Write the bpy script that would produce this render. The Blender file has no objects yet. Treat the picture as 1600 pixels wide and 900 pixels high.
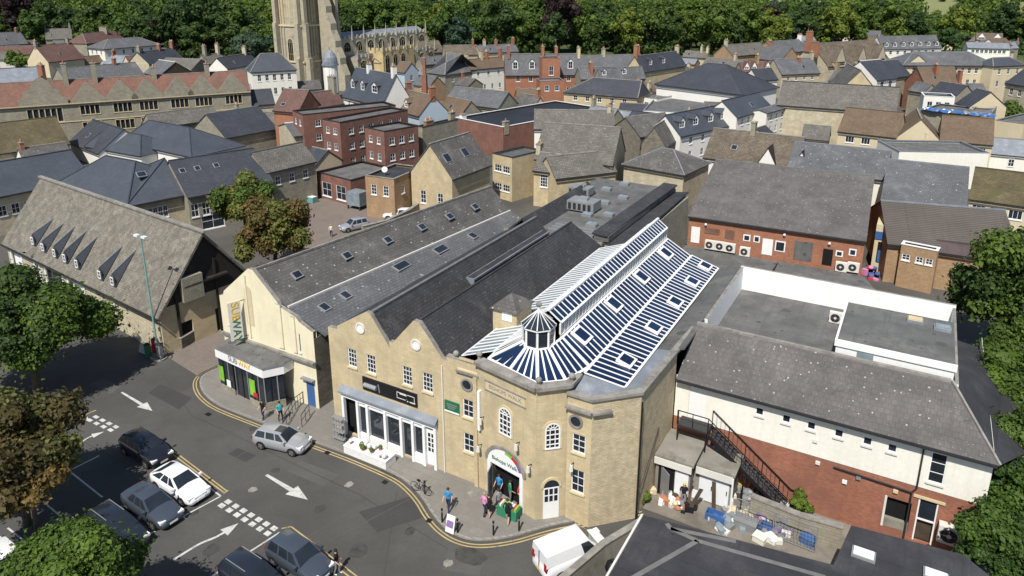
import bpy, math, random
import numpy as np
from mathutils import Vector, Matrix
random.seed(7); rng = np.random.default_rng(7)
SC = bpy.context.scene; COL = SC.collection
# ------------------------------------------------------------- camera
F_, PY_, H_ = 1130.0, 300.0, 32.0
TH = math.atan(330/1130.0); CT, ST = math.cos(TH), math.sin(TH)
cam = bpy.data.cameras.new('camera'); camo = bpy.data.objects.new('camera', cam); COL.objects.link(camo)
cam.sensor_width = 36; cam.lens = 36*F_/1600; cam.shift_y = -150/1600; cam.clip_end = 6000; cam.clip_start = .5
camo.location = (0, 0, H_); camo.rotation_euler = (math.pi/2-TH, 0, 0); SC.camera = camo
# ------------------------------------------------------------- light
SUN_AZ, SUN_EL = math.radians(199), math.radians(54)
w = bpy.data.worlds.new("World"); SC.world = w; w.use_nodes = True
nt = w.node_tree; sky = nt.nodes.new('ShaderNodeTexSky'); sky.sky_type = 'NISHITA'; sky.sun_disc = False
sky.sun_elevation = SUN_EL; sky.sun_rotation = SUN_AZ; sky.air_density = 1.0; sky.dust_density = .6
nt.links.new(sky.outputs[0], nt.nodes['Background'].inputs[0]); nt.nodes['Background'].inputs[1].default_value = .082
sl = bpy.data.lights.new('sun', 'SUN'); sl.energy = 4.6; sl.angle = math.radians(.5); sl.color = (1, .955, .88)
so = bpy.data.objects.new('sun', sl); COL.objects.link(so); so.location = (0, -50, 120)
sv = Vector((math.sin(SUN_AZ)*math.cos(SUN_EL), math.cos(SUN_AZ)*math.cos(SUN_EL), math.sin(SUN_EL)))
so.rotation_euler = sv.to_track_quat('Z', 'Y').to_euler()
SC.view_settings.view_transform = 'Standard'; SC.view_settings.look = 'None'
SC.view_settings.exposure = .36; SC.view_settings.gamma = 1
SC.cycles.max_bounces = 6; SC.cycles.diffuse_bounces = 3; SC.cycles.transparent_max_bounces = 6
# ------------------------------------------------------------- geometry of the site
def ray(x, y):
    v = (y-PY_)/F_; return ((x-800)/F_, CT-v*ST, -(ST+v*CT))
def P(x, y, z=0.0):
    d = ray(x, y); t = (z-H_)/d[2]; return Vector((d[0]*t, d[1]*t, z))
AZ = math.radians(29.8); E = Vector((math.cos(AZ), -math.sin(AZ), 0)); N = Vector((math.sin(AZ), math.cos(AZ), 0))
O = P(525, 672)
def W(e, n, z=0.0): return O+E*e+N*n+Vector((0, 0, z))
Z = Vector((0, 0, 1))
# ------------------------------------------------------------- materials
MT = {}
def M(name, col, rough=.85, var=.25, scale=.8, brick=None, speck=None, patch=None, bump=.3, metal=0, spec=.3, streak=False, island=0, coat=0, mort=.55):
    if name in MT: return MT[name]
    m = bpy.data.materials.new(name); m.use_nodes = True; nt = m.node_tree; L = nt.links.new
    b = nt.nodes['Principled BSDF']; b.inputs['Roughness'].default_value = rough; b.inputs['Metallic'].default_value = metal
    b.inputs['Specular IOR Level'].default_value = spec
    if coat: b.inputs['Coat Weight'].default_value = coat; b.inputs['Coat Roughness'].default_value = .05
    def nd(t, **k):
        n = nt.nodes.new(t)
        for a, v in k.items(): setattr(n, a, v)
        return n
    def mix(f, a, c, mode='MIX'):
        n = nd('ShaderNodeMix', data_type='RGBA', blend_type=mode)
        for i, v in ((0, f), (6, a), (7, c)):
            if hasattr(v, 'links') or isinstance(v, bpy.types.NodeSocket): L(v, n.inputs[i])
            else: n.inputs[i].default_value = v if i == 0 else (*v, 1)
        return n.outputs[2]
    tc = nd('ShaderNodeTexCoord'); geo = nd('ShaderNodeNewGeometry')
    pos = geo.outputs['Position']
    def noise(s, det=4, r=.6, vec=pos):
        n = nd('ShaderNodeTexNoise'); n.inputs['Scale'].default_value = s; n.inputs['Detail'].default_value = det; n.inputs['Roughness'].default_value = r; L(vec, n.inputs['Vector']); return n.outputs['Fac']
    def ramp(v, a, c):
        n = nd('ShaderNodeMapRange'); n.inputs[1].default_value = a; n.inputs[2].default_value = c; L(v, n.inputs[0]); return n.outputs[0]
    lo = tuple(c*(1-var) for c in col); hi = tuple(min(1, c*(1+var)) for c in col)
    c = mix(ramp(noise(scale), .3, .7), lo, hi)
    bs = None
    if brick:
        bt = nd('ShaderNodeTexBrick'); L(tc.outputs['UV'], bt.inputs['Vector'])
        bt.inputs['Scale'].default_value = 1; bt.inputs['Brick Width'].default_value = brick[0]; bt.inputs['Row Height'].default_value = brick[1]
        bt.inputs['Mortar Size'].default_value = brick[2]; bt.inputs['Mortar Smooth'].default_value = .3
        bt.inputs['Color1'].default_value = (1-brick[3],)*3+(1,); bt.inputs['Color2'].default_value = (1+brick[3],)*3+(1,)
        bt.inputs['Mortar'].default_value = (mort,)*3+(1,)
        c = mix(1.0, c, bt.outputs['Color'], 'MULTIPLY'); bs = bt.outputs['Fac']
    if patch:
        c = mix(ramp(noise(patch[1], 5, .65), patch[2], patch[2]+.14), c, patch[0])
    if streak:
        mp = nd('ShaderNodeMapping'); mp.inputs['Scale'].default_value = (1.6, .12, 1); L(tc.outputs['UV'], mp.inputs['Vector'])
        c = mix(ramp(noise(1.5, 5, .7, mp.outputs[0]), .5, .8), c, tuple(x*streak for x in col))
    if speck:
        for k, (sc_, sm) in enumerate(((speck[1], 1), (speck[1]*2.3, .8))):
            v = nd('ShaderNodeTexVoronoi'); v.inputs['Scale'].default_value = sc_; L(pos, v.inputs['Vector'])
            g = nd('ShaderNodeMath', operation='LESS_THAN'); g.inputs[1].default_value = speck[2]*sm; L(v.outputs['Distance'], g.inputs[0])
            s2 = nd('ShaderNodeSeparateColor'); L(v.outputs['Color'], s2.inputs[0])
            g2 = nd('ShaderNodeMath', operation='LESS_THAN'); g2.inputs[1].default_value = speck[3]; L(s2.outputs[0], g2.inputs[0])
            g3 = nd('ShaderNodeMath', operation='MULTIPLY'); L(g.outputs[0], g3.inputs[0]); L(g2.outputs[0], g3.inputs[1])
            c = mix(g3.outputs[0], c, speck[0])
    fine = noise(scale*14, 3, .7)
    c = mix(ramp(fine, .25, .75), c, mix(.5, c, tuple(x*.75 for x in col)))
    if island:
        ri = geo.outputs['Random Per Island']
        c = mix(ramp(ri, 0, 1), mix(1.0, c, (1-island,)*3, 'MULTIPLY'), mix(1.0, c, (1+island, 1+island, 1+island*.6), 'MULTIPLY'))
    L(c, b.inputs['Base Color'])
    if bump:
        bm = nd('ShaderNodeBump'); bm.inputs['Strength'].default_value = bump; bm.inputs['Distance'].default_value = .03
        if bs:
            a = nd('ShaderNodeMath', operation='SUBTRACT'); L(fine, a.inputs[0]); L(bs, a.inputs[1]); L(a.outputs[0], bm.inputs['Height'])
        else: L(fine, bm.inputs['Height'])
        L(bm.outputs[0], b.inputs['Normal'])
    MT[name] = m; return m
def LEAF(name, col, isl=.35, tr=.25):
    m = bpy.data.materials.new(name); m.use_nodes = True; nt = m.node_tree; L = nt.links.new
    b = nt.nodes['Principled BSDF']; b.inputs['Roughness'].default_value = .6; b.inputs['Specular IOR Level'].default_value = .25
    geo = nt.nodes.new('ShaderNodeNewGeometry'); oi = nt.nodes.new('ShaderNodeObjectInfo')
    def mx(f, a, c, mode='MIX'):
        n = nt.nodes.new('ShaderNodeMix'); n.data_type = 'RGBA'; n.blend_type = mode
        for i, v in ((0, f), (6, a), (7, c)):
            if isinstance(v, bpy.types.NodeSocket): L(v, n.inputs[i])
            else: n.inputs[i].default_value = v if i == 0 else (*v, 1)
        return n.outputs[2]
    a = tuple(x*(1-isl) for x in col); h = (col[0]*(1+isl*1.3), col[1]*(1+isl), col[2]*(1+isl*.6))
    c = mx(geo.outputs['Random Per Island'], a, h)
    n = nt.nodes.new('ShaderNodeTexNoise'); n.inputs['Scale'].default_value = .35; L(geo.outputs['Position'], n.inputs['Vector'])
    c = mx(n.outputs['Fac'], mx(1.0, c, (.72, .74, .8), 'MULTIPLY'), mx(1.0, c, (1.3, 1.22, 1.05), 'MULTIPLY'))
    c = mx(oi.outputs['Random'], mx(1.0, c, (.8, .86, .9), 'MULTIPLY'), mx(1.0, c, (1.22, 1.12, 1.0), 'MULTIPLY'))
    L(c, b.inputs['Base Color'])
    t = nt.nodes.new('ShaderNodeBsdfTranslucent'); L(c, t.inputs[0])
    ms = nt.nodes.new('ShaderNodeMixShader'); ms.inputs[0].default_value = tr
    L(b.outputs[0], ms.inputs[1]); L(t.outputs[0], ms.inputs[2]); L(ms.outputs[0], nt.nodes['Material Output'].inputs[0])
    MT[name] = m; return m
LICH = (.34, .34, .31)
M('slate_dark', (.050, .055, .068), .6, .22, .25, (.5, .30, .03, .18), patch=((.085, .088, .095), .35, .62), spec=.35, streak=.72)
M('slate_blue', (.060, .069, .085), .55, .2, .2, (.5, .30, .02, .10), patch=((.095, .105, .125), .25, .6), spec=.4, mort=.8, streak=.72)
M('slate_grey', (.115, .118, .125), .7, .22, .3, (.45, .30, .03, .16), patch=((.17, .17, .165), .3, .58), speck=(LICH, 1.6, .16, .35), streak=.72)
M('slate_old', (.105, .100, .095), .85, .28, .5, (.4, .28, .02, .16), patch=((.155, .15, .135), .5, .55), speck=((.42, .42, .39), 2.2, .17, .35), streak=.72)
M('slate_market', (.048, .048, .052), .8, .35, .5, (.4, .24, .025, .2), patch=((.085, .083, .08), .45, .58), speck=((.16, .16, .15), 2.5, .15, .3), streak=.72)
M('tile_concrete', (.120, .112, .108), .9, .3, .5, (.33, .36, .02, .09), patch=((.065, .062, .06), 1.4, .6), speck=((.40, .39, .35), 2.6, .15, .45), mort=.8, bump=.5, streak=.72)
M('stone_tile', (.190, .175, .145), .9, .35, 1.1, (.26, .20, .02, .22), patch=((.12, .108, .088), 1.6, .52), speck=((.075, .068, .055), 2.4, .2, .4), mort=.75, bump=.7)
M('stone_tile_brown', (.145, .118, .090), .9, .3, .5, (.4, .28, .05, .3), patch=((.2, .17, .13), .6, .6))
M('stone_tile_grey', (.15, .14, .125), .9, .28, .5, (.4, .28, .05, .3), patch=((.10, .092, .08), .8, .55), speck=((.30, .29, .25), 2.2, .17, .3), streak=.72)
M('moss_tile', (.115, .095, .055), .95, .35, .5, (.4, .3, .04, .2), patch=((.075, .08, .03), .7, .52), streak=.72)
M('tile_red', (.205, .108, .080), .85, .25, .4, (.28, .28, .04, .25), patch=((.13, .09, .072), .5, .52), streak=.72)
M('tile_redbrown', (.15, .085, .072), .85, .25, .4, (.28, .28, .04, .25), patch=((.10, .07, .06), .5, .56), streak=.72)
M('tile_brown', (.155, .110, .075), .85, .2, .4, (.3, .32, .04, .18), patch=((.11, .085, .06), .4, .6), streak=.72)
M('tile_darkbrown', (.09, .078, .062), .85, .15, .4, (.6, .34, .06, .1), bump=.6)
M('corrugated', (.115, .10, .088), .8, .15, .3, (40, .30, .07, .05), streak=.6, bump=.8)
M('felt', (.118, .118, .115), .85, .3, .5, (9, 1.0, .02, .06), patch=((.17, .168, .158), .45, .5), speck=((.07, .07, .065), .7, .25, .35), streak=.7, mort=.7)
M('felt_dark', (.042, .042, .048), .75, .35, .4, (9, 1.0, .02, .08), patch=((.064, .064, .066), .4, .52), streak=.75, mort=.6, speck=((.015, .015, .017), 1.2, .08, .3))
M('felt_black', (.022, .024, .03), .6, .25, .2, patch=((.04, .042, .05), .3, .6))
M('felt_maroon', (.085, .062, .062), .7, .2, .4, streak=.7)
M('seam', (.15, .15, .145), .8, .2, 1.5)
M('lead', (.20, .22, .25), .5, .2, .8, patch=((.29, .31, .33), .8, .55), spec=.4)
M('stone_market', (.53, .435, .27), .9, .14, .8, (.5, .18, .015, .09), patch=((.40, .335, .225), .45, .52), mort=.88, bump=.25, streak=.74)
M('stone_rubble', (.52, .435, .29), .9, .22, 2.2, (.30, .12, .02, .16), patch=((.42, .34, .21), 1.3, .6), bump=.5, mort=.8, streak=.74)
M('ashlar', (.58, .48, .30), .85, .1, .8, patch=((.44, .35, .21), .5, .6))
M('coping', (.26, .245, .22), .9, .3, 1.5, patch=((.15, .145, .13), 1.2, .5), bump=.5)
M('stone_pale', (.49, .43, .31), .9, .18, .8, (.6, .25, .02, .14), patch=((.33, .29, .21), .35, .6), mort=.8, streak=.74)
M('stone_grey', (.30, .275, .21), .9, .2, .8, (.5, .22, .03, .2), patch=((.2, .185, .145), .4, .58), mort=.75, streak=.74)
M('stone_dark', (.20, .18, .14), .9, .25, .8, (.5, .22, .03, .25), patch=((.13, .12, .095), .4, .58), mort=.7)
M('church_stone', (.43, .385, .285), .9, .2, .35, (.8, .35, .02, .1), patch=((.25, .225, .175), .35, .52), streak=.55, mort=.8)
M('church_buff', (.55, .43, .22), .9, .15, .5, patch=((.4, .32, .18), .3, .6))
M('render_cream', (.74, .67, .48), .85, .06, .5, patch=((.65, .58, .41), .3, .58), streak=.8, bump=.1)
M('render_white', (.78, .76, .70), .85, .05, .3, streak=.85, bump=.1)
M('render_offwhite', (.78, .755, .67), .85, .06, .3, patch=((.66, .63, .53), .2, .6), streak=.84, bump=.1)
M('render_buff', (.58, .50, .34), .85, .08, .3, streak=.85, bump=.1)
M('render_blue', (.42, .50, .56), .85, .06, .3, bump=.1)
M('brick_red', (.30, .128, .082), .9, .15, .6, (.225, .075, .01, .25), patch=((.22, .10, .075), .35, .55), mort=.95, streak=.75)
M('brick_old', (.225, .112, .085), .9, .2, .6, (.225, .075, .01, .25), patch=((.16, .09, .072), .5, .52), mort=.95, streak=.7)
M('brick_orange', (.33, .15, .09), .9, .15, .6, (.225, .075, .01, .22), patch=((.30, .14, .08), .35, .6), mort=.95)
M('brick_tan', (.36, .24, .14), .9, .15, .6, (.225, .075, .01, .22), patch=((.28, .19, .12), .35, .6), mort=.95)
M('timber_dark', (.03, .026, .022), .8, .3, 2)
M('timber_brown', (.065, .048, .034), .8, .3, 2)
M('white', (.80, .80, .79), .5, .03, 1, bump=0)
M('white_wall', (.83, .83, .81), .75, .04, .35, streak=.84, bump=.1)
M('offwhite', (.66, .64, .58), .6, .06, 1, bump=0)
M('black', (.012, .012, .014), .5, .2, 2, bump=0)
M('dark_opening', (.008, .008, .009), .9, .3, 1, bump=0)
M('gutter', (.03, .03, .033), .5, .2, 1, bump=0)
M('glass_win', (.02, .026, .035), .08, .3, .6, spec=.6, bump=0)
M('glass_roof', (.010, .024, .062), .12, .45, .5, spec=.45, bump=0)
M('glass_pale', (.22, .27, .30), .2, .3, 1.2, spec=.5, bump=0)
M('blue_paint', (.05, .12, .30), .5, .1, 1, bump=0)
M('green_paint', (.02, .14, .07), .5, .1, 1, bump=0)
M('lime_paint', (.22, .48, .05), .5, .3, 2, bump=0)
M('red_paint', (.55, .03, .03), .5, .1, 1, bump=0)
M('yellow_paint', (.72, .47, .03), .5, .1, 1, bump=0)
M('purple_paint', (.20, .13, .28), .5, .1, 1, bump=0)
M('teal_paint', (.16, .34, .33), .5, .1, 1, bump=0)
M('pot', (.40, .17, .09), .8, .15, 3)
M('metal', (.35, .36, .37), .45, .1, 1, metal=.4, bump=0)
M('galv', (.28, .29, .30), .5, .1, 1, metal=.3, bump=0)
M('asphalt', (.070, .069, .065), .9, .14, .35, patch=((.088, .086, .079), .14, .46), bump=.4)
M('asphalt_patch', (.052, .051, .05), .9, .12, .6, bump=.4)
M('asphalt_pale', (.092, .089, .083), .9, .12, .6, bump=.4)
M('oil_stain', (.050, .049, .047), .6, .3, 1.5, patch=((.068, .067, .063), 2.2, .42), bump=.2)
M('asphalt_old', (.09, .086, .08), .9, .16, .15, patch=((.065, .062, .058), .2, .55), bump=.4)
M('pavement', (.20, .187, .168), .9, .12, .2, (.9, .6, .02, .06), patch=((.165, .155, .14), .3, .55), mort=.85)
M('paving_brown', (.19, .158, .135), .9, .12, .3, (.2, .1, .012, .12), patch=((.16, .135, .118), .3, .55), mort=.85)
M('kerb', (.27, .255, .23), .85, .12, 1, (.9, .3, .03, .08))
M('concrete', (.24, .225, .195), .9, .2, .7, patch=((.15, .14, .12), .6, .5))
M('yard', (.20, .18, .15), .95, .25, .6, patch=((.12, .105, .085), .5, .5))
M('line_white', (.50, .50, .47), .8, .2, 1.6, patch=((.17, .17, .16), 3.5, .55), bump=0)
M('line_yellow', (.42, .32, .15), .8, .2, 1.6, patch=((.16, .14, .10), 3., .56), bump=0)
M('town_ground', (.085, .08, .072), .95, .3, .08, patch=((.05, .055, .035), .06, .55))
M('grass', (.055, .085, .022), .95, .3, .02, patch=((.09, .10, .035), .015, .5))
M('field', (.20, .21, .085), .95, .12, .01, patch=((.15, .19, .06), .006, .5), bump=0)
M('bark', (.09, .075, .055), .95, .3, 3, bump=.8)
M('skin', (.55, .33, .24), .6, .05, 3, bump=0)
M('hair', (.04, .026, .018), .7, .2, 5, bump=0)
M('rubber', (.015, .015, .015), .8, .1, 2, bump=0)
M('rim', (.35, .35, .36), .35, .1, 2, metal=.6, bump=0)
M('lamp_glass', (.75, .77, .78), .2, .05, 2, bump=0)
M('tail_red', (.35, .01, .01), .3, .05, 2, bump=0)
M('tarp_blue', (.04, .13, .36), .4, .3, .8, bump=.3)
for n_, c_ in dict(black=(.010, .011, .016), white=(.80, .81, .82), grey=(.16, .175, .20), dark=(.016, .020, .030), silver=(.42, .43, .45), blue=(.10, .15, .22), slate=(.075, .093, .12)).items():
    M('car_'+n_, c_, .28, .02, 1, bump=0, spec=.6, coat=.8, metal=.35 if n_ in ('grey', 'silver', 'blue', 'slate') else 0)
LEAF('leaf_green', (.062, .115, .020)); LEAF('leaf_dark', (.036, .072, .018)); LEAF('leaf_mid', (.068, .120, .024))
LEAF('leaf_bright', (.080, .140, .024)); LEAF('leaf_yellow', (.10, .15, .024)); LEAF('leaf_copper', (.030, .018, .022))
LEAF('leaf_olive', (.16, .175, .05), tr=.35); LEAF('leaf_rust', (.15, .112, .042), tr=.35); LEAF('leaf_blue', (.045, .085, .055))
LEAF('leaf_bronze', (.080, .066, .024))
# ------------------------------------------------------------- mesh builder
def lk(o, parent=None):
    COL.objects.link(o)
    if parent is not None: o.parent = parent
    return o
def base_of(o):
    v = Vector((0, 0, 0))
    while o is not None: v = v+o.location; o = o.parent
    return v
class MB:
    def __init__(s): s.v = []; s.f = []; s.m = []; s.names = []
    def mi(s, n):
        if n not in s.names: s.names.append(n)
        return s.names.index(n)
    def face(s, pts, mat):
        k = len(s.v); s.v += [Vector(p) for p in pts]; s.f.append(tuple(range(k, k+len(pts)))); s.m.append(s.mi(mat))
    def solid(s, bot, top, mat, cap=True, capm=None):
        n = len(bot)
        for i in range(n):
            j = (i+1) % n; s.face([bot[i], bot[j], top[j], top[i]], mat)
        if cap: s.face(list(top), capm or mat); s.face(list(reversed(bot)), mat)
    def box(s, o, ax, ay, x0, x1, y0, y1, z0, z1, mat, capm=None):
        q = [o+ax*x0+ay*y0, o+ax*x1+ay*y0, o+ax*x1+ay*y1, o+ax*x0+ay*y1]
        if ax.cross(ay).z < 0: q.reverse()
        s.solid([p+Z*z0 for p in q], [p+Z*z1 for p in q], mat, capm=capm)
    def prism(s, poly, z0, z1, mat, capm=None):
        s.solid([Vector((p[0], p[1], z0)) for p in poly], [Vector((p[0], p[1], z1)) for p in poly], mat, capm=capm)
    def slab(s, q, th, mat):
        n = (q[1]-q[0]).cross(q[2]-q[0]).normalized()
        if n.z < 0: q = list(reversed(q)); n = -n
        s.solid([p-n*th for p in q], q, mat)
    def bar(s, a, b, r, mat, r2=None, n=4):
        a = Vector(a); b = Vector(b); d = (b-a).normalized(); x = d.orthogonal().normalized() if abs(d.z) > .99 else d.cross(Z).normalized(); y = d.cross(x)
        r2 = r if r2 is None else r2
        ra = [a+(x*math.cos(t)+y*math.sin(t))*r for t in [2*math.pi*(i+.5)/n for i in range(n)]]
        rb = [b+(x*math.cos(t)+y*math.sin(t))*r2 for t in [2*math.pi*(i+.5)/n for i in range(n)]]
        s.solid(ra, rb, mat)
    def sphere(s, c, r, mat, n=8, sz=1):
        c = Vector(c); R = [[c+Vector((r*math.sin(math.pi*i/n*1.0)*math.cos(2*math.pi*j/n), r*math.sin(math.pi*i/n)*math.sin(2*math.pi*j/n), r*sz*math.cos(math.pi*i/n))) for j in range(n)] for i in range(n+1)]
        for i in range(n):
            for j in range(n):
                k = (j+1) % n
                s.face([R[i][j], R[i+1][j], R[i+1][k], R[i][k]] if 0 < i < n-1 else ([R[i][j], R[i+1][j], R[i+1][k]] if i == 0 else [R[i][j], R[i+1][j], R[i][k]]), mat)
    def build(s, name, parent=None, smooth=False, merge=False):
        off = base_of(parent) if parent is not None else Vector((0, 0, 0))
        me = bpy.data.meshes.new(name); me.from_pydata([tuple(p-off) for p in s.v], [], s.f)
        for n in s.names: me.materials.append(MT[n])
        me.polygons.foreach_set('material_index', s.m)
        uv = me.uv_layers.new(name='UVMap'); k = 0; co = []
        for f in s.f:
            p0 = s.v[f[0]]; nr = Vector((0, 0, 0))
            for i in range(1, len(f)-1): nr = nr+(s.v[f[i]]-p0).cross(s.v[f[i+1]]-p0)
            nr = nr.normalized() if nr.length > 1e-9 else Z
            t = Z.cross(nr)
            t = E if t.length < .05 else t.normalized()
            b = nr.cross(t)
            for i in f:
                co += [s.v[i].dot(t), s.v[i].dot(b)]
        uv.data.foreach_set('uv', co)
        if merge:
            import bmesh
            bm = bmesh.new(); bm.from_mesh(me); bmesh.ops.remove_doubles(bm, verts=bm.verts, dist=1e-4); bmesh.ops.recalc_face_normals(bm, faces=bm.faces); bm.to_mesh(me); bm.free()
        if smooth: me.polygons.foreach_set('use_smooth', [True]*len(me.polygons))
        me.update(); o = bpy.data.objects.new(name, me); return lk(o, parent)
LABELS = {}
def thing(name, label, cat, loc=(0, 0, 0), group=None):
    o = bpy.data.objects.new(name, None); COL.objects.link(o); o.location = Vector(loc); o.empty_display_size = .5
    o['label'] = label; o['category'] = cat
    if group: o['group'] = group
    return o
def tag(o, label, cat, group=None):
    o['label'] = label; o['category'] = cat
    if group: o['group'] = group
    return o
def struct(o, kind='structure'): o['kind'] = kind; return o
# ------------------------------------------------------------- building blocks
def wall(mb, a, u, l, z0, z1, inn, mat, ops=(), rev=.16, revm=None):
    ops = [o for o in ops if o[0] > .02 and o[1] < l-.02 and o[2] > z0 and o[3] < z1]
    S = sorted({0, l, *[o[0] for o in ops], *[o[1] for o in ops]}); H = sorted({z0, z1, *[o[2] for o in ops], *[o[3] for o in ops]})
    flip = u.cross(Z).dot(inn) > 0
    def q(pts): mb.face(list(reversed(pts)) if flip else pts, mat)
    for i in range(len(S)-1):
        j = 0
        while j < len(H)-1:
            sc, hc = (S[i]+S[i+1])/2, (H[j]+H[j+1])/2
            if any(o[0] < sc < o[1] and o[2] < hc < o[3] for o in ops): j += 1; continue
            k = j
            while k+1 < len(H)-1 and not any(o[0] < sc < o[1] and o[2] < (H[k+1]+H[k+2])/2 < o[3] for o in ops): k += 1
            q([a+u*S[i]+Z*H[j], a+u*S[i+1]+Z*H[j], a+u*S[i+1]+Z*H[k+1], a+u*S[i]+Z*H[k+1]]); j = k+1
    for s0, s1, h0, h1 in ops:
        c = [a+u*s0+Z*h0, a+u*s1+Z*h0, a+u*s1+Z*h1, a+u*s0+Z*h1]
        for i in range(4): mb.face([c[i], c[(i+1) % 4], c[(i+1) % 4]+inn*rev, c[i]+inn*rev], revm or mat)
def window(parent, a, u, inn, s0, s1, h0, h1, nx=2, ny=2, fr='white', near=False, gl='glass_win', dep=.10, name='window', sill=True, bw=None):
    mb = MB(); bw = bw or (.06 if near else .08); o = a+inn*dep; out = -inn
    def bx(x0, x1, y0, y1, z0, z1, m, tgt=None): (tgt or mb).box(a, u, out, x0, x1, y0, y1, z0, z1, m)
    f0, f1 = -dep, -dep+.07
    bx(s0, s1, f0, f1, h0, h0+bw, fr); bx(s0, s1, f0, f1, h1-bw, h1, fr); bx(s0, s0+bw, f0, f1, h0+bw, h1-bw, fr); bx(s1-bw, s1, f0, f1, h0+bw, h1-bw, fr)
    t = bw*.55
    for i in range(1, nx): x = s0+(s1-s0)*i/nx; bx(x-t/2, x+t/2, f0, f1-.015, h0+bw, h1-bw, fr)
    for j in range(1, ny): z = h0+(h1-h0)*j/ny; bx(s0+bw, s1-bw, f0, f1-.02, z-t/2, z+t/2, fr)
    if sill: bx(s0-.06, s1+.06, .004, .09, h0-.12, h0-.005, SILL[0] if near else fr)
    if near:
        w_ = mb.build(name, parent); pm = MB(); bx(s0+bw*.5, s1-bw*.5, -dep+.012, -dep+.028, h0+bw*.5, h1-bw*.5, gl, pm); pm.build('pane', w_)
    else:
        bx(s0+bw*.5, s1-bw*.5, -dep+.012, -dep+.028, h0+bw*.5, h1-bw*.5, gl); w_ = mb.build(name, parent)
    return w_
SILL = ['ashlar']
def rowops(l, row):
    n, zc, ww, hh = row[:4]; a_, b_ = (row[4] if len(row) > 4 else (.08, .92))
    return [(l*(a_+(b_-a_)*(i+.5)/n)-ww/2, l*(a_+(b_-a_)*(i+.5)/n)+ww/2, zc-hh/2, zc+hh/2) for i in range(n)]
def chimney(parent, c, u, z0, z1, mat='brick_red', wx=1.1, wy=.65, pots=3):
    mb = MB(); v = Z.cross(u)
    mb.box(c, u, v, -wx/2, wx/2, -wy/2, wy/2, z0, z1, mat); mb.box(c, u, v, -wx/2-.07, wx/2+.07, -wy/2-.07, wy/2+.07, z1, z1+.14, 'coping')
    for i in range(pots):
        x = -wx/2+wx*(i+.5)/pots; p = c+u*x+Z*(z1+.14); mb.bar(p, p+Z*random.uniform(.3, .6), .13, random.choice(['pot', 'pot', 'ashlar']), .10, 6)
    if random.random() < .3:
        p = c+Z*(z1+.1)+u*wx*.3; mb.bar(p, p+Z*2.0, .025, 'metal'); mb.bar(p+Z*1.9-v*.6, p+Z*1.9+v*.6, .02, 'metal'); [mb.bar(p+Z*1.9+v*t_-u*.25, p+Z*1.9+v*t_+u*.25, .015, 'metal') for t_ in (-.5, -.2, .1, .4)]
    return mb.build('chimney', parent)
def dormer(parent, A, u, w, s, wd, ze, sl, z0, z1, zp, wm='white', rm='slate_dark', fr='white', ny=2, nx=2, flat=False):
    t0 = (z0-ze)/sl; c = A+u*s+w*t0
    mb = MB(); hw = wd/2; d1 = (z1-z0)/sl; dp = (zp-z0)/sl
    a = c-u*hw; op = [(.12, wd-.12, z0+.12, z1-.06)]
    wall(mb, a, u, wd, z0-.1, z1, w, wm, op, .1)
    if not flat: mb.face([c-u*hw+Z*z1, c+u*hw+Z*z1, c+Z*zp], wm)
    for k in (-1, 1):
        q = [c+u*hw*k+Z*z0, c+u*hw*k+Z*z1, c+u*hw*k+w*d1+Z*z1]; mb.face(q if k > 0 else q[::-1], wm if wm != 'white' else rm)
    o = .12
    if flat: mb.slab([c-u*(hw+o)-w*o+Z*(z1+.05), c+u*(hw+o)-w*o+Z*(z1+.05), c+u*(hw+o)+w*(d1+.3)+Z*(z1+.18), c-u*(hw+o)+w*(d1+.3)+Z*(z1+.18)], .1, rm)
    else:
        kk = (zp-z1)/hw
        for k in (-1, 1): mb.slab([c+u*(hw+o)*k-w*o+Z*(z1-o*kk+.05), c-w*o+Z*(zp+.05), c+w*(dp)+Z*(zp+.05), c+u*(hw+o)*k+w*(d1-.1)+Z*(z1-o*kk+.05)], .09, rm)
    d = mb.build('dormer', parent); window(d, a, u, w, *op[0], nx, ny, fr, sill=False)
    return d
def roof_mesh(mb, A, u, w, l, d, ze, zr, mat, kind='gable', over=.3, verge=.12, hip=None, cap='coping', tr=None, gut=True, th=.13):
    tr = d/2 if tr is None else tr; k = (zr-ze)/tr; kb = (zr-ze)/(d-tr)
    if kind == 'gable':
        mb.slab([A-u*verge-w*over+Z*(ze-over*k), A+u*(l+verge)-w*over+Z*(ze-over*k), A+u*(l+verge)+w*tr+Z*zr, A-u*verge+w*tr+Z*zr], th, mat)
        mb.slab([A-u*verge+w*(d+over)+Z*(ze-over*kb), A+u*(l+verge)+w*(d+over)+Z*(ze-over*kb), A+u*(l+verge)+w*tr+Z*zr, A-u*verge+w*tr+Z*zr], th, mat)
        if cap: mb.box(A+w*tr, u, w, -verge, l+verge, -.13, .13, zr-.05, zr+.09, cap)
    else:
        h = hip or d/2*.9; hl, hr = h if isinstance(h, tuple) else (h, h)
        a, b, c, e = A-u*over-w*over, A+u*(l+over)-w*over, A+u*(l+over)+w*(d+over), A-u*over+w*(d+over)
        r0, r1 = A+u*hl+w*tr+Z*zr, A+u*(l-hr)+w*tr+Z*zr; zz = Z*(ze-over*k)
        mb.slab([a+zz, b+zz, r1, r0], th, mat); mb.slab([c+zz, e+zz, r0, r1], th, mat); mb.slab([b+zz, c+zz, r1], th, mat); mb.slab([e+zz, a+zz, r0], th, mat)
        if cap:
            for p, q in ((r0, r1), (a+zz, r0), (b+zz, r1), (c+zz, r1), (e+zz, r0)): mb.bar(p+Z*.02, q+Z*.02, .12, cap)
    if gut:
        mb.box(A, u, w, -.1, l+.1, -over-.12, -over+.0, ze-over*k-.2, ze-over*k-.06, 'gutter')
HS = []
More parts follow.
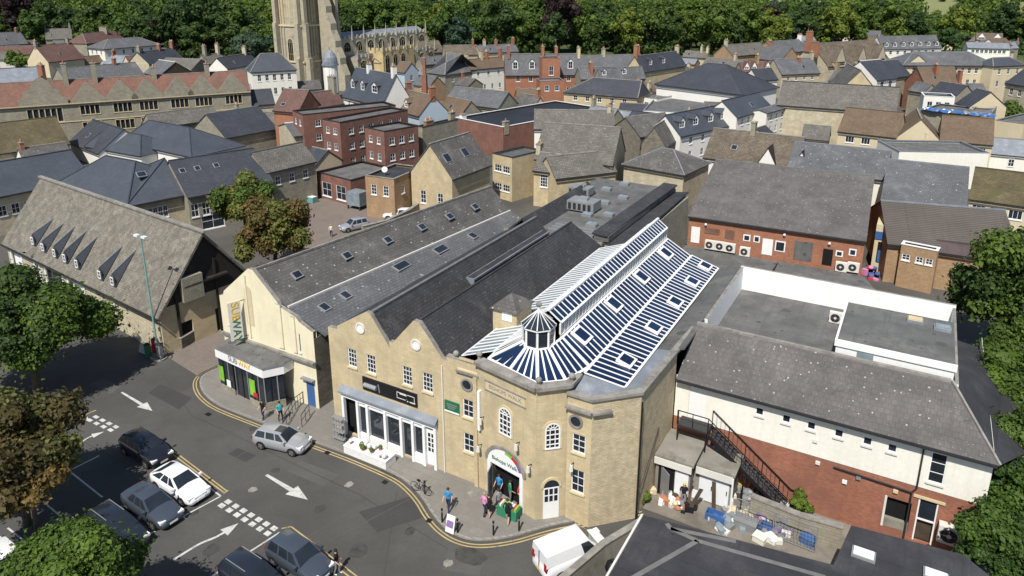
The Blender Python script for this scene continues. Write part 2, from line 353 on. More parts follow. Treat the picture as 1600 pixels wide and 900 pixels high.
def D_far(p): return math.hypot(p.x, p.y) > 125
def house(label, A, B, R, ze, s=.9, kind='gable', wm='stone_pale', rm='slate_dark', rows=(), lrows=(), rrows=(), ch=(), dor=(), depth=None, cat='house', name='house', hip=None, fr='white', near=False, nx=2, ny=2, over=.3, verge=.12, cap='coping', group=None, dorm=None, z0=-.3, C=None, rl=()):
    """A, B: picture points of the near eave, left to right; R: a point on the ridge (apex for kind 'cross')."""
    a, b = P(*A, ze), P(*B, ze); u = (b-a).normalized(); l = (b-a).length; a.z = 0; b.z = 0; w = Z.cross(u)
    if kind in ('gable', 'hip'):
        d_ = Vector(ray(*R)); t = (H_-ze+s*a.dot(w))/(s*d_.dot(w)-d_.z); p = Vector((0, 0, H_))+d_*t; D = (p-a).dot(w)
        d = 2*D; zr = p.z; kk = s
        if depth: d = depth; zr = ze+s*depth/2
    elif kind == 'cross':
        d_ = Vector(ray(*R)); t = a.dot(w)/d_.dot(w); zr = H_+d_.z*t; dd = depth or 10
        if C: c_ = P(*C, ze); dd = max(2, (c_-b).dot(w))
        a, u, w, l, d = b, w, -u, dd, l
    else:
        d = depth if depth else max(2., (P(*R, ze)-b).dot(w)); zr = ze
    loc = a+u*l/2+w*d/2; loc.z = 0
    H = thing(name, label, cat, loc, group); HS.append((loc.x, loc.y, .5*math.hypot(l, d), label, a.copy(), u.copy(), l, w.copy(), d, ze))
    SD = {'f': (a, u, l, w, rows), 'b': (a+w*d, u, l, -w, ()), 'l': (a, w, d, u, lrows), 'r': (a+u*l, w, d, -u, rrows)}
    mb = MB(); zt = ze if kind != 'flat' else ze+.35
    for k, (p, dr, ln, inn, rw) in SD.items():
        ops = [o for r in rw for o in rowops(ln, r)]
        wall(mb, p, dr, ln, z0, zt, inn, wm, ops)
        for r in rw:
            for o in rowops(ln, r):
                if .02 < o[0] and o[1] < ln-.02 and o[3] < zt: window(H, p, dr, inn, *o, r[5] if len(r) > 5 else nx, r[6] if len(r) > 6 else ny, fr, near)
    if kind in ('gable', 'cross'):
        for p, inn in ((a, u), (a+u*l, -u)):
            q = [p+Z*ze, p+w*d+Z*ze, p+w*(d/2)+Z*zr]; mb.face(q, wm)
    mb.build('wall', H)
    rb = MB()
    if kind == 'flat':
        v = .22
        rb.prism([a+u*v+w*v, a+u*(l-v)+w*v, a+u*(l-v)+w*(d-v), a+u*v+w*(d-v)], ze-.25, ze+.05, rm)
        for x0, x1, y0, y1 in ((-.06, l+.06, -.06, v), (-.06, l+.06, d-v, d+.06), (-.06, v, v, d-v), (l-v, l+.06, v, d-v)): rb.box(a, u, w, x0, x1, y0, y1, ze+.35, ze+.43, cap or 'coping')
    else: roof_mesh(rb, a, u, w, l, d, ze+.06, zr+.06, rm, 'hip' if kind == 'hip' else 'gable', over, verge, hip, cap)
    rf = rb.build('roof', H)
    sl = (zr-ze)/(d/2) if kind != 'flat' else 0
    if kind == 'gable' and not rl and not dor and l > 8 and D_far(loc) and random.random() < .4: rl = [(random.uniform(.2, .8), .2, .7, .9)]
    for c in ch:
        fs, ft, hgt, cm, *rest = c; wx, pots = (rest+[1.3, 3])[:2] if len(rest) >= 2 else ((rest+[3])[0], 3) if rest else (1.2, 3)
        pc = a+u*l*fs+w*d*ft; zb = ze+sl*(d*min(ft, 1-ft))
        cr = chimney(rf, pc, (w if (len(rest) < 3) else u), max(.5, zb-1.2), zb+hgt, cm, wx, .7, pots)
    for dd_ in dor:
        fs, wd, h0, h1, hp, *mm = dd_; dormer(rf, a, u, w, l*fs, wd, ze, sl, ze+h0, ze+h1, ze+hp, *(mm or ['white', rm]))
    for fs, ft, wd, hd in rl:
        rm_ = MB(); c = a+u*l*fs+w*d*ft+Z*(ze+.06+sl*d*ft); dr = (w+Z*sl).normalized(); nn = u.cross(dr).normalized()
        for ext, h_, m_ in ((.09, .10, 'metal'), (0, .125, 'glass_win')):
            q = [c-u*(wd/2+ext)-dr*(hd/2+ext), c+u*(wd/2+ext)-dr*(hd/2+ext), c+u*(wd/2+ext)+dr*(hd/2+ext), c-u*(wd/2+ext)+dr*(hd/2+ext)]
            rm_.solid([x-nn*.05 for x in q], [x+nn*h_ for x in q], m_)
        rm_.build('rooflight', rf)
    if d > 45 or d < 2 or zr > 30: print('CHECK house', label, 'l %.1f d %.1f zr %.1f' % (l, d, zr))
    return H
# ------------------------------------------------------------- the ground
def hill(x, y):
    D = math.hypot(x, y); t = max(0, D-600); return min(70, t*.042)*min(1, t/120)+1.2*math.sin(x*.006)*min(1, t/200)
def build_ground():
    mb = MB(); n = 60
    X = [-1700+3400*i/n for i in range(n+1)]; Y = [-120+2300*i/n for i in range(n+1)]
    for i in range(n):
        for j in range(n):
            q = [(X[i], Y[j]), (X[i+1], Y[j]), (X[i+1], Y[j+1]), (X[i], Y[j+1])]
            mb.face([Vector((a, b, -.3+hill(a, b))) for a, b in q], 'field' if math.hypot(q[0][0], q[0][1]) > 560 else 'grass')
    struct(mb.build('ground'))
    mb = MB(); pts = [Vector((330*math.sin(a), 330*math.cos(a), -.01)) for a in [math.radians(k) for k in range(60, -61, -6)]]
    mb.face([Vector((-120, -40, -.01))]+[Vector((120, -40, -.01))]+pts, 'town_ground'); struct(mb.build('town_ground'))
build_ground()
def sheet(name, pts, z, mat):
    mb = MB(); q = [Vector((p.x, p.y, z)) for p in pts]
    ar = sum(q[i].x*q[(i+1) % len(q)].y-q[(i+1) % len(q)].x*q[i].y for i in range(len(q)))
    mb.face(q if ar > 0 else q[::-1], mat); return struct(mb.build(name))
def smooth_(pts, n=5):
    out = []
    for i in range(len(pts)-1):
        p0, p1, p2, p3 = pts[max(0, i-1)], pts[i], pts[i+1], pts[min(len(pts)-1, i+2)]
        for k in range(n):
            t = k/n; out.append(.5*((2*p1)+(p2-p0)*t+(2*p0-5*p1+4*p2-p3)*t*t+(3*p1-p0-3*p2+p3)*t*t*t))
    return out+[pts[-1]]
def offset(pts, d):
    o = []
    for i, p in enumerate(pts):
        t = (pts[min(i+1, len(pts)-1)]-pts[max(i-1, 0)]); t.z = 0; t = t.normalized(); o.append(p+Vector((t.y, -t.x, 0))*d)
    return o
def strip(mb, pts, d0, d1, z, mat):
    a, b = offset(pts, d0), offset(pts, d1)
    for i in range(len(pts)-1):
        q = [a[i]+Z*z, a[i+1]+Z*z, b[i+1]+Z*z, b[i]+Z*z]
        if (q[1]-q[0]).cross(q[2]-q[0]).z < 0: q.reverse()
        mb.face(q, mat)
def G(*pp): return [P(*p) for p in pp]
sheet('road', G((-700, 1500), (-500, 430), (60, 440), (262, 545), (340, 500))+[W(-3, 3), W(23, 3), W(27, -4), W(40, -34), W(10, -40)], .004, 'asphalt')
sheet('paving', G((225, 535), (262, 558), (313, 590), (400, 560), (420, 440), (330, 460), (262, 545)), .010, 'paving_brown')
def pavement(kerb, back, name='pavement', mat='pavement', side=1, yellow=True):
    k = smooth_(kerb); mb = MB(); top = [p+Z*.12 for p in k]+[p+Z*.12 for p in back]
    ar = sum(top[i].x*top[(i+1) % len(top)].y-top[(i+1) % len(top)].x*top[i].y for i in range(len(top)))
    mb.face(top if ar > 0 else top[::-1], mat); struct(mb.build(name))
    mb = MB()
    strip(mb, k, -.16*side, 0, .128, 'kerb'); a = offset(k, 0)
    for i in range(len(a)-1): mb.face([a[i], a[i+1], a[i+1]+Z*.128, a[i]+Z*.128], 'kerb')
    struct(mb.build('kerb'))
    if yellow:
        mb = MB(); strip(mb, k, .22*side, .31*side, .010, 'line_yellow'); strip(mb, k, .44*side, .53*side, .010, 'line_yellow'); struct(mb.build('double_yellow_line'))
pavement(G((345, 574), (322, 585), (313, 594), (313, 606), (322, 620), (345, 636), (400, 658), (485, 690), (550, 714), (615, 742), (641, 760), (660, 781), (674, 803), (692, 824), (718, 840), (752, 846), (800, 840), (862, 823), (950, 806), (1000, 795)), [W(22.8, 6), W(12, 4), W(-2, 4), W(-12, 1)])
pavement(G((100, 470), (127, 485), (175, 503), (215, 532), (228, 548), (236, 562), (250, 566), (262, 560)), G((262, 540), (180, 480), (100, 445)), 'pavement', 'paving_brown', yellow=False)
def mark(name, polys, mat='line_white', z=.010):
    mb = MB()
    for p in polys:
        q = [Vector((a.x, a.y, z)) for a in p]
        ar = sum(q[i].x*q[(i+1) % len(q)].y-q[(i+1) % len(q)].x*q[i].y for i in range(len(q))); mb.face(q if ar > 0 else q[::-1], mat)
    return struct(mb.build(name))
def seg(a, b, w=.11):
    a, b = P(*a), P(*b); d = (b-a).normalized(); s = Vector((-d.y, d.x, 0))*w/2; return [a-s, b-s, b+s, a+s]
def arrow(a, b, hw=.42, hl=1.5, sw=.16):
    a, b = P(*a), P(*b); d = (b-a).normalized(); s = Vector((-d.y, d.x, 0)); c = b-d*hl
    return [a-s*sw*.5, c-s*sw*.8, c-s*hw, b, c+s*hw, c+s*sw*.8, a+s*sw*.5]
mark('direction_arrow', [arrow((190, 613), (238, 642))]); mark('direction_arrow', [arrow((416, 742), (481, 781), .5, 1.6, .2)])
def curved(pts, w=.16, hw=.4):
    k = smooth_(G(*pts), 6); a, b = offset(k, w/2), offset(k, -w/2); n = len(k)-1; P_ = [[a[i], a[i+1], b[i+1], b[i]] for i in range(n-4)]
    c = k[n-4]; d = (k[n]-c).normalized(); s = Vector((-d.y, d.x, 0)); P_.append([c-s*hw, k[n]+d*.3, c+s*hw]); return P_
mark('direction_arrow', curved([(271, 875), (310, 851), (340, 838), (366, 822)]))
mark('direction_arrow', curved([(125, 693), (138, 684), (156, 677)], .14, .3))
dash = []
for k in range(7):
    t = k/6.2; dash.append(seg((353+74*t, 782+43*t), (353+74*t+7, 782+43*t+4.2), .34)); dash.append(seg((343+74*t, 788+45*t), (343+74*t+7, 788+45*t+4.2), .34))
for k in range(4):
    t = k/3.3; dash.append(seg((147+34*t, 650+17*t), (147+34*t+6, 650+17*t+3.2), .28)); dash.append(seg((137+36*t, 655+17*t), (137+36*t+6, 655+17*t+3.2), .28))
mark('give_way_dashes', dash)
mark('bay_lines', [seg((190, 858), (345, 775.5)), seg((345, 775.5), (330, 764)), seg((107, 735), (160, 777)), seg((57, 775), (101, 812)), seg((60, 760), (155, 712)), seg((330, 901), (437, 832)),
                   seg((437, 832), (446, 838)), seg((12, 825), (50, 855)), seg((205, 850), (120, 895)), seg((131, 641), (137, 655), .09), seg((222, 842), (229, 848)), seg((284, 806), (291, 811)), seg((250, 762), (290, 795)), seg((205, 795), (228, 815))])
mark('yellow_lines', [seg((273, 706), (354, 767), .09), seg((270, 710), (349, 769), .09), seg((349, 771), (357, 766), .09), seg((440, 826), (455, 823), .09), seg((455, 823), (570, 910), .09), seg((450, 828), (560, 912), .09), seg((110, 658), (150, 641), .1)], 'line_yellow')
# tar seams on the road
mark('tar_seam', [seg((480, 840), (640, 745), .05), seg((505, 850), (640, 780), .04), seg((330, 737), (395, 700), .05)], 'asphalt_old', .007)
mark('manhole', [seg((733, 776), (742, 772), .55)], 'coping', .126)
def blob(px, py, r, n=14, sx=1.0):
    c = P(px, py); return [c+E*(math.cos(6.283*k/n)*r*sx*random.uniform(.75, 1.15))+N*(math.sin(6.283*k/n)*r*random.uniform(.75, 1.15)) for k in range(n)]
mark('road_patch', [G((560, 800), (640, 776), (668, 806), (590, 832)), G((250, 600), (300, 622), (280, 640), (232, 614)), G((372, 700), (400, 712), (384, 722), (356, 709))], 'asphalt_patch', .0065)
mark('road_patch', [G((700, 862), (760, 870), (748, 900), (690, 890)), G((470, 720), (530, 742), (505, 760), (448, 736)), G((160, 590), (190, 604), (172, 616), (140, 600))], 'asphalt_pale', .0060)
mark('oil_stain', [blob(300, 800, .45), blob(262, 735, .35), blob(330, 860, .5), blob(610, 740, .5, sx=1.6), blob(500, 795, .4), blob(735, 868, .7, sx=1.5), blob(430, 735, .3), blob(395, 640+30, .3), blob(640, 830, .35), blob(560, 860, .6)], 'oil_stain', .0075)
mark('tar_seam', [seg((300, 650), (350, 672), .06), seg((350, 672), (470, 730), .05), seg((470, 730), (560, 772), .06), seg((560, 772), (700, 858), .05), seg((255, 585), (300, 650), .05), seg((620, 770), (600, 900), .04), seg((130, 690), (215, 735), .05)], 'asphalt_patch', .007)
for dx_, dy_ in ((598, 752), (508, 706), (667, 812), (322, 646)): mark('drain_grate', [seg((dx_, dy_), (dx_+7, dy_+3), .35)], 'black', .011)
for dx_, dy_ in ((545, 757), (395, 765), (700, 880)): mark('manhole', [blob(dx_, dy_, .3)], 'coping', .011)
# alley and courtyard behind the pale shops
sheet('courtyard', G((430, 395), (465, 330), (500, 310), (600, 315), (660, 330), (580, 400), (480, 420)), .004, 'paving_brown')
sheet('yard_ground', [W(22.6, 3.4), W(34, 3.4), W(42, 6), W(42, 8.6), W(22.6, 8.6)], .008, 'yard')

# ------------------------------------------------------------- text
def text(parent, s, loc, u, up, size, mat, depth=.02, spacing=1.0, name='lettering', sx=1.0):
    c = bpy.data.curves.new('t', 'FONT'); c.body = s; c.size = size; c.extrude = depth; c.space_character = spacing; c.align_x = 'CENTER'; c.align_y = 'CENTER'
    t = bpy.data.objects.new('t', c); COL.objects.link(t); bpy.context.view_layer.update()
    me = bpy.data.meshes.new_from_object(t.evaluated_get(bpy.context.evaluated_depsgraph_get())); bpy.data.objects.remove(t)
    n = u.cross(up); off = base_of(parent); R = Matrix((u*sx, up, n)).transposed()
    me.transform(Matrix.Translation(loc-off) @ R.to_4x4()); me.materials.clear(); me.materials.append(MT[mat])
    return lk(bpy.data.objects.new(name, me), parent)
# ------------------------------------------------------------- the market hall
mk = thing('market_hall', 'honey stone market hall with twin gables, corner entrance and long blue glass roof', 'market hall', W(11, 12))
def arch_win(parent, a, u, inn, s0, s1, h0, h1, nx=3, ny=4, fr='white', near=True, name='window', gl='glass_win'):
    """arched frame standing 3 cm out of the wall with a glazed tympanum, stone surround"""
    mb = MB(); out = -inn; r = (s1-s0)/2; hc = h1-r; c = (s0+s1)/2; n = 10
    def arc(rr, k): t = math.pi*k/n; return c+rr*math.cos(t), hc+rr*math.sin(t)
    def pt(s, h, o): return a+u*s+Z*h+out*o
    def ring(r0, r1, o0, o1, m, tgt):
        for k in range(n):
            x0, y0 = arc(r0, k); x1, y1 = arc(r1, k); x2, y2 = arc(r1, k+1); x3, y3 = arc(r0, k+1)
            q0 = [pt(x0, y0, o0), pt(x1, y1, o0), pt(x2, y2, o0), pt(x3, y3, o0)]; q1 = [pt(x0, y0, o1), pt(x1, y1, o1), pt(x2, y2, o1), pt(x3, y3, o1)]
            tgt.solid(q0, q1, m)
    ring(r, r+.14, -.02, .05, 'ashlar', mb); mb.box(a, u, out, s0-.14, s0, -.02, .05, h0, hc, 'ashlar'); mb.box(a, u, out, s1, s1+.14, -.02, .05, h0, hc, 'ashlar')
    ring(r-.09, r, .0, .06, fr, mb); mb.box(a, u, out, s0, s0+.09, 0, .06, h0, hc, fr); mb.box(a, u, out, s1-.09, s1, 0, .06, h0, hc, fr); mb.box(a, u, out, s0, s1, 0, .07, h0, h0+.1, fr)
    for i in range(1, nx): x = s0+(s1-s0)*i/nx; mb.box(a, u, out, x-.025, x+.025, .01, .055, h0+.1, hc, fr)
    for j in range(1, ny+1): z = h0+(hc-h0)*j/ny; mb.box(a, u, out, s0+.09, s1-.09, .01, .05, z-.025, z+.025, fr)
    for k in (2, 4, 6, 8): x, y = arc(r-.05, k); x0, y0 = arc(r*.35, k); mb.bar(pt(x0, y0, .03), pt(x, y, .03), .025, fr)
    ring(r*.35-.04, r*.35, .01, .05, fr, mb)
    w_ = mb.build(name, parent); pm = MB()
    pts = [pt(s0+.05, h0+.05, .012), pt(s1-.05, h0+.05, .012)]+[pt(*arc(r-.04, k), .012) for k in range(n+1)]
    if (pts[1]-pts[0]).cross(pts[2]-pts[0]).dot(out) < 0: pts.reverse()
    pm.face(pts, gl); pm.build('pane', w_); return w_
def round_win(parent, a, u, inn, s, h, r, gl='glass_win', fr='coping', name='round_window'):
    mb = MB(); out = -inn; n = 16
    def pt(rr, k, o): t = 2*math.pi*k/n; return a+u*(s+rr*math.cos(t))+Z*(h+rr*math.sin(t))+out*o
    for k in range(n): mb.solid([pt(r, k, 0), pt(r+.13, k, 0), pt(r+.13, k+1, 0), pt(r, k+1, 0)], [pt(r, k, .07), pt(r+.13, k, .07), pt(r+.13, k+1, .07), pt(r, k+1, .07)], fr)
    mb.face([pt(r, k, .02) for k in range(n)], gl); return mb.build(name, parent)
F0 = W(0, 0); 
SASH = [(1.72, 2.5), (3.42, 4.22), (6.55, 7.35), (8.22, 9.05)]
ops = [(a, b, 5.85, 7.25) for a, b in SASH]+[(11.4, 12.2, 4.95, 6.25), (11.4, 12.2, 2.35, 3.75), (1.0, 9.3, .25, 3.95)]
mb = MB(); wall(mb, F0, E, 12.6, 0, 8.3, N, 'stone_market', ops, .18)
for pl in ([(0, 8.3), (5.55, 8.3), (3.95, 10.45), (3.6, 10.45), (.9, 8.75), (.9, 8.5), (0, 8.45)], [(5.55, 8.3), (10.2, 8.3), (10.2, 8.62), (9.85, 8.7), (8.1, 10.8), (7.65, 10.8), (5.85, 8.75), (5.55, 8.75)]):
    f = [W(e, 0, z) for e, z in pl]; bk = [W(e, .35, z) for e, z in pl]; mb.face(f, 'stone_market'); mb.face(bk[::-1], 'stone_market')
    for i in range(len(f)): j = (i+1) % len(f); mb.face([f[i], bk[i], bk[j], f[j]], 'coping')
mb.face([W(10.2, 0, 8.3), W(12.6, 0, 8.3), W(12.6, 0, 9.2), W(11.2, 0, 9.2), W(11.2, 0, 8.9), W(10.2, 0, 8.9)], 'stone_market')
mb.box(W(0, 0), E, N, 10.2, 12.6, .0, .35, 8.905, 8.99, 'coping')
# left and back walls of the hall
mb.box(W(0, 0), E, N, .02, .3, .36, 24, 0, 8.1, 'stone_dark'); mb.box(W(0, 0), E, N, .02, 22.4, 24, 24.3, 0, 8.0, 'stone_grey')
mb.build('wall', mk)
for e0, e1 in ((-.08, .9),): pass
for a, b in SASH: window(mk, F0, E, N, a, b, 5.85, 7.25, 3, 4, near=True, dep=.12)
window(mk, F0, E, N, 11.4, 12.2, 4.95, 6.25, 2, 3, near=True, dep=.12); window(mk, F0, E, N, 11.4, 12.2, 2.35, 3.75, 2, 3, near=True, dep=.12)
round_win(mk, F0, E, N, 3.05, 9.12, .28, 'white', 'offwhite'); round_win(mk, F0, E, N, 7.8, 9.12, .28, 'white', 'offwhite'); round_win(mk, F0, E, N, 11.75, 7.35, .33)
mb = MB(); mb.box(F0, E, -N, 11.0, 12.75, .0, .18, 8.15, 8.3, 'coping'); mb.box(F0, E, -N, 11.1, 12.7, .0, .1, 8.305, 8.4, 'ashlar'); mb.box(F0, E, -N, 12.35, 12.62, .0, .25, 0, 8.14, 'stone_market'); mb.build('cornice', mk)
mb = MB(); mb.box(F0, E, -N, 9.82, 9.9, .02, .1, .1, 8.2, 'offwhite'); mb.build('downpipe', mk)
mb = MB(); mb.box(W(12.85, -.3), E, N, -.09, .09, -.12, .12, 4.6, 7.4, 'white'); mb.build('banner', mk)
# shopfront
sf = MB(); S0, S1 = 1.0, 9.3
sf.box(F0, E, -N, S0-.1, S1+.1, -.02, .42, 3.66, 3.78, 'lead'); q = [W(S0-.1, -.42, 3.785), W(S1+.1, -.42, 3.785), W(S1+.1, .0, 4.15), W(S0-.1, .0, 4.15)]; sf.slab(q, .06, 'lead')
sf.box(F0, E, -N, S0, S1, -.02, .22, 3.3, 3.655, 'white')
cols = [1.0, 2.35, 3.25, 4.85, 6.25, 7.25, 8.2, 9.12]
for c in cols: sf.box(F0, E, -N, c, c+.2, -.02, .24, .13, 3.3, 'white')
for a, b, z in ((3.45, 4.85, .75), (5.05, 6.25, .75), (2.55, 3.25, .75), (7.45, 8.2, .85)): sf.box(F0, E, -N, a, b, -.02, .16, .13, z, 'white')
for a, b in ((3.45, 4.85), (5.05, 6.25), (2.55, 3.25), (6.45, 7.25), (7.45, 8.2)): sf.box(F0, E, -N, a, b, -.0, .1, 2.95, 3.3, 'white')
shop = sf.build('shopfront', mk)
pm = MB(); pm.box(F0, E, N, 2.4, 8.25, .05, .07, .3, 3.3, 'glass_win'); pm.build('pane', shop)
pm = MB(); pm.box(F0, E, N, 1.2, 2.35, .3, .34, .13, 3.3, 'dark_opening'); pm.build('doorway', shop)
pm = MB(); pm.box(F0, E, N, 8.4, 9.12, .0, .05, .13, 3.0, 'white')
for i in range(2):
    for j in range(4): pm.box(F0, E, -N, 8.5+.29*i, 8.7+.29*i, .0, .012, 1.3+.38*j, 1.58+.38*j, 'glass_win')
pm.build('door', shop)
sb = MB(); sb.box(F0, E, -N, 3.0, 7.75, .0, .09, 4.42, 5.42, 'black'); sg = sb.build('sign', mk)
g = MB(); g.bar(W(3.2, -.13, 4.85), W(4.3, -.13, 4.85), .17, 'metal', n=10); g.bar(W(4.45, -.11, 5.2), W(4.55, -.11, 4.6), .05, 'galv'); g.build('emblem', sg)
g = MB()
for z0, z1, a, b in ((5.12, 5.16, 6.05, 6.85), (4.68, 4.72, 6.05, 6.85), (4.72, 5.12, 6.05, 6.09), (5.12, 5.16, 6.95, 7.55), (4.62, 4.70, 6.9, 7.6), (4.70, 5.12, 7.52, 7.56), (5.03, 5.1, 6.3, 6.9)): g.box(F0, E, -N, a, b, .09, .105, z0, z1, 'offwhite')
g.build('emblem', sg)
sb = MB(); sb.box(F0, E, -N, 10.0, 11.15, .0, .07, 4.95, 5.75, 'green_paint'); sg = sb.build('sign', mk)
g = MB(); g.box(F0, E, -N, 10.0, 11.15, .07, .085, 4.93, 5.05, 'white')
for k in range(3): g.box(F0, E, -N, 10.15+.05*k, 11.0-.1*k, .07, .082, 5.5-.14*k, 5.56-.14*k, 'galv')
g.build('emblem', sg)
sl_ = MB(); sl_.box(F0, E, -N, 7.1, 7.15, 0, .35, 4.98, 5.05, 'black'); sl_.sphere(W(7.12, -.38, 5.0), .09, 'black', 6); sl_.build('spotlight', mk)
# corner tower and wing
T = [W(12.6, -.12), W(17.25, -1.0), W(18.75, .35), W(18.75, 3)]
def facet(mb, a, b, z0, z1, mat, ops=(), rev=.18):
    u = (b-a); l = u.length; u = u.normalized(); inn = Z.cross(u); wall(mb, a, u, l, z0, z1, inn, mat, ops, rev); return a, u, inn, l
tw = MB()
fA = facet(tw, T[0], T[1], 0, 9.15, 'stone_market', [(1.05, 3.65, .1, 2.75)], .5)
fB = facet(tw, T[1], T[2], 0, 9.15, 'stone_market'); facet(tw, T[2], T[3], 0, 9.15, 'stone_market')
V = [W(18.75, .15), W(20.3, .15), W(22.5, 2.3), W(22.75, 8.3)]
fC = facet(tw, V[0], V[1], 0, 8.75, 'stone_market', [(.35, 1.2, 5.0, 6.25), (.35, 1.2, 2.2, 3.8)])
fD = facet(tw, V[1], V[2], 0, 8.75, 'stone_rubble'); fE = facet(tw, V[2], V[3], 0, 8.6, 'stone_rubble')
tw.build('wall', mk)
for f, h in ((fC, None),): 
    window(mk, f[0], f[1], f[2], .35, 1.2, 5.0, 6.25, 2, 3, near=True, dep=.12); window(mk, f[0], f[1], f[2], .35, 1.2, 2.2, 3.8, 2, 3, near=True, dep=.12)
round_win(mk, *fC[:3], .55, 7.1, .33)
# parapets: a coping that runs round the tower and the wing
def coping(pts, z, wd, h, name='parapet', mat='coping', o=.14):
    mb = MB()
    for i in range(len(pts)-1):
        a, b = pts[i], pts[i+1]; u = (b-a).normalized(); v = Z.cross(u); l = (b-a).length
        mb.box(a, u, v, -.06+.004*i, l+.06, -o, wd, z, z+h+.003*i, mat)
    return mb.build(name, mk)
coping([T[0], T[1], T[2], W(18.75, 1.6)], 9.15, .55, .22, o=.25); coping([V[0], V[1], V[2], V[3], W(22.95, 12)], 8.75, .35, .16)
coping([V[0]+E*.0, V[1], V[1]+(V[2]-V[1]).normalized()*1.1], 7.95, -.004, .14, 'cornice', o=.3)
for p in (T[0], T[1], T[2]):
    mb = MB(); c = p+N*.3; mb.bar(c+Z*9.37, c+Z*9.5, .12, 'coping', n=8); mb.sphere(c+Z*9.68, .2, 'coping', 8); mb.build('ball_finial', mk)
mb = MB(); mb.bar(W(10.9, .1, 8.95), W(10.9, .1, 9.1), .12, 'coping', n=8); mb.sphere(W(10.9, .1, 9.28), .2, 'coping', 8); mb.build('ball_finial', mk)
a, u, inn, l = fA
ins = MB(); ins.box(a, u, -inn, .75, 3.9, 0, .03, 7.7, 8.25, 'ashlar'); ins.box(a, u, -inn, .68, 3.97, 0, .06, 8.25, 8.33, 'coping'); ins.box(a, u, -inn, .68, 3.97, 0, .06, 7.62, 7.7, 'coping'); io = ins.build('inscription', mk)
text(io, 'BISHOPS WALK', a+u*2.32+Z*7.97-inn*.035, u, Z, .38, 'coping', .012)
arch_win(mk, a, u, inn, 1.85, 2.85, 5.05, 7.0); a2, u2, inn2, l2 = fB; arch_win(mk, a2, u2, inn2, .55, 1.5, 5.05, 6.85)
# entrance: white arched surround, open doors
en = MB(); out = -inn; n = 12; c0, r = 2.35, 1.45
def ep(s, z, o): return a+u*s+Z*z+out*o
for k in range(n):
    t0, t1 = math.pi*k/n, math.pi*(k+1)/n
    for r0, r1, o, m in ((r, r+.22, .12, 'coping'),):
        q = [(c0+r0*math.cos(t0), 2.75+r0*.85*math.sin(t0)), (c0+r1*math.cos(t0), 2.75+r1*.85*math.sin(t0)), (c0+r1*math.cos(t1), 2.75+r1*.85*math.sin(t1)), (c0+r0*math.cos(t1), 2.75+r0*.85*math.sin(t1))]
        en.solid([ep(*x, 0) for x in q], [ep(*x, o) for x in q], m)
fan = [(c0+r*math.cos(math.pi*k/n), 2.752+r*.85*math.sin(math.pi*k/n)) for k in range(n+1)]
en.solid([ep(*x, .0) for x in fan], [ep(*x, .06) for x in fan], 'white')
for s in (c0-r-.02, c0+r-.24): en.box(a, u, out, s, s+.26, -.1, .1, .12, 2.75, 'white')
en.box(a, u, out, c0-r-.02, c0+r+.02, -.1, .09, 2.62, 2.748, 'white')
eo = en.build('entrance_surround', mk)
text(eo, 'Bishops Walk', a+u*2.3+Z*3.05+out*.075, u, Z, .38, 'green_paint', .01)
g = MB()
for t0, t1, m in ((.36, .5, 'lime_paint'), (.22, .36, 'red_paint'), (.06, .22, 'purple_paint')):
    for k in range(4):
        ta, tb = math.pi*(t0+(t1-t0)*k/4), math.pi*(t0+(t1-t0)*(k+1)/4)
        q = [(c0+rr*math.cos(t), 2.75+rr*.85*math.sin(t)) for rr, t in ((r*.78, ta), (r*.99, ta), (r*.99, tb), (r*.78, tb))]; g.solid([ep(*x, .06) for x in q], [ep(*x, .078) for x in q], m)
g.build('emblem', eo)
g = MB(); g.box(a, u, inn, 1.1, 3.6, .45, .5, .1, 2.75, 'dark_opening'); g.face([ep(1.05, .13, 0), ep(3.65, .13, 0), ep(3.65, .13, -.5), ep(1.05, .13, -.5)], 'concrete'); g.build('doorway', mk)
g = MB(); dd = (inn*.2+u*.97).normalized(); g.box(a+u*1.2-inn*.05, (inn*-.9+u*.42).normalized(), (u*.9+inn*.42).normalized(), 0, .9, 0, .05, .15, 2.5, 'galv'); g.build('open_door', mk)
# second arched door
dg = MB(); dg.box(a2, u2, -inn2, .5, 1.5, 0, .05, .12, 2.35, 'white')
for i in range(3):
    for j in range(2): dg.box(a2, u2, -inn2, .58+.3*i, .8+.3*i, .05, .06, 1.35+.5*j, 1.75+.5*j, 'glass_win')
n = 10; fan = [(1.0+.5*math.cos(math.pi*k/n), 2.352+.55*math.sin(math.pi*k/n)) for k in range(n+1)]
dg.solid([a2+u2*x+Z*z for x, z in fan], [a2+u2*x+Z*z-inn2*.04 for x, z in fan], 'glass_win')
for k in range(n):
    q = [(1.0+rr*math.cos(t), 2.352+rr*1.1*math.sin(t)) for rr, t in ((.5, math.pi*k/n), (.64, math.pi*k/n), (.64, math.pi*(k+1)/n), (.5, math.pi*(k+1)/n))]; dg.solid([a2+u2*x+Z*z for x, z in q], [a2+u2*x+Z*z-inn2*.09 for x, z in q], 'ashlar')
dg.build('arched_door', mk)
for (aa, uu, ii, s, z) in ((a, u, inn, .55, 5.6), (a, u, inn, 3.5, 5.1), (a, u, inn, 4.45, 4.0), (a, u, inn, .35, 3.5), (fC[0], fC[1], fC[2], .5, 4.25)):
    g = MB(); p = aa+uu*s-ii*.02; g.bar(p+Z*z, p-ii*.35+Z*(z+.1), .03, 'black'); g.bar(p-ii*.35+Z*(z+.05), p-ii*.35+Z*(z-.35), .09, 'offwhite', .13, 6); g.build('wall_lantern', mk)
g = MB(); g.bar(V[2]-N*.12+E*.12+Z*.1, V[2]-N*.12+E*.12+Z*8.3, .06, 'black', n=6); g.bar(V[2]+E*.2+N*3.2+Z*4.7, V[2]+E*.14+Z*1.8, .03, 'black'); g.build('downpipe', mk)
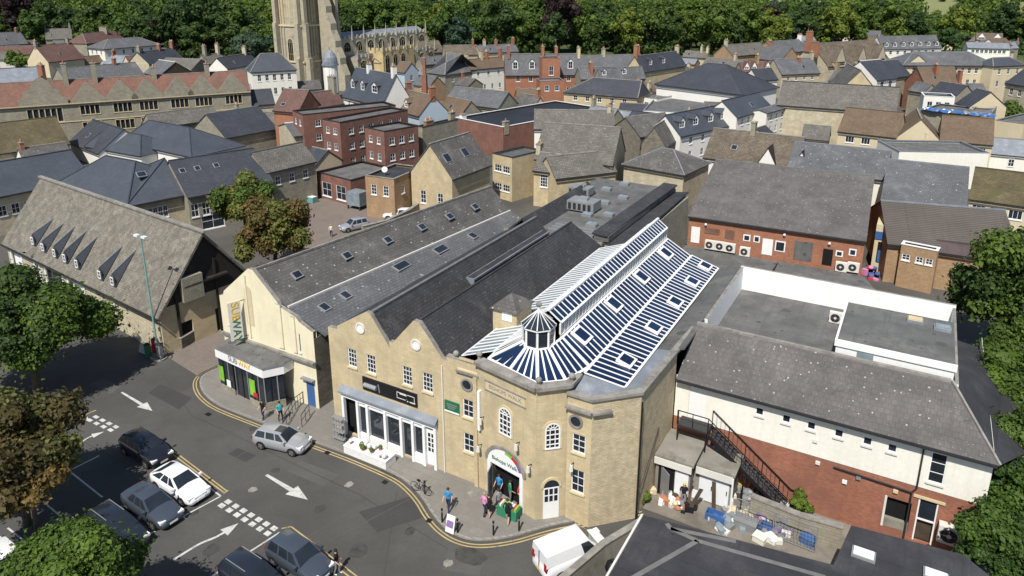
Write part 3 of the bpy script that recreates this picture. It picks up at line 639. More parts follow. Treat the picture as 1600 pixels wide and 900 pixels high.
# slate roofs behind the gables
rf = MB()
def ez(pts, m='slate_market', th=.14): rf.slab([W(*p) for p in pts], th, m)
n1 = 24.0
ez([(0, .3, 8.15), (3.9, .3, 10.4), (3.9, n1, 10.4), (0, n1, 8.15)]); ez([(3.95, .3, 10.4), (5.75, .3, 8.5), (5.75, n1, 8.5), (3.95, n1, 10.4)])
rf.box(W(0, 0), E, N, 3.82, 4.05, .3, n1, 10.36, 10.5, 'seam')
rf.build('roof', mk)
rf = MB(); ez([(5.8, .3, 8.52), (7.9, .3, 10.75), (7.9, n1-.6, 10.75), (5.8, n1+1.2, 8.52)]); ez([(7.95, .3, 10.75), (10.5, .3, 8.1), (10.5, n1+1.2, 8.1), (7.95, n1-.6, 10.75)]); ez([(10.5, n1+1.22, 8.1), (5.8, n1+1.22, 8.52), (7.92, n1-.6, 10.74)])
rf.box(W(0, 0), E, N, 7.84, 8.0, .3, n1-.6, 10.72, 10.83, 'slate_market'); rf.build('roof', mk)
g = MB(); g.box(W(5.0, 10.5), E, N, -.05, .55, 0, 13, 8.5, 9.35, 'felt_dark'); g.box(W(5.0, 10.5), E, N, .55, .66, 0, 13, 9.25, 9.42, 'lead'); g.box(W(5.0, 10.5), E, N, -.12, -.055, 0, 13, 9.3, 9.42, 'lead'); g.box(W(5.0, 10.5), E, N, -.12, .66, -.12, 0, 8.5, 9.42, 'lead'); g.build('roof_lantern', mk)
g = MB(); g.box(W(10.3, 5.6), E, N, 0, 1.9, 0, 2.2, 8.0, 10.05, 'stone_market'); g.box(W(10.3, 5.6), E, N, .75, 1.55, -.04, 0, 9.3, 9.95, 'white')
g2_ = [W(10.1, 5.4, 10.05), W(12.4, 5.4, 10.05), W(12.4, 8, 10.05), W(10.1, 8, 10.05)]; ap = W(11.2, 6.7, 10.95)
for i in range(4): g.face([g2_[i], g2_[(i+1) % 4], ap], 'slate_old')
g.face(g2_[::-1], 'slate_old'); g.build('stair_turret', mk)
# long glass roof
GN0, GN1 = 3.2, 24.0
fr, gl = MB(), MB()
def glazed(tl, tr, br, bl, n, bw=.085, edge=.12, lift=.025, frame='white', glass='glass_roof'):
    tl, tr, br, bl = [Vector(p) for p in (tl, tr, br, bl)]
    nn = (tr-tl).cross(bl-tl).normalized(); nn = nn if nn.z > 0 else -nn
    if abs(nn.z) < .05: nn = nn if nn.dot(Vector((0, -1, 0))) > 0 else -nn
    gl.slab([tl, tr, br, bl] if abs(nn.z) > .05 else [tl, tr, br, bl], .03, glass)
    for i in range(n+1):
        f = i/n; a, b = tl.lerp(tr, f), bl.lerp(br, f); d = (b-a).normalized(); s = nn.cross(d).normalized(); ww = bw if 0 < i < n else edge*.5
        fr.solid([a-s*ww, a+s*ww, b+s*ww, b-s*ww] if (s.cross(d)).dot(nn) > 0 else [a+s*ww, a-s*ww, b-s*ww, b+s*ww], [x+nn*lift for x in ([a-s*ww, a+s*ww, b+s*ww, b-s*ww] if (s.cross(d)).dot(nn) > 0 else [a+s*ww, a-s*ww, b-s*ww, b+s*ww])], frame)
    for p, q in ((tl, tr), (bl, br)):
        d = (q-p).normalized(); s = nn.cross(d).normalized()*.07
        fr.solid([p-s, q-s, q+s, p+s], [x+nn*(lift+.012) for x in (p-s, q-s, q+s, p+s)], frame)
nb = 38
glazed(W(15.9, GN0, 12.15), W(15.9, GN1, 12.15), W(16.75, GN1, 11.55), W(16.75, GN0, 11.55), nb, .045)
glazed(W(16.85, GN0, 10.55), W(16.85, GN1, 10.55), W(18.95, GN1, 9.35), W(18.95, GN0-.4, 9.35), nb, .045)
glazed(W(18.98, 1.9, 9.32), W(18.98, GN1+.3, 9.32), W(21.3, GN1+.3, 8.6), W(21.3, 2.7, 8.6), 40, .045)
glazed(W(15.85, GN0, 12.15), W(15.85, GN1, 12.15), W(15.05, GN1, 11.55), W(15.05, GN0, 11.55), nb, .07)
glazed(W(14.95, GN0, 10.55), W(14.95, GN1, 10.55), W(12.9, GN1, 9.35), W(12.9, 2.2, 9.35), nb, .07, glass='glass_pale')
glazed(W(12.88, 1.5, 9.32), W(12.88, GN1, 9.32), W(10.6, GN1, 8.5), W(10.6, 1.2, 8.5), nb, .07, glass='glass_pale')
# clerestory sides and end
for e_, in ((16.7,), (15.1,)):
    fr.box(W(0, 0), E, N, e_-.05, e_+.05, GN0, GN1, 10.5, 10.66, 'white'); fr.box(W(0, 0), E, N, e_-.05, e_+.05, GN0, GN1, 11.42, 11.5, 'white')
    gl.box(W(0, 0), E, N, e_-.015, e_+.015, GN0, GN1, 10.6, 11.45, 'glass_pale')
    for i in range(nb+1): n_ = GN0+(GN1-GN0)*i/nb; fr.box(W(0, 0), E, N, e_-.05, e_+.05, n_-.045, n_+.045, 10.66, 11.42, 'white')
fr.box(W(0, 0), E, N, 15.78, 15.98, GN0-.1, GN1+.1, 12.16, 12.28, 'white')
fr.solid([W(15.05, GN1, 9.3), W(16.75, GN1, 9.3), W(16.75, GN1+.1, 9.3), W(15.05, GN1+.1, 9.3)], [W(15.05, GN1, 11.5), W(16.75, GN1, 11.5), W(16.75, GN1+.1, 11.5), W(15.05, GN1+.1, 11.5)], 'white')
pe = [(12.9, 8.6), (18.95, 8.6), (18.95, 9.3), (16.8, 10.5), (15, 10.5), (12.9, 9.3)]
fr.solid([W(e, GN1+.02, z) for e, z in pe], [W(e, GN1+.14, z) for e, z in pe], 'white_wall')
# skirt fan round the lantern
tc = (15.85, 1.9); drum = []
for k in range(8): t = math.radians(-157.5+22.5*0+45*k); drum.append((tc[0]+.95*math.cos(t), tc[1]+.95*math.sin(t)))
outer = {0: (12.95, 2.4), 1: (13.0, .35), 2: (16.9, -.55), 3: (18.35, .55), 4: (18.9, 2.9)}
seq = [((14.95, 3.2), (12.9, 2.6)), ((drum[0][0]-.0, drum[0][1]), (13.05, .5)), ((drum[1][0], drum[1][1]), (14.9, .0)), ((drum[2][0], drum[2][1]), (17.1, -.55)), ((drum[3][0], drum[3][1]), (18.4, .55)), ((16.85, 3.2), (18.92, 2.7))]
for i in range(5):
    (a0, b0), (a1, b1) = seq[i], seq[i+1]
    zt = 10.55; glazed(W(a0[0], a0[1], zt), W(a1[0], a1[1], zt), W(b1[0], b1[1], 9.33), W(b0[0], b0[1], 9.33), (4, 3, 4, 3, 4)[i], .05, .2)
go_ = fr.build('glass_roof_frame', mk); gl.build('roof_pane', go_)
# lantern
lt, lg = MB(), MB()
for k in range(8):
    p, q = W(*drum[k]), W(*drum[(k+1) % 8]); u_ = (q-p).normalized(); v_ = Z.cross(u_); l_ = (q-p).length
    lt.box(p, u_, v_, -.06, .06, -.06, .06, 10.45, 11.75, 'white'); lt.box(p, u_, v_, 0, l_, -.05, .05, 10.45, 10.62, 'white'); lt.box(p, u_, v_, -.08, l_+.08, -.12, .03, 11.72, 11.8, 'white')
    lg.box(p, u_, v_, .05, l_-.05, -.01, .01, 10.62, 11.7, 'glass_win')
    c_ = W(*tc); po, qo = c_+(p-c_)*1.15, c_+(q-c_)*1.15
    lg.face([po+Z*11.83, qo+Z*11.83, c_+Z*12.75], 'glass_win'); lt.bar(po+Z*11.84, c_+Z*12.78, .035, 'white')
    lt.bar(po.lerp(qo, .5)+Z*11.84, c_+Z*12.76, .015, 'white')
c_ = W(*tc); lt.bar(c_+Z*12.7, c_+Z*13.0, .1, 'white', n=8); lt.sphere(c_+Z*13.1, .18, 'coping', 8)
lo = lt.build('roof_turret', mk); lg.build('pane', lo)
# opening rooflights in the glass
def skyl(e, n, z, de, dz, s=.55, dark=True):
    g = MB(); a_ = W(e, n-.6, z); b_ = W(e, n+.6, z); d_ = W(e+de, n, z-dz)-W(e, n, z); nn = (b_-a_).cross(d_).normalized(); nn = nn if nn.z > 0 else -nn
    q = [a_, b_, b_+d_, a_+d_]
    if (q[1]-q[0]).cross(q[2]-q[0]).dot(nn) < 0: q.reverse()
    c_ = sum(q, Vector())/4; g.solid([x for x in q], [x+nn*.16 for x in q], 'white'); q2 = [c_+(x-c_)*.72 for x in q]; g.solid([x+nn*.1 for x in q2], [x+nn*.175 for x in q2], 'glass_roof'); g.build('rooflight', mk)
for n_ in (4.6, 10.0, 15.6, 21.4): skyl(17.0, n_, 10.48, 1.05, .6)
for n_ in (5.2, 10.4, 15.2, 19.6, 23.4): skyl(19.9, n_, 9.05, 1.0, .31)
for n_ in (8, 13, 18, 22): skyl(13.2, n_, 9.5, .8, -.46)
# lead and slate gutters beside the glass
g = MB(); g.slab([W(21.3, 2.7, 8.55), W(22.4, 2.8, 8.72), W(22.7, 8.4, 8.72), W(21.35, 8.4, 8.5)], .1, 'lead'); g.face([W(18.8, .5, 8.74), W(20.2, .45, 8.74), W(22.1, 2.6, 8.74), W(21.3, 2.75, 8.62), W(18.98, 1.95, 9.2)], 'lead')
g.slab([W(21.35, 8.4, 8.45), W(23.15, 8.4, 9.05), W(23.15, GN1+.5, 9.05), W(21.35, GN1+.5, 8.45)], .12, 'felt'); g.face([W(21.3, GN1+.32, 8.55), W(18.98, GN1+.32, 8.55), W(18.98, GN1+.32, 7), W(21.3, GN1+.32, 7)], 'stone_grey'); g.build('gutter', mk)
# flat roofs and plant at the back
g = MB(); g.prism([W(.6, 24.35), W(22.3, 24.35), W(23, 45), W(12, 45.2), W(11.5, 47.5), W(.6, 47)], 1, 2.35, 'felt')
g.build('low_flat_roof', mk)
g = MB(); g.prism([W(.2, 24.32), W(10.2, 25.3), W(10.6, 46.5), W(.6, 46.5)], 0, 8.55, 'stone_grey', 'felt'); g.build('rear_block', mk)
g = MB(); rf = g; ez([(10.2, 25.6, 8.3), (12.7, 25.4, 8.7), (12.4, 45.5, 8.7), (10.6, 46, 8.3)], 'slate_market'); ez([(9.0, 25.7, 9.2), (10.6, 25.6, 9.2), (10.9, 46, 9.2), (9.2, 46.2, 9.2)], 'slate_market')
g.box(W(0, 0), E, N, 10.4, 12.6, 25.5, 45, 2, 8.25, 'stone_grey'); g.box(W(0, 0), E, N, 9.2, 10.7, 25.75, 45.8, 8.5, 9.1, 'felt'); g.build('rear_roof', mk)
g = MB(); rf = g; ez([(.1, 24.4, 8.1), (2.2, 24.4, 9.9), (2.2, 40, 9.9), (.1, 40, 8.1)], 'slate_market'); ez([(2.2, 24.4, 9.9), (3.3, 24.4, 8.6), (3.3, 40, 8.6), (2.2, 40, 9.9)], 'slate_market'); g.build('rear_roof', mk)
for k in range(3):
    g = MB(); g.box(W(4.2, 26+.8*k), E, N, 0, 4.8-.3*k, 0, .25, 8.56, 8.75, 'galv'); g.build('duct', mk)
def ac_unit(loc, u, label, group=None, s=1.0, name='air_conditioning_unit', z=0):
    v = Z.cross(u); t = thing(name, label, 'air conditioner', loc, group); g = MB(); zz = 0
    g.box(loc, u, v, -.42*s, .42*s, -.17*s, .17*s, zz+.06, zz+.78*s, 'offwhite'); g.box(loc, u, v, -.4*s, -.3*s, -.16*s, .16*s, zz, zz+.06, 'gutter'); g.box(loc, u, v, .3*s, .4*s, -.16*s, .16*s, zz, zz+.06, 'gutter'); g.build('casing', t)
    g = MB(); c = loc+Z*(.42*s)-v*(.175*s)-u*.06*s; g.solid([c+u*(.29*s*math.cos(k*math.pi/6))+Z*(.29*s*math.sin(k*math.pi/6)) for k in range(12)], [c+u*(.29*s*math.cos(k*math.pi/6))+Z*(.29*s*math.sin(k*math.pi/6))-v*.02 for k in range(12)], 'gutter'); g.bar(c-v*.02, c-v*.04, .09*s, 'offwhite', n=8)
    for k in (0, 1): g.bar(c-v*.03+(u if k else Z)*.28*s, c-v*.03-(u if k else Z)*.28*s, .012, 'galv')
    g.build('fan', t); return t
for i, (px, py, s_) in enumerate(((912, 328, 1.7), (908, 304, 1.4))):
    p = P(px, py, 8.6); p.z = 0; t = thing('roof_plant_unit', ['large grey roof plant box with louvres on the market hall flat roof', 'smaller grey roof plant box beyond the larger one on the flat roof'][i], 'plant unit', p); g = MB()
    g.box(p, E, N, -.9*s_, .9*s_, -.6*s_, .6*s_, 8.75, 8.8+.55*s_, 'galv'); g.box(p, E, N, -.5, .5, -.4, .4, 8.8+.55*s_, 9.1+.55*s_, 'metal'); g.build('casing', t)
    g = MB()
    for k in range(5): g.box(p, E, N, -.8*s_+.33*s_*k, -.6*s_+.33*s_*k, -.6*s_-.02, -.6*s_, 8.85, 8.7+.5*s_, 'gutter')
    g.build('louvre', t)
for i, (px, py) in enumerate(((925, 353), (951, 337), (945, 318), (974, 310), (976, 289), (918, 337), (948, 297))):
    p = P(px, py, 8.6); p.z = 0; g = MB(); g.box(p, E, N, -.55, .55, -.4, .4, 8.56, 8.86, 'galv'); g.box(p, E, N, -.47, .47, -.32, .32, 8.86, 8.93, 'glass_pale'); tag(g.build('roof_vent'), 'small grey box on the market hall flat roof, '+['nearest the hipped slates', 'beside the duct rails', 'in the middle of the felt', 'against the long slate strip', 'farthest right beyond the plant', 'below the larger plant box', 'near the smaller plant box'][i], 'roof vent', 'small boxes on the market hall flat roof')
SILL[0] = 'offwhite'
rb = thing('cream_and_brick_building', 'long cream rendered building with brick ground floor and speckled roof right of the market hall', 'building', W(31.5, 16))
A0 = W(22.82, 8.3); L_ = 17.7
sw = [(s, s+.5, 5.75, 6.3) for s in (5.15, 6.75, 8.2, 9.75, 11.3, 12.6)]
mb = MB(); up_ops = sw+[(14.8, 15.6, 4.55, 6.5), (.95, 2.05, 4.3, 6.5)]
wall(mb, A0, E, L_, 4.02, 7.1, N, 'render_offwhite', up_ops, .14)
lo_ops = [(13.0, 14.3, .75, 2.75), (14.6, 15.6, .4, 3.3)]
wall(mb, A0+N*.03, E, L_, -.2, 4.0, N, 'brick_red', lo_ops, .2)
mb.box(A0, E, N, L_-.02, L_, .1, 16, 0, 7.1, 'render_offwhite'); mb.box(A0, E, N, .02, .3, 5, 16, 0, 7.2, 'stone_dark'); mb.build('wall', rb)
for o in sw: window(rb, A0, E, N, *o, 1, 1, near=True, dep=.1)
window(rb, A0, E, N, 14.8, 15.6, 4.55, 6.5, 1, 3, near=True, dep=.1)
g = MB(); g.box(A0, E, N, .95, 2.05, .02, .06, 4.3, 6.5, 'white'); g.box(A0, E, N, .9, .95, -.02, .06, 4.3, 6.5, 'offwhite'); g.build('door', rb)
g = MB(); g.box(A0, E, N, 13.0, 14.3, .3, .34, .7, 2.75, 'dark_opening'); g.box(A0, E, -N, 12.9, 13.02, -.1, .02, .7, 2.8, 'offwhite'); g.box(A0, E, N, 13.02, 14.28, .05, .3, .76, 1.3, 'concrete'); g.build('loading_door', rb)
g = MB(); g.box(A0, E, N, 14.62, 15.58, .12, .15, 1.9, 3.28, 'glass_win'); g.box(A0, E, N, 14.62, 15.58, .3, .34, .4, 1.9, 'timber_brown')
for s in (14.6, 15.52): g.box(A0, E, N, s, s+.08, .05, .14, .4, 3.3, 'white')
g.box(A0, E, N, 14.68, 15.52, .05, .14, 1.86, 1.94, 'white'); g.box(A0, E, -N, 14.3, 15.9, -.02, .05, 3.32, 3.48, 'ashlar'); g.build('door', rb)
g = MB(); g.bar(W(37.0, 8.22, 7.0), W(37.2, 8.22, 6.6), .05, 'gutter', n=6); g.bar(W(37.2, 8.22, 6.6), W(37.2, 8.22, 3.9), .05, 'gutter', n=6); g.bar(W(37.2, 8.22, 3.9), W(37.0, 8.22, 3.6), .05, 'gutter', n=6); g.bar(W(37.0, 8.22, 3.6), W(37.0, 8.22, .2), .05, 'gutter', n=6); g.bar(W(32.8, 8.2, 3.75), W(37.0, 8.2, 3.6), .05, 'gutter', n=6); g.build('downpipe', rb)
for e_, z_, m_ in ((31.6, 5.0, 'offwhite'), (31.9, 3.55, 'offwhite'), (34.2, 3.35, 'galv'), (33.5, 2.8, 'white'), (36.2, 3.2, 'ashlar')):
    g = MB(); g.box(W(e_, 8.3), E, -N, -.13, .13, -.04, .1, z_, z_+.2, m_); g.build('wall_light', rb)
g = MB(); q = [W(22.9, 7.95, 6.95), W(40.75, 7.95, 6.95), W(38.2, 11.7, 9.35), W(23.05, 11.7, 9.35)]; g.slab(q, .14, 'tile_concrete')
g.box(W(22.95, 0), E, N, 0, 17.7, 7.85, 7.98, 6.78, 6.93, 'gutter'); g.box(W(23.05, 11.62), E, N, 0, 15.1, 0, .25, 9.28, 9.46, 'coping'); g.bar(W(40.75, 7.95, 7.0), W(38.2, 11.7, 9.42), .09, 'coping'); g.build('roof', rb)
g = MB(); g.slab([W(38.3, 11.8, 9.2), W(40.7, 8.0, 6.9), W(42.6, 12, 6.0), W(42.3, 24.3, 6.0), W(38.5, 24.3, 6.6)], .1, 'felt_dark'); g.box(W(42.2, 9.5), E, N, 0, .2, 1.5, 14.8, 0, 5.8, 'brick_red'); g.build('side_roof', rb)
g = MB(); g.prism([W(23.3, 11.8), W(38.4, 11.8), W(38.4, 24.4), W(23.3, 24.4)], 1, 7.15, 'render_offwhite', 'felt'); g.build('flat_roof', rb)
g = MB(); g.box(W(0, 0), E, N, 23.15, 38.6, 24.25, 24.5, 6, 9.2, 'white_wall', 'coping'); g.box(W(0, 0), E, N, 23.15, 23.38, 13.2, 24.25, 6, 9.12, 'white_wall', 'coping'); g.box(W(0, 0), E, N, 38.42, 38.6, 12.2, 24.25, 6, 9.0, 'white_wall', 'coping'); g.face([W(23.15, 11.75, 7), W(23.15, 13.2, 7), W(23.15, 13.2, 9.1), W(23.15, 11.75, 9.3)], 'slate_old'); g.build('parapet', rb)
g = MB(); g.prism([W(31.75, 12.6), W(38.3, 12.6), W(38.3, 19.2), W(31.75, 19.2)], 7, 9.95, 'white_wall', 'felt')
g.box(W(0, 0), E, N, 31.65, 38.4, 12.5, 12.62, 9.6, 10.05, 'white'); g.box(W(0, 0), E, N, 31.65, 31.78, 12.62, 19.3, 9.75, 10.02, 'white'); ph = g.build('penthouse', rb)
g = MB(); g.box(W(33.0, 12.6), E, -N, 0, .95, 0, .05, 9.05, 9.55, 'glass_pale'); g.build('louvre', ph)
for i, (e_, n_, m_) in enumerate(((36.0, 18.0, 'ashlar'), (37.6, 17.6, 'glass_pale'))):
    g = MB(); g.box(W(e_, n_), E, N, -.5, .5, -.35, .35, 9.96, 10.15, 'lead'); g.box(W(e_, n_), E, N, -.42, .42, -.27, .27, 10.15, 10.26, m_); g.build('rooflight', ph)
ac_unit(W(31.0, 21.4, 7.15), E, 'white air conditioning unit in the sunken flat roof beside the white penthouse', s=1.15)
ac_unit(W(39.2, 7.95, 1.2), E, 'tall white air conditioning unit on the brick wall under the cream render near the trees', s=1.5)
# ------------------------------------------------------------- escape stair
st = thing('escape_stair', 'black metal escape stair running down from the white upper door along the brick wall', 'staircase', W(27, 7.4))
g = MB(); g.box(W(23.4, 7.1), E, N, 0, 2.0, 0, 1.12, 4.1, 4.22, 'gutter')
S = [(25.4+.27*i, 4.1-.208*i) for i in range(1, 20)]
for e_, z_ in S: g.box(W(e_, 7.15), E, N, -.14, .14, 0, 1.0, z_-.03, z_+.02, 'felt_dark')
g.build('tread', st)
for n_ in (7.1, 8.18):
    g = MB(); g.solid([W(25.4, n_-.03, 3.9), W(25.4, n_+.03, 3.9), W(30.6, n_+.03, 0), W(30.6, n_-.03, 0)], [W(25.4, n_-.03, 4.2), W(25.4, n_+.03, 4.2), W(30.6, n_+.03, .25), W(30.6, n_-.03, .25)], 'black'); g.build('stringer', st)
for n_ in (7.1, 8.2):
    g = MB(); g.bar(W(25.4, n_, 5.25), W(30.6, n_, 1.25), .035, 'black')
    if n_ < 8: g.bar(W(23.4, n_, 5.25), W(25.4, n_, 5.25), .035, 'black'); g.bar(W(25.4, n_, 4.75), W(30.6, n_, .75), .02, 'black'); [g.bar(W(e_, n_, 4.2), W(e_, n_, 5.25), .03, 'black') for e_ in (23.4, 24.4, 25.4)]
    for k in range(19): e_ = 25.4+.28*k; z_ = 4.1-.216*k; g.bar(W(e_, n_, z_), W(e_, n_, z_+1.12), .012 if k % 4 else .03, 'black')
    if n_ > 8: g.bar(W(30.6, n_, 1.25), W(31.6, n_, 1.15), .035, 'black')
    g.build('handrail', st)
g = MB(); [g.bar(W(e_, 7.15, 0), W(e_, 7.15, 4.1), .05, 'black') for e_ in (23.45, 25.3)]; g.bar(W(23.45, 7.15, 2.8), W(23.45, 7.15, 5.2), .03, 'black'); g.build('post', st)
g = MB(); g.box(W(28.6, 6.9), E, N, 0, 2.6, -.18, .0, 0, .7, 'stone_dark'); tag(g.build('low_wall'), 'low dark stone wall at the foot of the black escape stair', 'wall')
# ------------------------------------------------------------- yard sheds
sh = thing('yard_shed', 'lean-to shed with stained grey flat roof and blue-grey doors against the market hall flank', 'shed', W(23.7, 6.6))
g = MB(); g.box(W(22.75, 5.1), E, N, 0, 2.25, .1, 3.1, 0, 2.85, 'concrete'); g.box(W(24.9, 5.1), E, N, 0, 2.5, .9, 3.1, 0, 2.55, 'concrete'); g.build('wall', sh)
g = MB(); g.box(W(22.7, 5.0), E, N, 0, 2.5, 0, 3.2, 2.86, 3.02, 'concrete'); g.box(W(25.2, 5.75), E, N, .004, 2.4, 0, 2.4, 2.56, 2.70, 'concrete'); g.box(W(22.7, 5.0), E, -N, 0, 2.4, 0, .06, 2.4, 2.86, 'offwhite'); g.box(W(25.2, 5.72), E, -N, 0, 2.3, 0, .06, 2.1, 2.58, 'offwhite'); g.build('roof', sh)
g = MB(); g.box(W(22.9, 5.2), E, -N, 1.15, 2.0, .0, .05, .05, 2.2, 'lamp_glass'); g.build('door', sh)
g = MB(); g.box(W(23.1, 5.2), (E*.75-N*.66), (N*.75+E*.66), 0, .95, 0, .05, .05, 2.15, 'galv'); g.box(W(22.9, 5.2), E, -N, .05, 1.1, .0, .02, .05, 2.3, 'dark_opening'); g.build('open_door', sh)
for s in (25.4, 26.35):
    g = MB(); g.box(W(s, 6.0), E, -N, 0, .92, .0, .06, .1, 2.0, 'lamp_glass'); g.bar(W(s+.8, 5.9, 1.0), W(s+.8, 5.9, 1.3), .03, 'black'); g.build('door', sh)
g = MB(); g.bar(W(27.5, 5.7, 0), W(27.5, 5.7, 2.5), .06, 'white', n=6); g.bar(W(28.0, 6.3, 0), W(28.0, 6.3, 2.6), .06, 'black', n=6); g.build('post', sh)
# ------------------------------------------------------------- cream gabled shop
sbA, sbB = W(-13.2, 1.3), W(-2.9, 1.3); su = (sbB-sbA).normalized(); sn = Z.cross(su); SL = 10.3
sp = thing('cream_gabled_shop', 'cream rendered gabled shop with projecting white shopfront and long slate roof', 'shop', sbA+su*5+sn*14)
def S_(s, t, z=0.): return sbA+su*s+sn*t+Z*z
prof = [(0, 7.4), (.5, 7.55), (.6, 7.9), (3.8, 10.5), (4.3, 10.5), (6.7, 8.35), (6.9, 8.0), (8.6, 7.5), (8.9, 7.2), (10.1, 6.7), (10.3, 6.7)]
mb = MB(); rects = [(.75, .95, 5.0, 6.5), (8.7, 8.9, 4.6, 6.2), (9.1, 9.95, .1, 2.2)]
wall(mb, sbA, su, SL, -.2, 6.7, sn, 'render_cream', rects, .12)
top = [S_(s, 0, z) for s, z in prof]; mb.face([S_(0, 0, 6.7)]+top[::-1]+[S_(0, 0, 6.7)][:0], 'render_cream'); tb = [p+sn*.35 for p in top]
for i in range(len(top)-1): mb.face([top[i], top[i+1], tb[i+1], tb[i]], 'coping')
mb.face([S_(0, .35, 5)]+tb+[S_(SL, .35, 5)], 'render_cream')
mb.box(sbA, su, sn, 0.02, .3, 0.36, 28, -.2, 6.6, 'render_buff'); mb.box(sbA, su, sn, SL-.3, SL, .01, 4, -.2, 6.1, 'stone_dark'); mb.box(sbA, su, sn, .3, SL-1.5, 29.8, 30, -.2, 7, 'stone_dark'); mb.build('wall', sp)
for s0, s1, zt in ((3.3, 3.45, 9.8), (6.55, 7.1, 8.2), (8.1, 8.5, 7.5)): g = MB(); g.box(sbA, su, -sn, s0, s1, 0, .12, 4.5, zt, 'render_cream', 'coping'); g.build('pilaster', sp)
g = MB(); g.box(sbA, su, -sn, -.1, 10.4, .002, .22, 4.0, 4.2, 'coping'); g.box(sbA, su, -sn, -.05, 10.35, .002, .12, 3.85, 4.0, 'render_cream'); g.box(sbA, su, -sn, 6.9, 10.35, .12, .35, 4.05, 4.22, 'coping'); g.build('cornice', sp)
g = MB(); round_ = [(3.5+.4*math.cos(math.pi*k/8), 8.5+.5*math.sin(math.pi*k/8)) for k in range(9)]+[(3.1, 5.6), (3.9, 5.6)]
g.solid([S_(s, 0, z) for s, z in round_][::-1], [S_(s, -.04, z) for s, z in round_][::-1], 'render_buff'); g.build('blind_arch', sp)
for r_ in rects[:2]: window(sp, sbA, su, sn, *r_, 1, 1, near=True, bw=.04, dep=.08)
g = MB(); g.box(sbA, su, sn, 9.1, 9.95, .03, .08, .1, 2.2, 'blue_paint'); g.box(sbA, su, -sn, 8.85, 10.1, 0, .35, 2.5, 2.6, 'lead'); g.build('door', sp)
# projecting shopfront
g = MB(); g.prism([S_(1.1, -1.85), S_(7.0, -2.3), S_(7.9, -1.0), S_(7.9, -.01), S_(1.1, -.01)], 3.0, 3.85, 'white', 'felt')
g.prism([S_(1.0, -1.97), S_(7.08, -2.42), S_(8.02, -1.05), S_(8.02, -.25), S_(1.0, -.25)], 3.86, 3.94, 'coping', 'felt'); sf = g.build('shopfront', sp)
def fr_run(p, q, n, z0=.5, sill='stone_grey', tgt=None):
    g = MB(); u_ = (q-p).normalized(); v_ = Z.cross(u_); l_ = (q-p).length
    if z0 > .2: g.box(p, u_, v_, 0, l_, -.02, .15, 0, z0, sill)
    for i in range(n+1): x = l_*i/n; g.box(p, u_, v_, x-.04, x+.04, -.02, .08, z0, 3.05, 'black' if i % 2 else 'metal')
    g.box(p, u_, v_, .04, l_-.04, .02, .04, z0, 3.05, 'glass_win'); return g.build('window', sf)
fr_run(S_(1.2, -1.75), S_(3.1, -1.9), 3, .6); fr_run(S_(3.15, -1.75), S_(4.9, -1.88), 2, .14); fr_run(S_(4.95, -2.05), S_(6.9, -2.2), 3, .6); fr_run(S_(6.95, -2.2), S_(7.8, -1.0), 3, .8); fr_run(S_(1.2, -.1), S_(1.2, -1.75), 2, .6)
su2 = (S_(7.0, -2.3)-S_(1.1, -1.85)).normalized(); sn2 = Z.cross(su2)
for pp, aa_, bb_, h0_, h1_, mm_ in ((S_(1.3, -1.79), 0, .6, 1.0, 2.3, 'lime_paint'), (S_(5.2, -2.11), 0, .7, 1.0, 2.4, 'lime_paint'), (S_(5.6, -2.15), 0, .5, .95, 1.35, 'red_paint'), (S_(2.2, -1.86), 0, .5, .7, 1.3, 'white')): g = MB(); g.box(pp, su2, sn2, aa_, bb_, -.05, -.03, h0_, h1_, mm_); g.build('poster', sf)
tf = S_(1.1, -1.85); text(sf, 'SUB', tf+su2*2.3-sn2*.02+Z*3.42, su2, Z, .66, 'galv', .015); text(sf, 'WAY', tf+su2*3.75-sn2*.02+Z*3.42, su2, Z, .66, 'yellow_paint', .015)
bp = S_(2.55, 0); bd = (-sn*.93-su*.37).normalized(); g = MB()
BN = MB(); bu = (su*.30+sn*.95).normalized(); b0 = S_(2.75, -.85); BN.box(b0, bu, Z.cross(bu), -.5, .5, -.05, .05, 4.5, 7.8, 'offwhite'); [BN.bar(S_(3.0, 0, z_), b0+bu*.55+Z*z_, .03, 'black') for z_ in (4.6, 7.7)]; bn = BN.build('banner_sign', sp)
bo = Z.cross(bu)
text(bn, 'SUB', b0+Z*6.97-bo*.065, -Z, bu, .92, 'yellow_paint', .01, name='lettering'); text(bn, 'WAY', b0+Z*5.33-bo*.065, -Z, bu, .92, 'green_paint', .01)
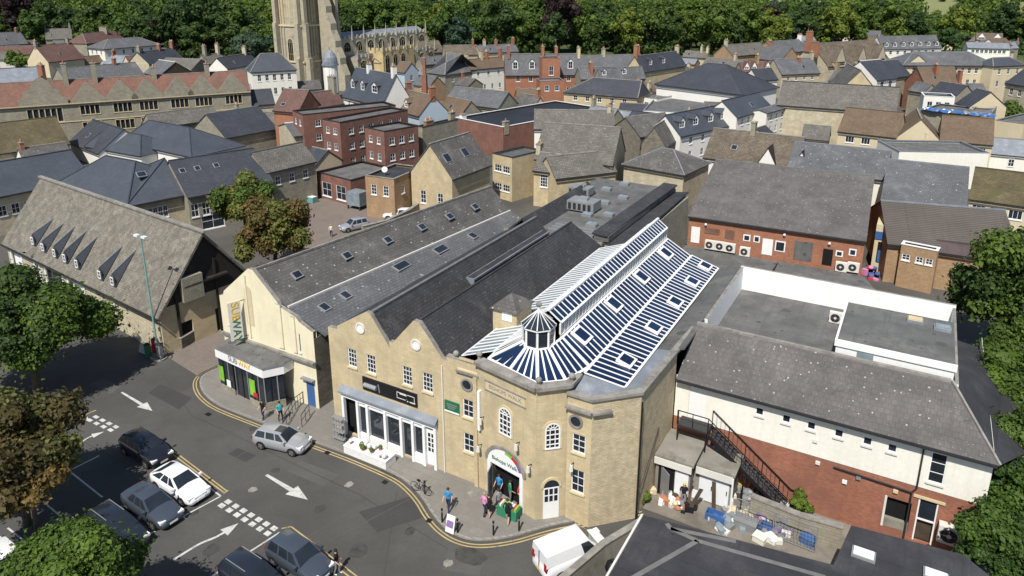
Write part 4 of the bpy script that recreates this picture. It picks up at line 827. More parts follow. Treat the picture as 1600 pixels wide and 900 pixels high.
# its long roof
g = MB(); g.slab([S_(4.05, .36, 10.3), S_(7.4, .36, 7.9), S_(10.1, 30, 7.9), S_(7.7, 30, 10.3)], .13, 'slate_old'); g.slab([S_(0, .36, 7.2), S_(4.05, .36, 10.3), S_(7.7, 30, 10.3), S_(3.6, 30, 7.2)], .13, 'slate_old')
g.slab([S_(7.45, .36, 7.86), S_(11.2, .36, 6.45), S_(13.1, 30, 6.6), S_(10.15, 30, 7.86)], .1, 'slate_grey'); g.bar(S_(7.42, .4, 7.92), S_(10.12, 30, 7.92), .10, 'offwhite'); g.bar(S_(4.05, .4, 10.36), S_(7.7, 30, 10.36), .12, 'coping'); rfo = g.build('roof', sp)
def rl_on(par, p, d_u, d_v, w_, h_):
    nn = d_u.cross(d_v).normalized(); nn = nn if nn.z > 0 else -nn; g = MB()
    for e_, t_, m_ in ((.1, .10, 'metal'), (0, .13, 'glass_win')):
        q = [p-d_u*(w_/2+e_)-d_v*(h_/2+e_), p+d_u*(w_/2+e_)-d_v*(h_/2+e_), p+d_u*(w_/2+e_)+d_v*(h_/2+e_), p-d_u*(w_/2+e_)+d_v*(h_/2+e_)]
        if (q[1]-q[0]).cross(q[2]-q[0]).dot(nn) < 0: q.reverse()
        g.solid([x-nn*.04 for x in q], [x+nn*t_ for x in q], m_)
    g.build('rooflight', par)
dv = (su*3.1-Z*2.22).normalized(); dv2 = (su*3.4-Z*1.3).normalized()
for t_ in (3.0, 8.2, 13.0, 17.5, 21.5, 25.5): rl_on(rfo, S_(5.5+.115*t_, t_, 9.3), sn, dv, .7, .55)
for t_, s_, w_ in ((2.6, 8.8, .6), (5.0, 8.6, .6), (12.0, 8.2, 1.6), (17.2, 8.3, 1.5), (22, 8.4, .7)): rl_on(rfo, S_(s_+.09*t_, t_, 7.86-(s_-7.45)*.38), sn, dv2, w_, .7)
# ramp rails in front
def railing(label, pts, h=1.05, n=5, mat='gutter'):
    g = MB()
    for i in range(len(pts)-1):
        a_, b_ = pts[i], pts[i+1]; g.bar(a_+Z*h, b_+Z*h, .03, mat); g.bar(a_+Z*h*.55, b_+Z*h*.55, .022, mat)
        for k in range(n+1): p_ = a_.lerp(b_, k/n); g.bar(p_, p_+Z*h, .022, mat)
    return tag(g.build('railing'), label, 'railing', 'ramp railings outside the cream shop')
railing('long dark ramp railing sloping away from the cream shop front', [P(443, 672, .1), P(462, 640, .1), P(478, 628, .1)], n=4); railing('short dark ramp railing nearest the silver car', [P(472, 668, .1), P(484, 650, .1)], n=2)
# ------------------------------------------------------------- the barn with dormers
b0, b1 = P(8, 373, 4.2), P(250, 487, 4.2); bu_ = (b1-b0).normalized(); bw_ = Z.cross(bu_); bl_ = (b1-b0).length; b0.z = 0
bt = thing('stone_roofed_barn', 'big barn-like building with speckled stone slate roof and seven narrow pointed dormers', 'barn', b0+bu_*bl_/2+bw_*5)
def B_(s, t, z=0.): return b0+bu_*s+bw_*t+Z*z
rp_ = Vector(ray(314, 362)); 
# ridge line found from the gable plane
t_ = ((B_(bl_, 0)).dot(bu_))/rp_.dot(bu_); rp = Vector((0, 0, H_))+rp_*t_; RT = (rp-B_(0, 0)).dot(bw_); RZ = rp.z
print('barn l %.1f ridge t %.2f z %.2f' % (bl_, RT, RZ))
RT = max(4, min(RT, 8)); DB = RT*2; k_ = (RZ-4.2)/RT
mb = MB(); bops = [(1.0, 3.8, .3, 2.9), (7.0, 8.2, .3, 2.8), (9.5, 13.5, .5, 3.2), (14.6, 18.0, .3, 2.9)]
bl_ = bl_+.25
wall(mb, b0, bu_, bl_-.4, -.2, 4.3, bw_, 'stone_pale', bops, .3); wall(mb, B_(bl_-.4, 0), bw_, DB, -.2, 4.3, -bu_, 'stone_market', [(1.6, 2.9, .1, 2.3), (5.2, 6.5, .1, 2.4), (8.3, 9.6, .1, 2.3)], .3)
wall(mb, b0, bw_, DB, -.2, 4.3, bu_, 'stone_pale'); wall(mb, B_(0, DB), bu_, bl_-.4, -.2, 4.3, -bw_, 'stone_grey')
for s_, sg_ in ((0, 1), (bl_-.4, -1)): mb.face([B_(s_, 0, 4.3), B_(s_, DB, 4.3), B_(s_, RT, RZ-.1)], 'timber_dark' if sg_ < 0 else 'stone_pale')
mb.build('wall', bt)
g = MB(); roof_mesh(g, b0, bu_, bw_, bl_, DB, 4.3, RZ, 'stone_tile', 'gable', .45, .05, cap='stone_tile', th=.2); g.box(b0, bu_, bw_, -.3, bl_+.4, RT-.2, RT+.2, RZ+.02, RZ+.2, 'coping'); brf = g.build('roof', bt)
g = MB(); g.box(B_(bl_-.4, 0), bu_, bw_, .02, .5, RT-2.4, RT+2.0, 5.6, 5.8, 'timber_dark'); g.box(B_(bl_-.4, 0), bu_, bw_, .02, .12, RT-3.2, RT-2.95, 0, 6.3, 'timber_dark'); g.box(B_(bl_-.4, 0), bu_, bw_, .02, .5, RT-2.6, RT-.6, 4.3, 6.6, 'stone_grey'); g.box(B_(bl_-.4, 0), bu_, bw_, .02, .12, RT+.8, RT+1.0, 0, 7.4, 'timber_dark'); g.build('gable_boarding', bt)
for i, (s0_, s1_) in enumerate(((1.6, 2.9), (5.2, 6.5), (8.3, 9.6))):
    g = MB(); g.box(B_(bl_-.4, 0), bw_, bu_, s0_, s1_, -.25, -.2, .1, 2.4, 'dark_opening' if i != 1 else 'gutter'); g.build('door', bt)
for o in bops:
    g = MB(); g.box(b0, bu_, bw_, o[0], o[1], .2, .25, o[2], o[3], 'white' if o[0] != 9.5 else 'glass_win'); [g.box(b0, bu_, -bw_, x_-.15, x_+.15, -.01, .12, .2, 3.3, 'white') for x_ in o[:2]]; g.build('shopfront', bt)
g = MB(); g.box(B_(bl_-6.2, 0), bu_, -bw_, 0, .25, 0, .03, 2.9, 3.3, 'tile_red'); g.box(B_(bl_-5.8, 0), bu_, -bw_, 0, 2.2, 0, .02, 3.0, 3.14, 'timber_brown'); g.box(B_(bl_-10.5, 0), bu_, -bw_, 0, 2.6, 0, .02, 3.0, 3.12, 'ashlar'); g.box(B_(bl_-9.0, 0), bu_, -bw_, 0, .5, 0, .03, 2.1, 2.7, 'white'); g.build('wall_sign', bt)
dps = []
for px, py, tx, ty in ((58, 378, 83, 343), (74, 388, 99, 350), (92, 397, 117, 355), (108, 405, 135, 362), (127, 414, 152, 371), (163, 431, 191, 386), (183, 441, 212, 392)):
    d_ = Vector(ray(px, py)); t_ = (H_-4.3+k_*b0.dot(bw_))/(k_*d_.dot(bw_)-d_.z); p = Vector((0, 0, H_))+d_*t_; s_, tt = (p-b0).dot(bu_), (p-b0).dot(bw_)
    g = MB(); zb = 4.35+k_*tt; hw = .36; pk = .95
    f = B_(s_, tt-.35); a_, c_ = f-bu_*hw, f+bu_*hw
    g.face([a_+Z*(zb-.4), c_+Z*(zb-.4), c_+Z*(zb+.5), f+Z*(zb+pk), a_+Z*(zb+.5)], 'slate_blue')
    dA_ = Vector(ray(tx, ty)); tA = (H_-4.3+k_*b0.dot(bw_))/(k_*dA_.dot(bw_)-dA_.z); ap = Vector((0, 0, H_))+dA_*tA+Z*.06
    g.face([c_+Z*(zb-.4), c_+Z*(zb+.5), ap], 'slate_blue') if False else None
    g.face([c_+Z*(zb-.35), ap, f+Z*(zb+pk)], 'slate_blue'); g.face([f+Z*(zb+pk), ap, a_+Z*(zb-.35)], 'stone_tile'); g.bar(f+Z*(zb+pk), ap, .05, 'lead')  # right cheek coloured slate blue to paint in its shade; left stays stone tile
    dm = g.build('dormer', brf); window(dm, f-bw_*.06, bu_, bw_, -.26, .26, zb-.2, zb+.6, 1, 2, dep=.0, sill=False)
# ------------------------------------------------------------- church
tcn = P(478, 128, 3); tcn.z = 0; WT = 10.8; WN = 15
chh = thing('parish_church', 'tall pale stone church tower with stepped buttresses and pinnacled nave', 'church', tcn)
def C_(e, n, z=0.): return tcn+E*e+N*n+Z*z      # corner of the tower nearest the camera is 0,0; the left face runs along -E
mb = MB(); stg = [(0, 9, 0), (9, 19.5, .25), (19.5, 45, .5)]
for z0_, z1_, i_ in stg:
    mb.prism([(C_(a_, b_).x, C_(a_, b_).y) for a_, b_ in ((-WT+i_, i_), (-i_, i_), (-i_, WN-i_), (-WT+i_, WN-i_))], z0_, z1_, 'church_stone')
    mb.prism([(C_(a_, b_).x, C_(a_, b_).y) for a_, b_ in ((-WT+i_-.3, i_-.3), (-i_+.3, i_-.3), (-i_+.3, WN-i_+.3), (-WT+i_-.3, WN-i_+.3))], z1_-.5, z1_-.02, 'ashlar')
mb.build('tower', chh)
BB = {}
for cx_, cy_ in ((0, 0), (-WT, 0), (0, WN)):
    for z0_, z1_, pj in ((0, 10, 1.9), (10, 20, 1.4), (20, 34, 1.0), (34, 45, .6)):
        sx_ = 1 if cx_ == 0 else -1; wd = 1.25
        for dx0, dx1, dy0, dy1 in (((-wd-.3, -.3, -pj, .2) if cx_ == 0 else (.3, .3+wd, -pj, .2)), ((-.2, pj, .3, .3+wd) if cy_ == 0 else (-.2, pj, -wd-.3, -.3))) if cx_ == 0 else (((.3, .3+wd, -pj, .2)), ((-pj, .2, .3, .3+wd))):
            BB.setdefault((cx_, cy_, dx1-dx0 > dy1-dy0), MB()).box(C_(cx_, cy_), E, N, dx0, dx1, dy0, dy1, z0_, z1_, 'church_stone', 'ashlar')
for b_ in BB.values(): b_.build('buttress', chh)
for (aa, uu, ii, ln) in ((C_(-WT, .25), E, N, WT), (C_(-.25, 0), N, -E, WN)):
    for z0_, z1_, i_ in ((11, 18, .25), (21.5, 31, .5), (34, 43, .5)):
        a_ = aa+(ii*(i_-.25) if True else 0)
        if z0_ == 11 and ii == N: arch_win(chh, a_, uu, ii, ln/2-1.1, ln/2+1.1, 7.5, 15.5, 3, 2, 'ashlar', gl='dark_opening'); continue
        for c_ in (ln/2-1.55, ln/2+1.55): arch_win(chh, a_, uu, ii, c_-1.1, c_+1.1, z0_, z1_, 3, 3, 'ashlar', gl='dark_opening' if z0_ > 30 else 'church_stone')
g = MB()
for k in range(6):
    e0_ = .6+1.45*k; zt_ = 33-5.0*k; g.solid([C_(e0_, WN*.45, 0), C_(e0_+1.5, WN*.45, 0), C_(e0_+1.5, WN*.62, 0), C_(e0_, WN*.62, 0)], [C_(e0_, WN*.45, zt_), C_(e0_+1.5, WN*.45, zt_-3.2), C_(e0_+1.5, WN*.62, zt_-3.2), C_(e0_, WN*.62, zt_)], 'church_stone')

g.build('flying_buttress', chh)
g = MB()
for uu, vv, ln in ((E, -N, WT), (N, E, WN)):
    o_ = C_(-WT, 0) if uu == E else C_(0, 0)
    for k in range(1, int(ln/1.15)):
        x_ = k*1.15
        if abs(x_-ln/2) < 1.6: continue
        g.box(o_, uu, vv, x_-.09, x_+.09, -.6, -.1, 20.2, 33.5, 'ashlar'); g.box(o_, uu, vv, x_-.09, x_+.09, -.4, .08, 10.4, 19, 'church_stone')
g.build('panelling', chh)
# nave and aisle run away from the tower along N, seen from their right-hand side
def pinn(g, p, z, h=2.6): g.box(p, E, N, -.22, .22, -.22, .22, z-1.2, z+.5, 'church_stone'); g.bar(p+Z*(z+.5), p+Z*(z+h), .26, 'church_stone', .03)
nv = MB(); nv.prism([(C_(*q).x, C_(*q).y) for q in ((-8, WN), (0, WN), (0, WN+46), (-8, WN+46))], 0, 14.2, 'church_stone', 'lead')
nv.prism([(C_(*q).x, C_(*q).y) for q in ((.02, WN+1), (6.5, WN+1), (6.5, WN+42), (.02, WN+42))], 0, 9.0, 'church_stone', 'lead'); nv.build('nave', chh)
rf_ = MB(); roof_mesh(rf_, C_(0, WN+.4), N, -E, 45.2, 8, 14.25, 16.2, 'lead', over=-.3, gut=False, cap=None); rf_.build('roof', chh)
g = MB()
for k in range(23): g.solid([C_(.05, WN+2*k, 14.2), C_(.05, WN+2*k+1.9, 14.2), C_(-.2, WN+2*k+1.9, 14.2), C_(-.2, WN+2*k, 14.2)], [C_(.05, WN+2*k+.8, 15.4), C_(.05, WN+2*k+1.1, 15.4), C_(-.2, WN+2*k+1.1, 15.4), C_(-.2, WN+2*k+.8, 15.4)], 'church_stone')
g.build('battlement', chh); g = MB()
for k in range(20): g.box(C_(6.5, WN+1+2*k), E, N, -.2, .05, 0, 1.3, 9, 9.9, 'church_stone')
g.build('battlement', chh)
for k in range(9):
    g = MB(); pinn(g, C_(.15, WN+.6+5.6*k), 15, 3.6); g.build('pinnacle', chh); g = MB(); pinn(g, C_(6.6, WN+1+5.1*k), 9.6, 2.8); g.build('pinnacle', chh)
for k in range(8):
    arch_win(chh, C_(.02, WN+1.6+5.6*k), N, -E, .6, 3.8, 10.2, 13.4, 3, 1, 'ashlar', gl='dark_opening'); arch_win(chh, C_(6.52, WN+1.6+5.1*k), N, -E, .6, 3.6, 3.5, 8.0, 3, 1, 'ashlar', gl='dark_opening')
pz = P(600, 118, 3); pz.z = 0; pb_ = MB(); pb_.box(pz, E, N, -6.5, 0, 0, 16, 0, 10.6, 'church_buff', 'lead')
for k in range(9): pb_.box(pz, E, N, -.3, .05, 1.8*k, 1.8*k+1.1, 10.6, 11.5, 'church_buff')
for k in range(4): pb_.box(pz, E, N, -6.4+1.8*k, -6.4+1.8*k+1.1, -.05, .3, 10.6, 11.5, 'church_buff')
for q in ((0, 0), (-6.4, 0), (0, 4), (0, 8), (0, 12), (0, 16), (-3.2, 0)): pinn(pb_, pz+E*q[0]+N*q[1], 11.4, 3.4)
pb_.build('porch', chh)
for k in range(3): arch_win(chh, pz+N*(4.0*k), N, -E, 1.0, 3.2, 3.2, 9.3, 2, 3, 'church_stone', gl='dark_opening')
g = MB(); g.box(pz, E, N, -5.6, -.8, -.2, 0, 6.8, 7.1, 'church_stone'); g.bar(pz+E*-5.6-N*.1+Z*7.1, pz+E*-3.2-N*.1+Z*8.4, .15, 'church_stone'); g.bar(pz+E*-.8-N*.1+Z*7.1, pz+E*-3.2-N*.1+Z*8.4, .15, 'church_stone'); g.build('moulding', chh)
# domed corner turret in front of the church
q = P(518, 140, 0.); q = P(518, 133, 4.); q.z = 0; t = thing('domed_corner_turret', 'small white drum turret with a blue-grey lead dome in front of the church', 'turret', q)
g = MB(); g.bar(q, q+Z*9.5, 2.0, 'render_white', n=14); g.bar(q+Z*9.5, q+Z*9.9, 2.35, 'lead', n=14); g.build('drum', t)
g = MB(); R_ = [(2.1, 9.9), (2.1, 10.6), (1.9, 11.7), (1.45, 12.7), (.8, 13.4), (.25, 13.7), (.1, 14.6)]
for i in range(6): g.bar(q+Z*R_[i][1], q+Z*R_[i+1][1], R_[i][0], 'lead', R_[i+1][0], 14)
g.build('dome', t)
# ------------------------------------------------------------- red-tiled gabled terrace on the left
aA, aB = P(-40, 171, 9), P(391, 142.5, 9); au = (aB-aA).normalized(); aw = Z.cross(au); al = (aB-aA).length; aA.z = 0
at = thing('gabled_stone_terrace', 'long stone terrace with orange tiled roof, seven pointed gables and one large shaped gable', 'terrace', aA+au*al/2+aw*5)
d_ = Vector(ray(300, 114)); t_ = (H_-9+.85*aA.dot(aw))/(.85*d_.dot(aw)-d_.z); p_ = Vector((0, 0, H_))+d_*t_; AD = 2*(p_-aA).dot(aw); AZr = p_.z; print('arcade d %.1f zr %.1f l %.1f' % (AD, AZr, al))
def onA(px, py=155):
    d_ = Vector(ray(px, py)); n_ = aw; t_ = aA.dot(n_)/d_.dot(n_); return ((Vector((0, 0, H_))+d_*t_)-aA).dot(au)
gs = [(onA(68, 160), 7.6, 14.2, 1)]+[(onA(x, 158), 5.3, 12.9, 0) for x in (139, 191, 232, 281, 319, 366)]
mb = MB(); ops = []
for s_, wd, zt, big in gs:
    if big: ops += [(s_-3+.1+k*.98, s_-3+.85+k*.98, 5.6, 8.2) for k in range(6)]
    else: ops += [(s_-1.65+k*.85, s_-1.65+.68+k*.85, 6.6, 8.4) for k in range(4)]+[(s_-1.65+k*.85, s_-1.65+.68+k*.85, 3.2, 5.0) for k in range(4)]
ops = sorted(ops); wall(mb, aA, au, al, 0, 9, aw, 'stone_grey', ops, .25); wall(mb, aA+au*al, aw, AD, 0, 9, -au, 'stone_pale'); mb.face([aA+au*al+Z*9, aA+au*al+aw*AD+Z*9, aA+au*al+aw*AD/2+Z*AZr], 'stone_pale')
mb.box(aA, au, -aw, 0, al, 0, .18, 8.75, 8.95, 'ashlar'); mb.box(aA, au, -aw, 0, al, .0, .12, 5.3, 5.45, 'ashlar'); mb.build('wall', at)
for s_, wd, zt, big in gs:
    g = MB(); zb = 9
    for (n0, z0_, z1_, x_, k) in (([(6, 5.6, 8.2, s_-3+.1, .98)] if big else [(4, 6.6, 8.4, s_-1.65, .85), (4, 3.2, 5.0, s_-1.65, .85)])):
        for i in range(n0+1): g.box(aA, au, -aw, x_+i*k-.12, x_+i*k-.02, -.05, .05, z0_, z1_, 'ashlar')
        g.box(aA, au, -aw, x_-.15, x_+n0*k, -.05, .08, z0_-.15, z0_, 'ashlar'); g.box(aA, au, -aw, x_-.15, x_+n0*k, -.05, .08, z1_, z1_+.12, 'ashlar'); g.box(aA, au, aw, x_-.1, x_+n0*k-.1, .2, .24, z0_, z1_, 'glass_win')
    g.build('mullioned_window', at)
rf_ = MB(); roof_mesh(rf_, aA, au, aw, al, AD, 9, AZr, 'tile_red', over=.2)
kk = (AZr-9)/(AD/2)
for s_, wd, zt, big in gs:
    h_ = zt-9; dp = h_/kk
    for sg_ in (-1, 1): rf_.slab([aA+au*(s_+sg_*wd/2)+Z*9.05, aA+au*s_+Z*(zt-.15), aA+au*s_+aw*dp+Z*(zt-.15), aA+au*(s_+sg_*wd/2)+aw*.1+Z*9.1], .1, 'tile_red')
ar_ = rf_.build('roof', at)
for s_, wd, zt, big in gs:
    g = MB(); h_ = zt-9
    pf = [(-wd/2-.3, 8.9), (wd/2+.3, 8.9), (wd/2+.3, 9.5), (0.3, zt), (-.3, zt), (-wd/2-.3, 9.5)] if not big else [(-4.1, 8.9), (4.1, 8.9), (4.1, 10), (3.2, 10.4), (3.0, 11.6), (2.0, 12.0), (1.6, 13.2), (.8, 13.9), (0, 14.4), (-.8, 13.9), (-1.6, 13.2), (-2.0, 12), (-3, 11.6), (-3.2, 10.4), (-4.1, 10)]
    f0 = [aA+au*(s_+x)-aw*.12+Z*z for x, z in pf]; f1 = [p+aw*.4 for p in f0]; g.face(f0, 'stone_grey'); g.face(f1[::-1], 'stone_grey')
    for i in range(len(f0)): j = (i+1) % len(f0); g.face([f0[i], f1[i], f1[j], f0[j]], 'coping')
    g.build('gable', at)
for px, hgt, m_, wx in ((103, 3.2, 'stone_grey', 1.4), (150, 3.0, 'stone_grey', 1.4), (245, 1.6, 'stone_grey', 1.2), (330, 1.8, 'stone_grey', 1.2)): s_ = onA(px, 140); chimney(ar_, aA+au*s_+aw*AD*.45, aw, 9, AZr+hgt, m_, wx, .9, 3)
# ------------------------------------------------------------- the town, house by house (4x crop coordinates)
def q_(c, x, y): ox, oy = {'a': (0, 0), 'b': (400, 0), 'c': (800, 0), 'd': (1200, 0), 'e': (0, 225), 'f': (400, 225), 'g': (800, 225), 'h': (1200, 225)}[c]; return (ox+x/4, oy+y/4)
def HH(c, ax, ay, bx, by, rx, ry, ze, label, **k):
    if 'C' in k: k['C'] = q_(c, *k['C'])
    return house(label, q_(c, ax, ay), q_(c, bx, by), q_(c, rx, ry), ze, **k)
def R2(n, z1=1.9, z2=4.5, w=.9, h=1.3): return [(n, z1, w, h), (n, z2, w, h)]
# left: far to near
HH('a', 400, 190, 520, 200, 480, 130, 6, 'far grey-brown roofed house among the trees at the top left', rm='stone_tile_grey', wm='stone_pale', s=.8)
HH('a', 590, 150, 690, 140, 620, 98, 6, 'far red-brown roofed house half hidden by trees behind the top left roofs', rm='tile_redbrown', s=.8)
HH('a', -60, 285, 175, 270, 80, 200, 6, 'grey slate roofed house at the left edge under the copper beech', rm='slate_grey', wm='stone_grey', s=.85, ch=[(.9, .5, 1.4, 'brick_red')])
HH('a', 285, 245, 450, 240, 330, 180, 6, 'grey roofed stone house with a chimney at each end below the dark trees', rm='stone_tile_grey', wm='stone_grey', s=.85, ch=[(.02, .5, 1.6, 'stone_grey'), (.95, .5, 1.8, 'stone_grey')])
HH('a', -20, 345, 215, 335, 80, 288, 5.5, 'reddish roofed house at the left edge above the lime green tree', rm='tile_redbrown', s=.85, wm='stone_pale')
HH('a', 300, 385, 525, 362, 400, 272, 5.5, 'purple-brown tiled cottage with a cream gable end at the left', rm='tile_redbrown', wm='render_buff', s=.95, ch=[(.02, .5, 1.6, 'stone_grey'), (.9, .5, 1.7, 'stone_grey')], rows=[(3, 2.5, .8, 1.1)])
HH('a', 540, 270, 820, 238, 700, 192, 9.5, 'reddish roofed building behind the cream hip-roofed house', rm='tile_redbrown', s=.8, kind='hip', wm='stone_grey', ch=[(.6, .5, 1.6, 'stone_grey', 3.2, 5)])
HH('a', 650, 302, 995, 276, 780, 238, 8.5, 'cream walled villa with a broad grey hipped roof near the tree belt at the left', rm='slate_grey', wm='render_offwhite', s=.5, kind='hip', rows=[(5, 6.8, .9, 1.5), (5, 3.5, .9, 1.6)], lrows=[(3, 6.8, .9, 1.5), (3, 3.5, .9, 1.6)], over=.6)
HH('a', 650, 395, 770, 400, 700, 345, 6, 'small grey lead-roofed house below the cream villa', rm='lead', wm='stone_grey', s=.6, ch=[(.1, .5, 1.5, 'brick_red')])
HH('a', 820, 412, 938, 402, 860, 347, 6, 'brown tiled house with a pale left gable behind the orange terrace', rm='tile_redbrown', wm='render_buff', s=.85)
HH('a', 930, 397, 1150, 366, 1000, 310, 7, 'blue slate house with chimneys and white roof lights left of the tree belt', rm='slate_dark', wm='stone_pale', s=.85, ch=[(.05, .5, 1.6, 'stone_grey'), (.6, .5, 1.6, 'brick_red'), (.97, .5, 2.2, 'brick_red')])
HH('a', -20, 530, 262, 512, 120, 424, 7.5, 'pale grey sheet roof with plain walls at the left edge behind the orange terrace', rm='lead', wm='stone_grey', s=.6, cap='gutter')
HH('a', 420, 520, 905, 472, 620, 408, 7.5, 'long grey slate roof running behind the orange tiled terrace', rm='slate_grey', wm='stone_grey', s=.7, ch=[(.72, .5, 1.4, 'brick_red')])
HH('a', 290, 560, 330, 555, 318, 500, 9, 'narrow pale house with a tall red brick chimney behind the shaped gable', rm='stone_tile_grey', wm='render_buff', s=.9, ch=[(.5, .5, 3.4, 'brick_red', 1.8, 4)])
HH('a', 1000, 470, 1205, 450, 1100, 388, 8, 'brown stone gable facing the camera behind the orange terrace', kind='cross', depth=9, rm='slate_grey', wm='timber_brown', cap='offwhite')
HH('a', 1190, 440, 1335, 415, 1270, 368, 7.5, 'stone gabled house with a grey roof right of the brown gable', kind='cross', depth=12, rm='stone_tile_grey', wm='stone_grey')
HH('a', 1305, 402, 1420, 388, 1350, 335, 8, 'stone house carrying a pair of tall stone chimneys left of the church', rm='stone_tile_grey', wm='stone_grey', ch=[(.2, .5, 2.6, 'stone_grey'), (.9, .5, 2.8, 'stone_pale')])
HH('a', 1420, 428, 1620, 392, 1555, 332, 8, 'dark slate house below the blue-green conifer left of the church tower', rm='slate_dark', wm='render_offwhite', ch=[(.85, .5, 2, 'stone_pale')], rows=[(3, 6.3, .8, 1.3)])
HH('b', -30, 445, 250, 430, 90, 333, 9.5, 'cream Georgian house with a dark slate roof and parapet left of the church tower', rm='slate_blue', wm='render_offwhite', kind='hip', s=1.1, rows=[(5, 7.6, .9, 1.7), (5, 4.0, .9, 1.7)], rrows=[(3, 7.6, .9, 1.7)])
HH('b', -60, 655, 115, 642, 50, 558, 6, 'dark slate roofed house in front of the cream Georgian house', rm='slate_dark', wm='stone_pale', s=.9)
HH('a', 820, 728, 1095, 690, 940, 650, 5, 'low olive-brown roof below the middle of the orange terrace', rm='moss_tile', wm='brick_red', s=.8, ch=[(.85, .6, 1.3, 'brick_red'), (.98, .4, 1., 'brick_red')])
HH('a', 960, 795, 1375, 735, 1130, 688, 5, 'grey stone-slated range between the blue slate roofs and the orange terrace', rm='stone_tile_grey', wm='stone_grey', s=.8)
HH('a', 1200, 812, 1410, 858, 1292, 714, 4.5, 'stone gable with a stacked timber pile and dark slate roof beside the blue slates', kind='cross', depth=11, rm='slate_dark', wm='stone_grey')
HH('a', 1370, 695, 1532, 682, 1450, 640, 4.5, 'dark glazed extension with a white-edged flat roof below the orange terrace', kind='flat', wm='felt_dark', rm='lead', depth=6, cap='white', rows=[(3, 2.5, 1.4, 2.2)])
HH('a', 1540, 650, 1660, 625, 1600, 588, 5.5, 'small stone cottage with cream dormer gable left of the red brick blocks', rm='slate_dark', wm='stone_pale', s=.9, rows=R2(2))
HH('a', -80, 965, 432, 893, 240, 742, 4.5, 'long mossy brown roof below the shaped gable of the orange terrace', rm='moss_tile', wm='stone_pale', s=.7, cap='moss_tile')
HH('a', 435, 882, 620, 955, 560, 742, 3, 'blue-black slate roof with a white verge and small white rooflights', rm='slate_dark', wm='render_white', s=.75, cap='slate_dark')
HH('e', 540, 10, 880, 70, 790, -70, 3.4, 'blue slate roof of the middle hall with a row of tiny vents', rm='slate_blue', wm='render_white', s=.6, cap='slate_dark', kind='hip', hip=(.1, 5))
HH('a', 760, 880, 1200, 975, 870, 742, 4, 'upper blue slate roof stepping down behind the middle hall', rm='slate_blue', wm='render_white', s=.6, cap='slate_dark', kind='hip', hip=(1, 8))
HH('e', 330, 262, 800, 372, 750, 92, 5.2, 'hipped wing of blue-grey slate directly behind the ridge of the big barn', rm='slate_blue', wm='stone_pale', s=.62, kind='hip', hip=(4, 6), cap='slate_dark', over=.5)
HH('e', -300, 372, 560, 200, 300, 62, 5.5, 'blue slate roof at the left edge with a round window beneath its eave', rm='slate_blue', wm='stone_pale', s=.62, cap='slate_dark', rows=[(9, 3.2, 1.0, 1.4)], over=.5)
HH('e', 800, 370, 1160, 300, 1100, 80, 5.2, 'broad dark slate roof with a hipped left end behind the big barn', rm='slate_blue', wm='stone_pale', s=.62, kind='hip', hip=(7, .2), rows=[(4, 3.2, .6, 1.6, (.3, .65))], cap='slate_dark', rl=[(.45, .33, 1.0, .8)], over=.5)
HH('e', 1170, 322, 1700, 225, 1500, 40, 5.2, 'long dark slate roof with four small rooflights running behind the courtyard trees', rm='slate_dark', wm='stone_grey', s=.62, cap='slate_dark', rows=[(2, 3, 1.0, 1.8, (.0, .25)), (1, 1.2, 3, 2.2, (.05, .45))], rl=[(.08, .33, .6, .7), (.25, .33, .6, .7), (.47, .33, .6, .7)], over=.4)
# behind the courtyard
HH('f', 60, 172, 368, 100, 180, 12, 6.2, 'stone house with an old grey roof and dark timber hoist box above the courtyard', rm='stone_tile_grey', wm='stone_grey', s=.85, rows=[(3, 4.5, .9, 1.3)], lrows=[(1, 3, .8, 1.2)], cap='stone_tile_grey')
HH('f', 378, 188, 590, 242, 800, 150, 3.6, 'low brick outbuilding with a dark felt flat roof behind the courtyard', kind='flat', wm='brick_old', rm='felt', rows=[(2, 1.6, 2.2, 2.2)], cap='gutter')
HH('f', 682, 212, 862, 236, 965, 150, 5.6, 'tan brick house with a flat roof and two white sash windows by the courtyard', kind='flat', wm='brick_tan', rm='felt_dark', rows=[(2, 4.1, .9, 1.5)], rrows=[(2, 4, .8, 1.2)], near=False, ny=3)
HH('f', 968, 162, 1224, 206, 1093, 2, 6.4, 'stone gabled house with purple-grey slate roof and three sash windows', kind='cross', C=(1520, 128), rm='slate_old', wm='stone_market', lrows=[(2, 2.8, 1.0, 1.9), (1, 5.6, .9, 1.7)], ny=3, rl=[(.15, .25, 1.1, 1.2), (.6, .25, 1.1, 1.2)])
HH('f', 1478, 72, 1600, 100, 1730, 40, 6.5, 'plain stone block with a blue-grey flat roof right of the stone gable', kind='flat', wm='stone_market', rm='slate_grey', rows=[(2, 4.8, 1.5, 1.1), (2, 1.9, 1.5, 1.1)], nx=3, cap='gutter')
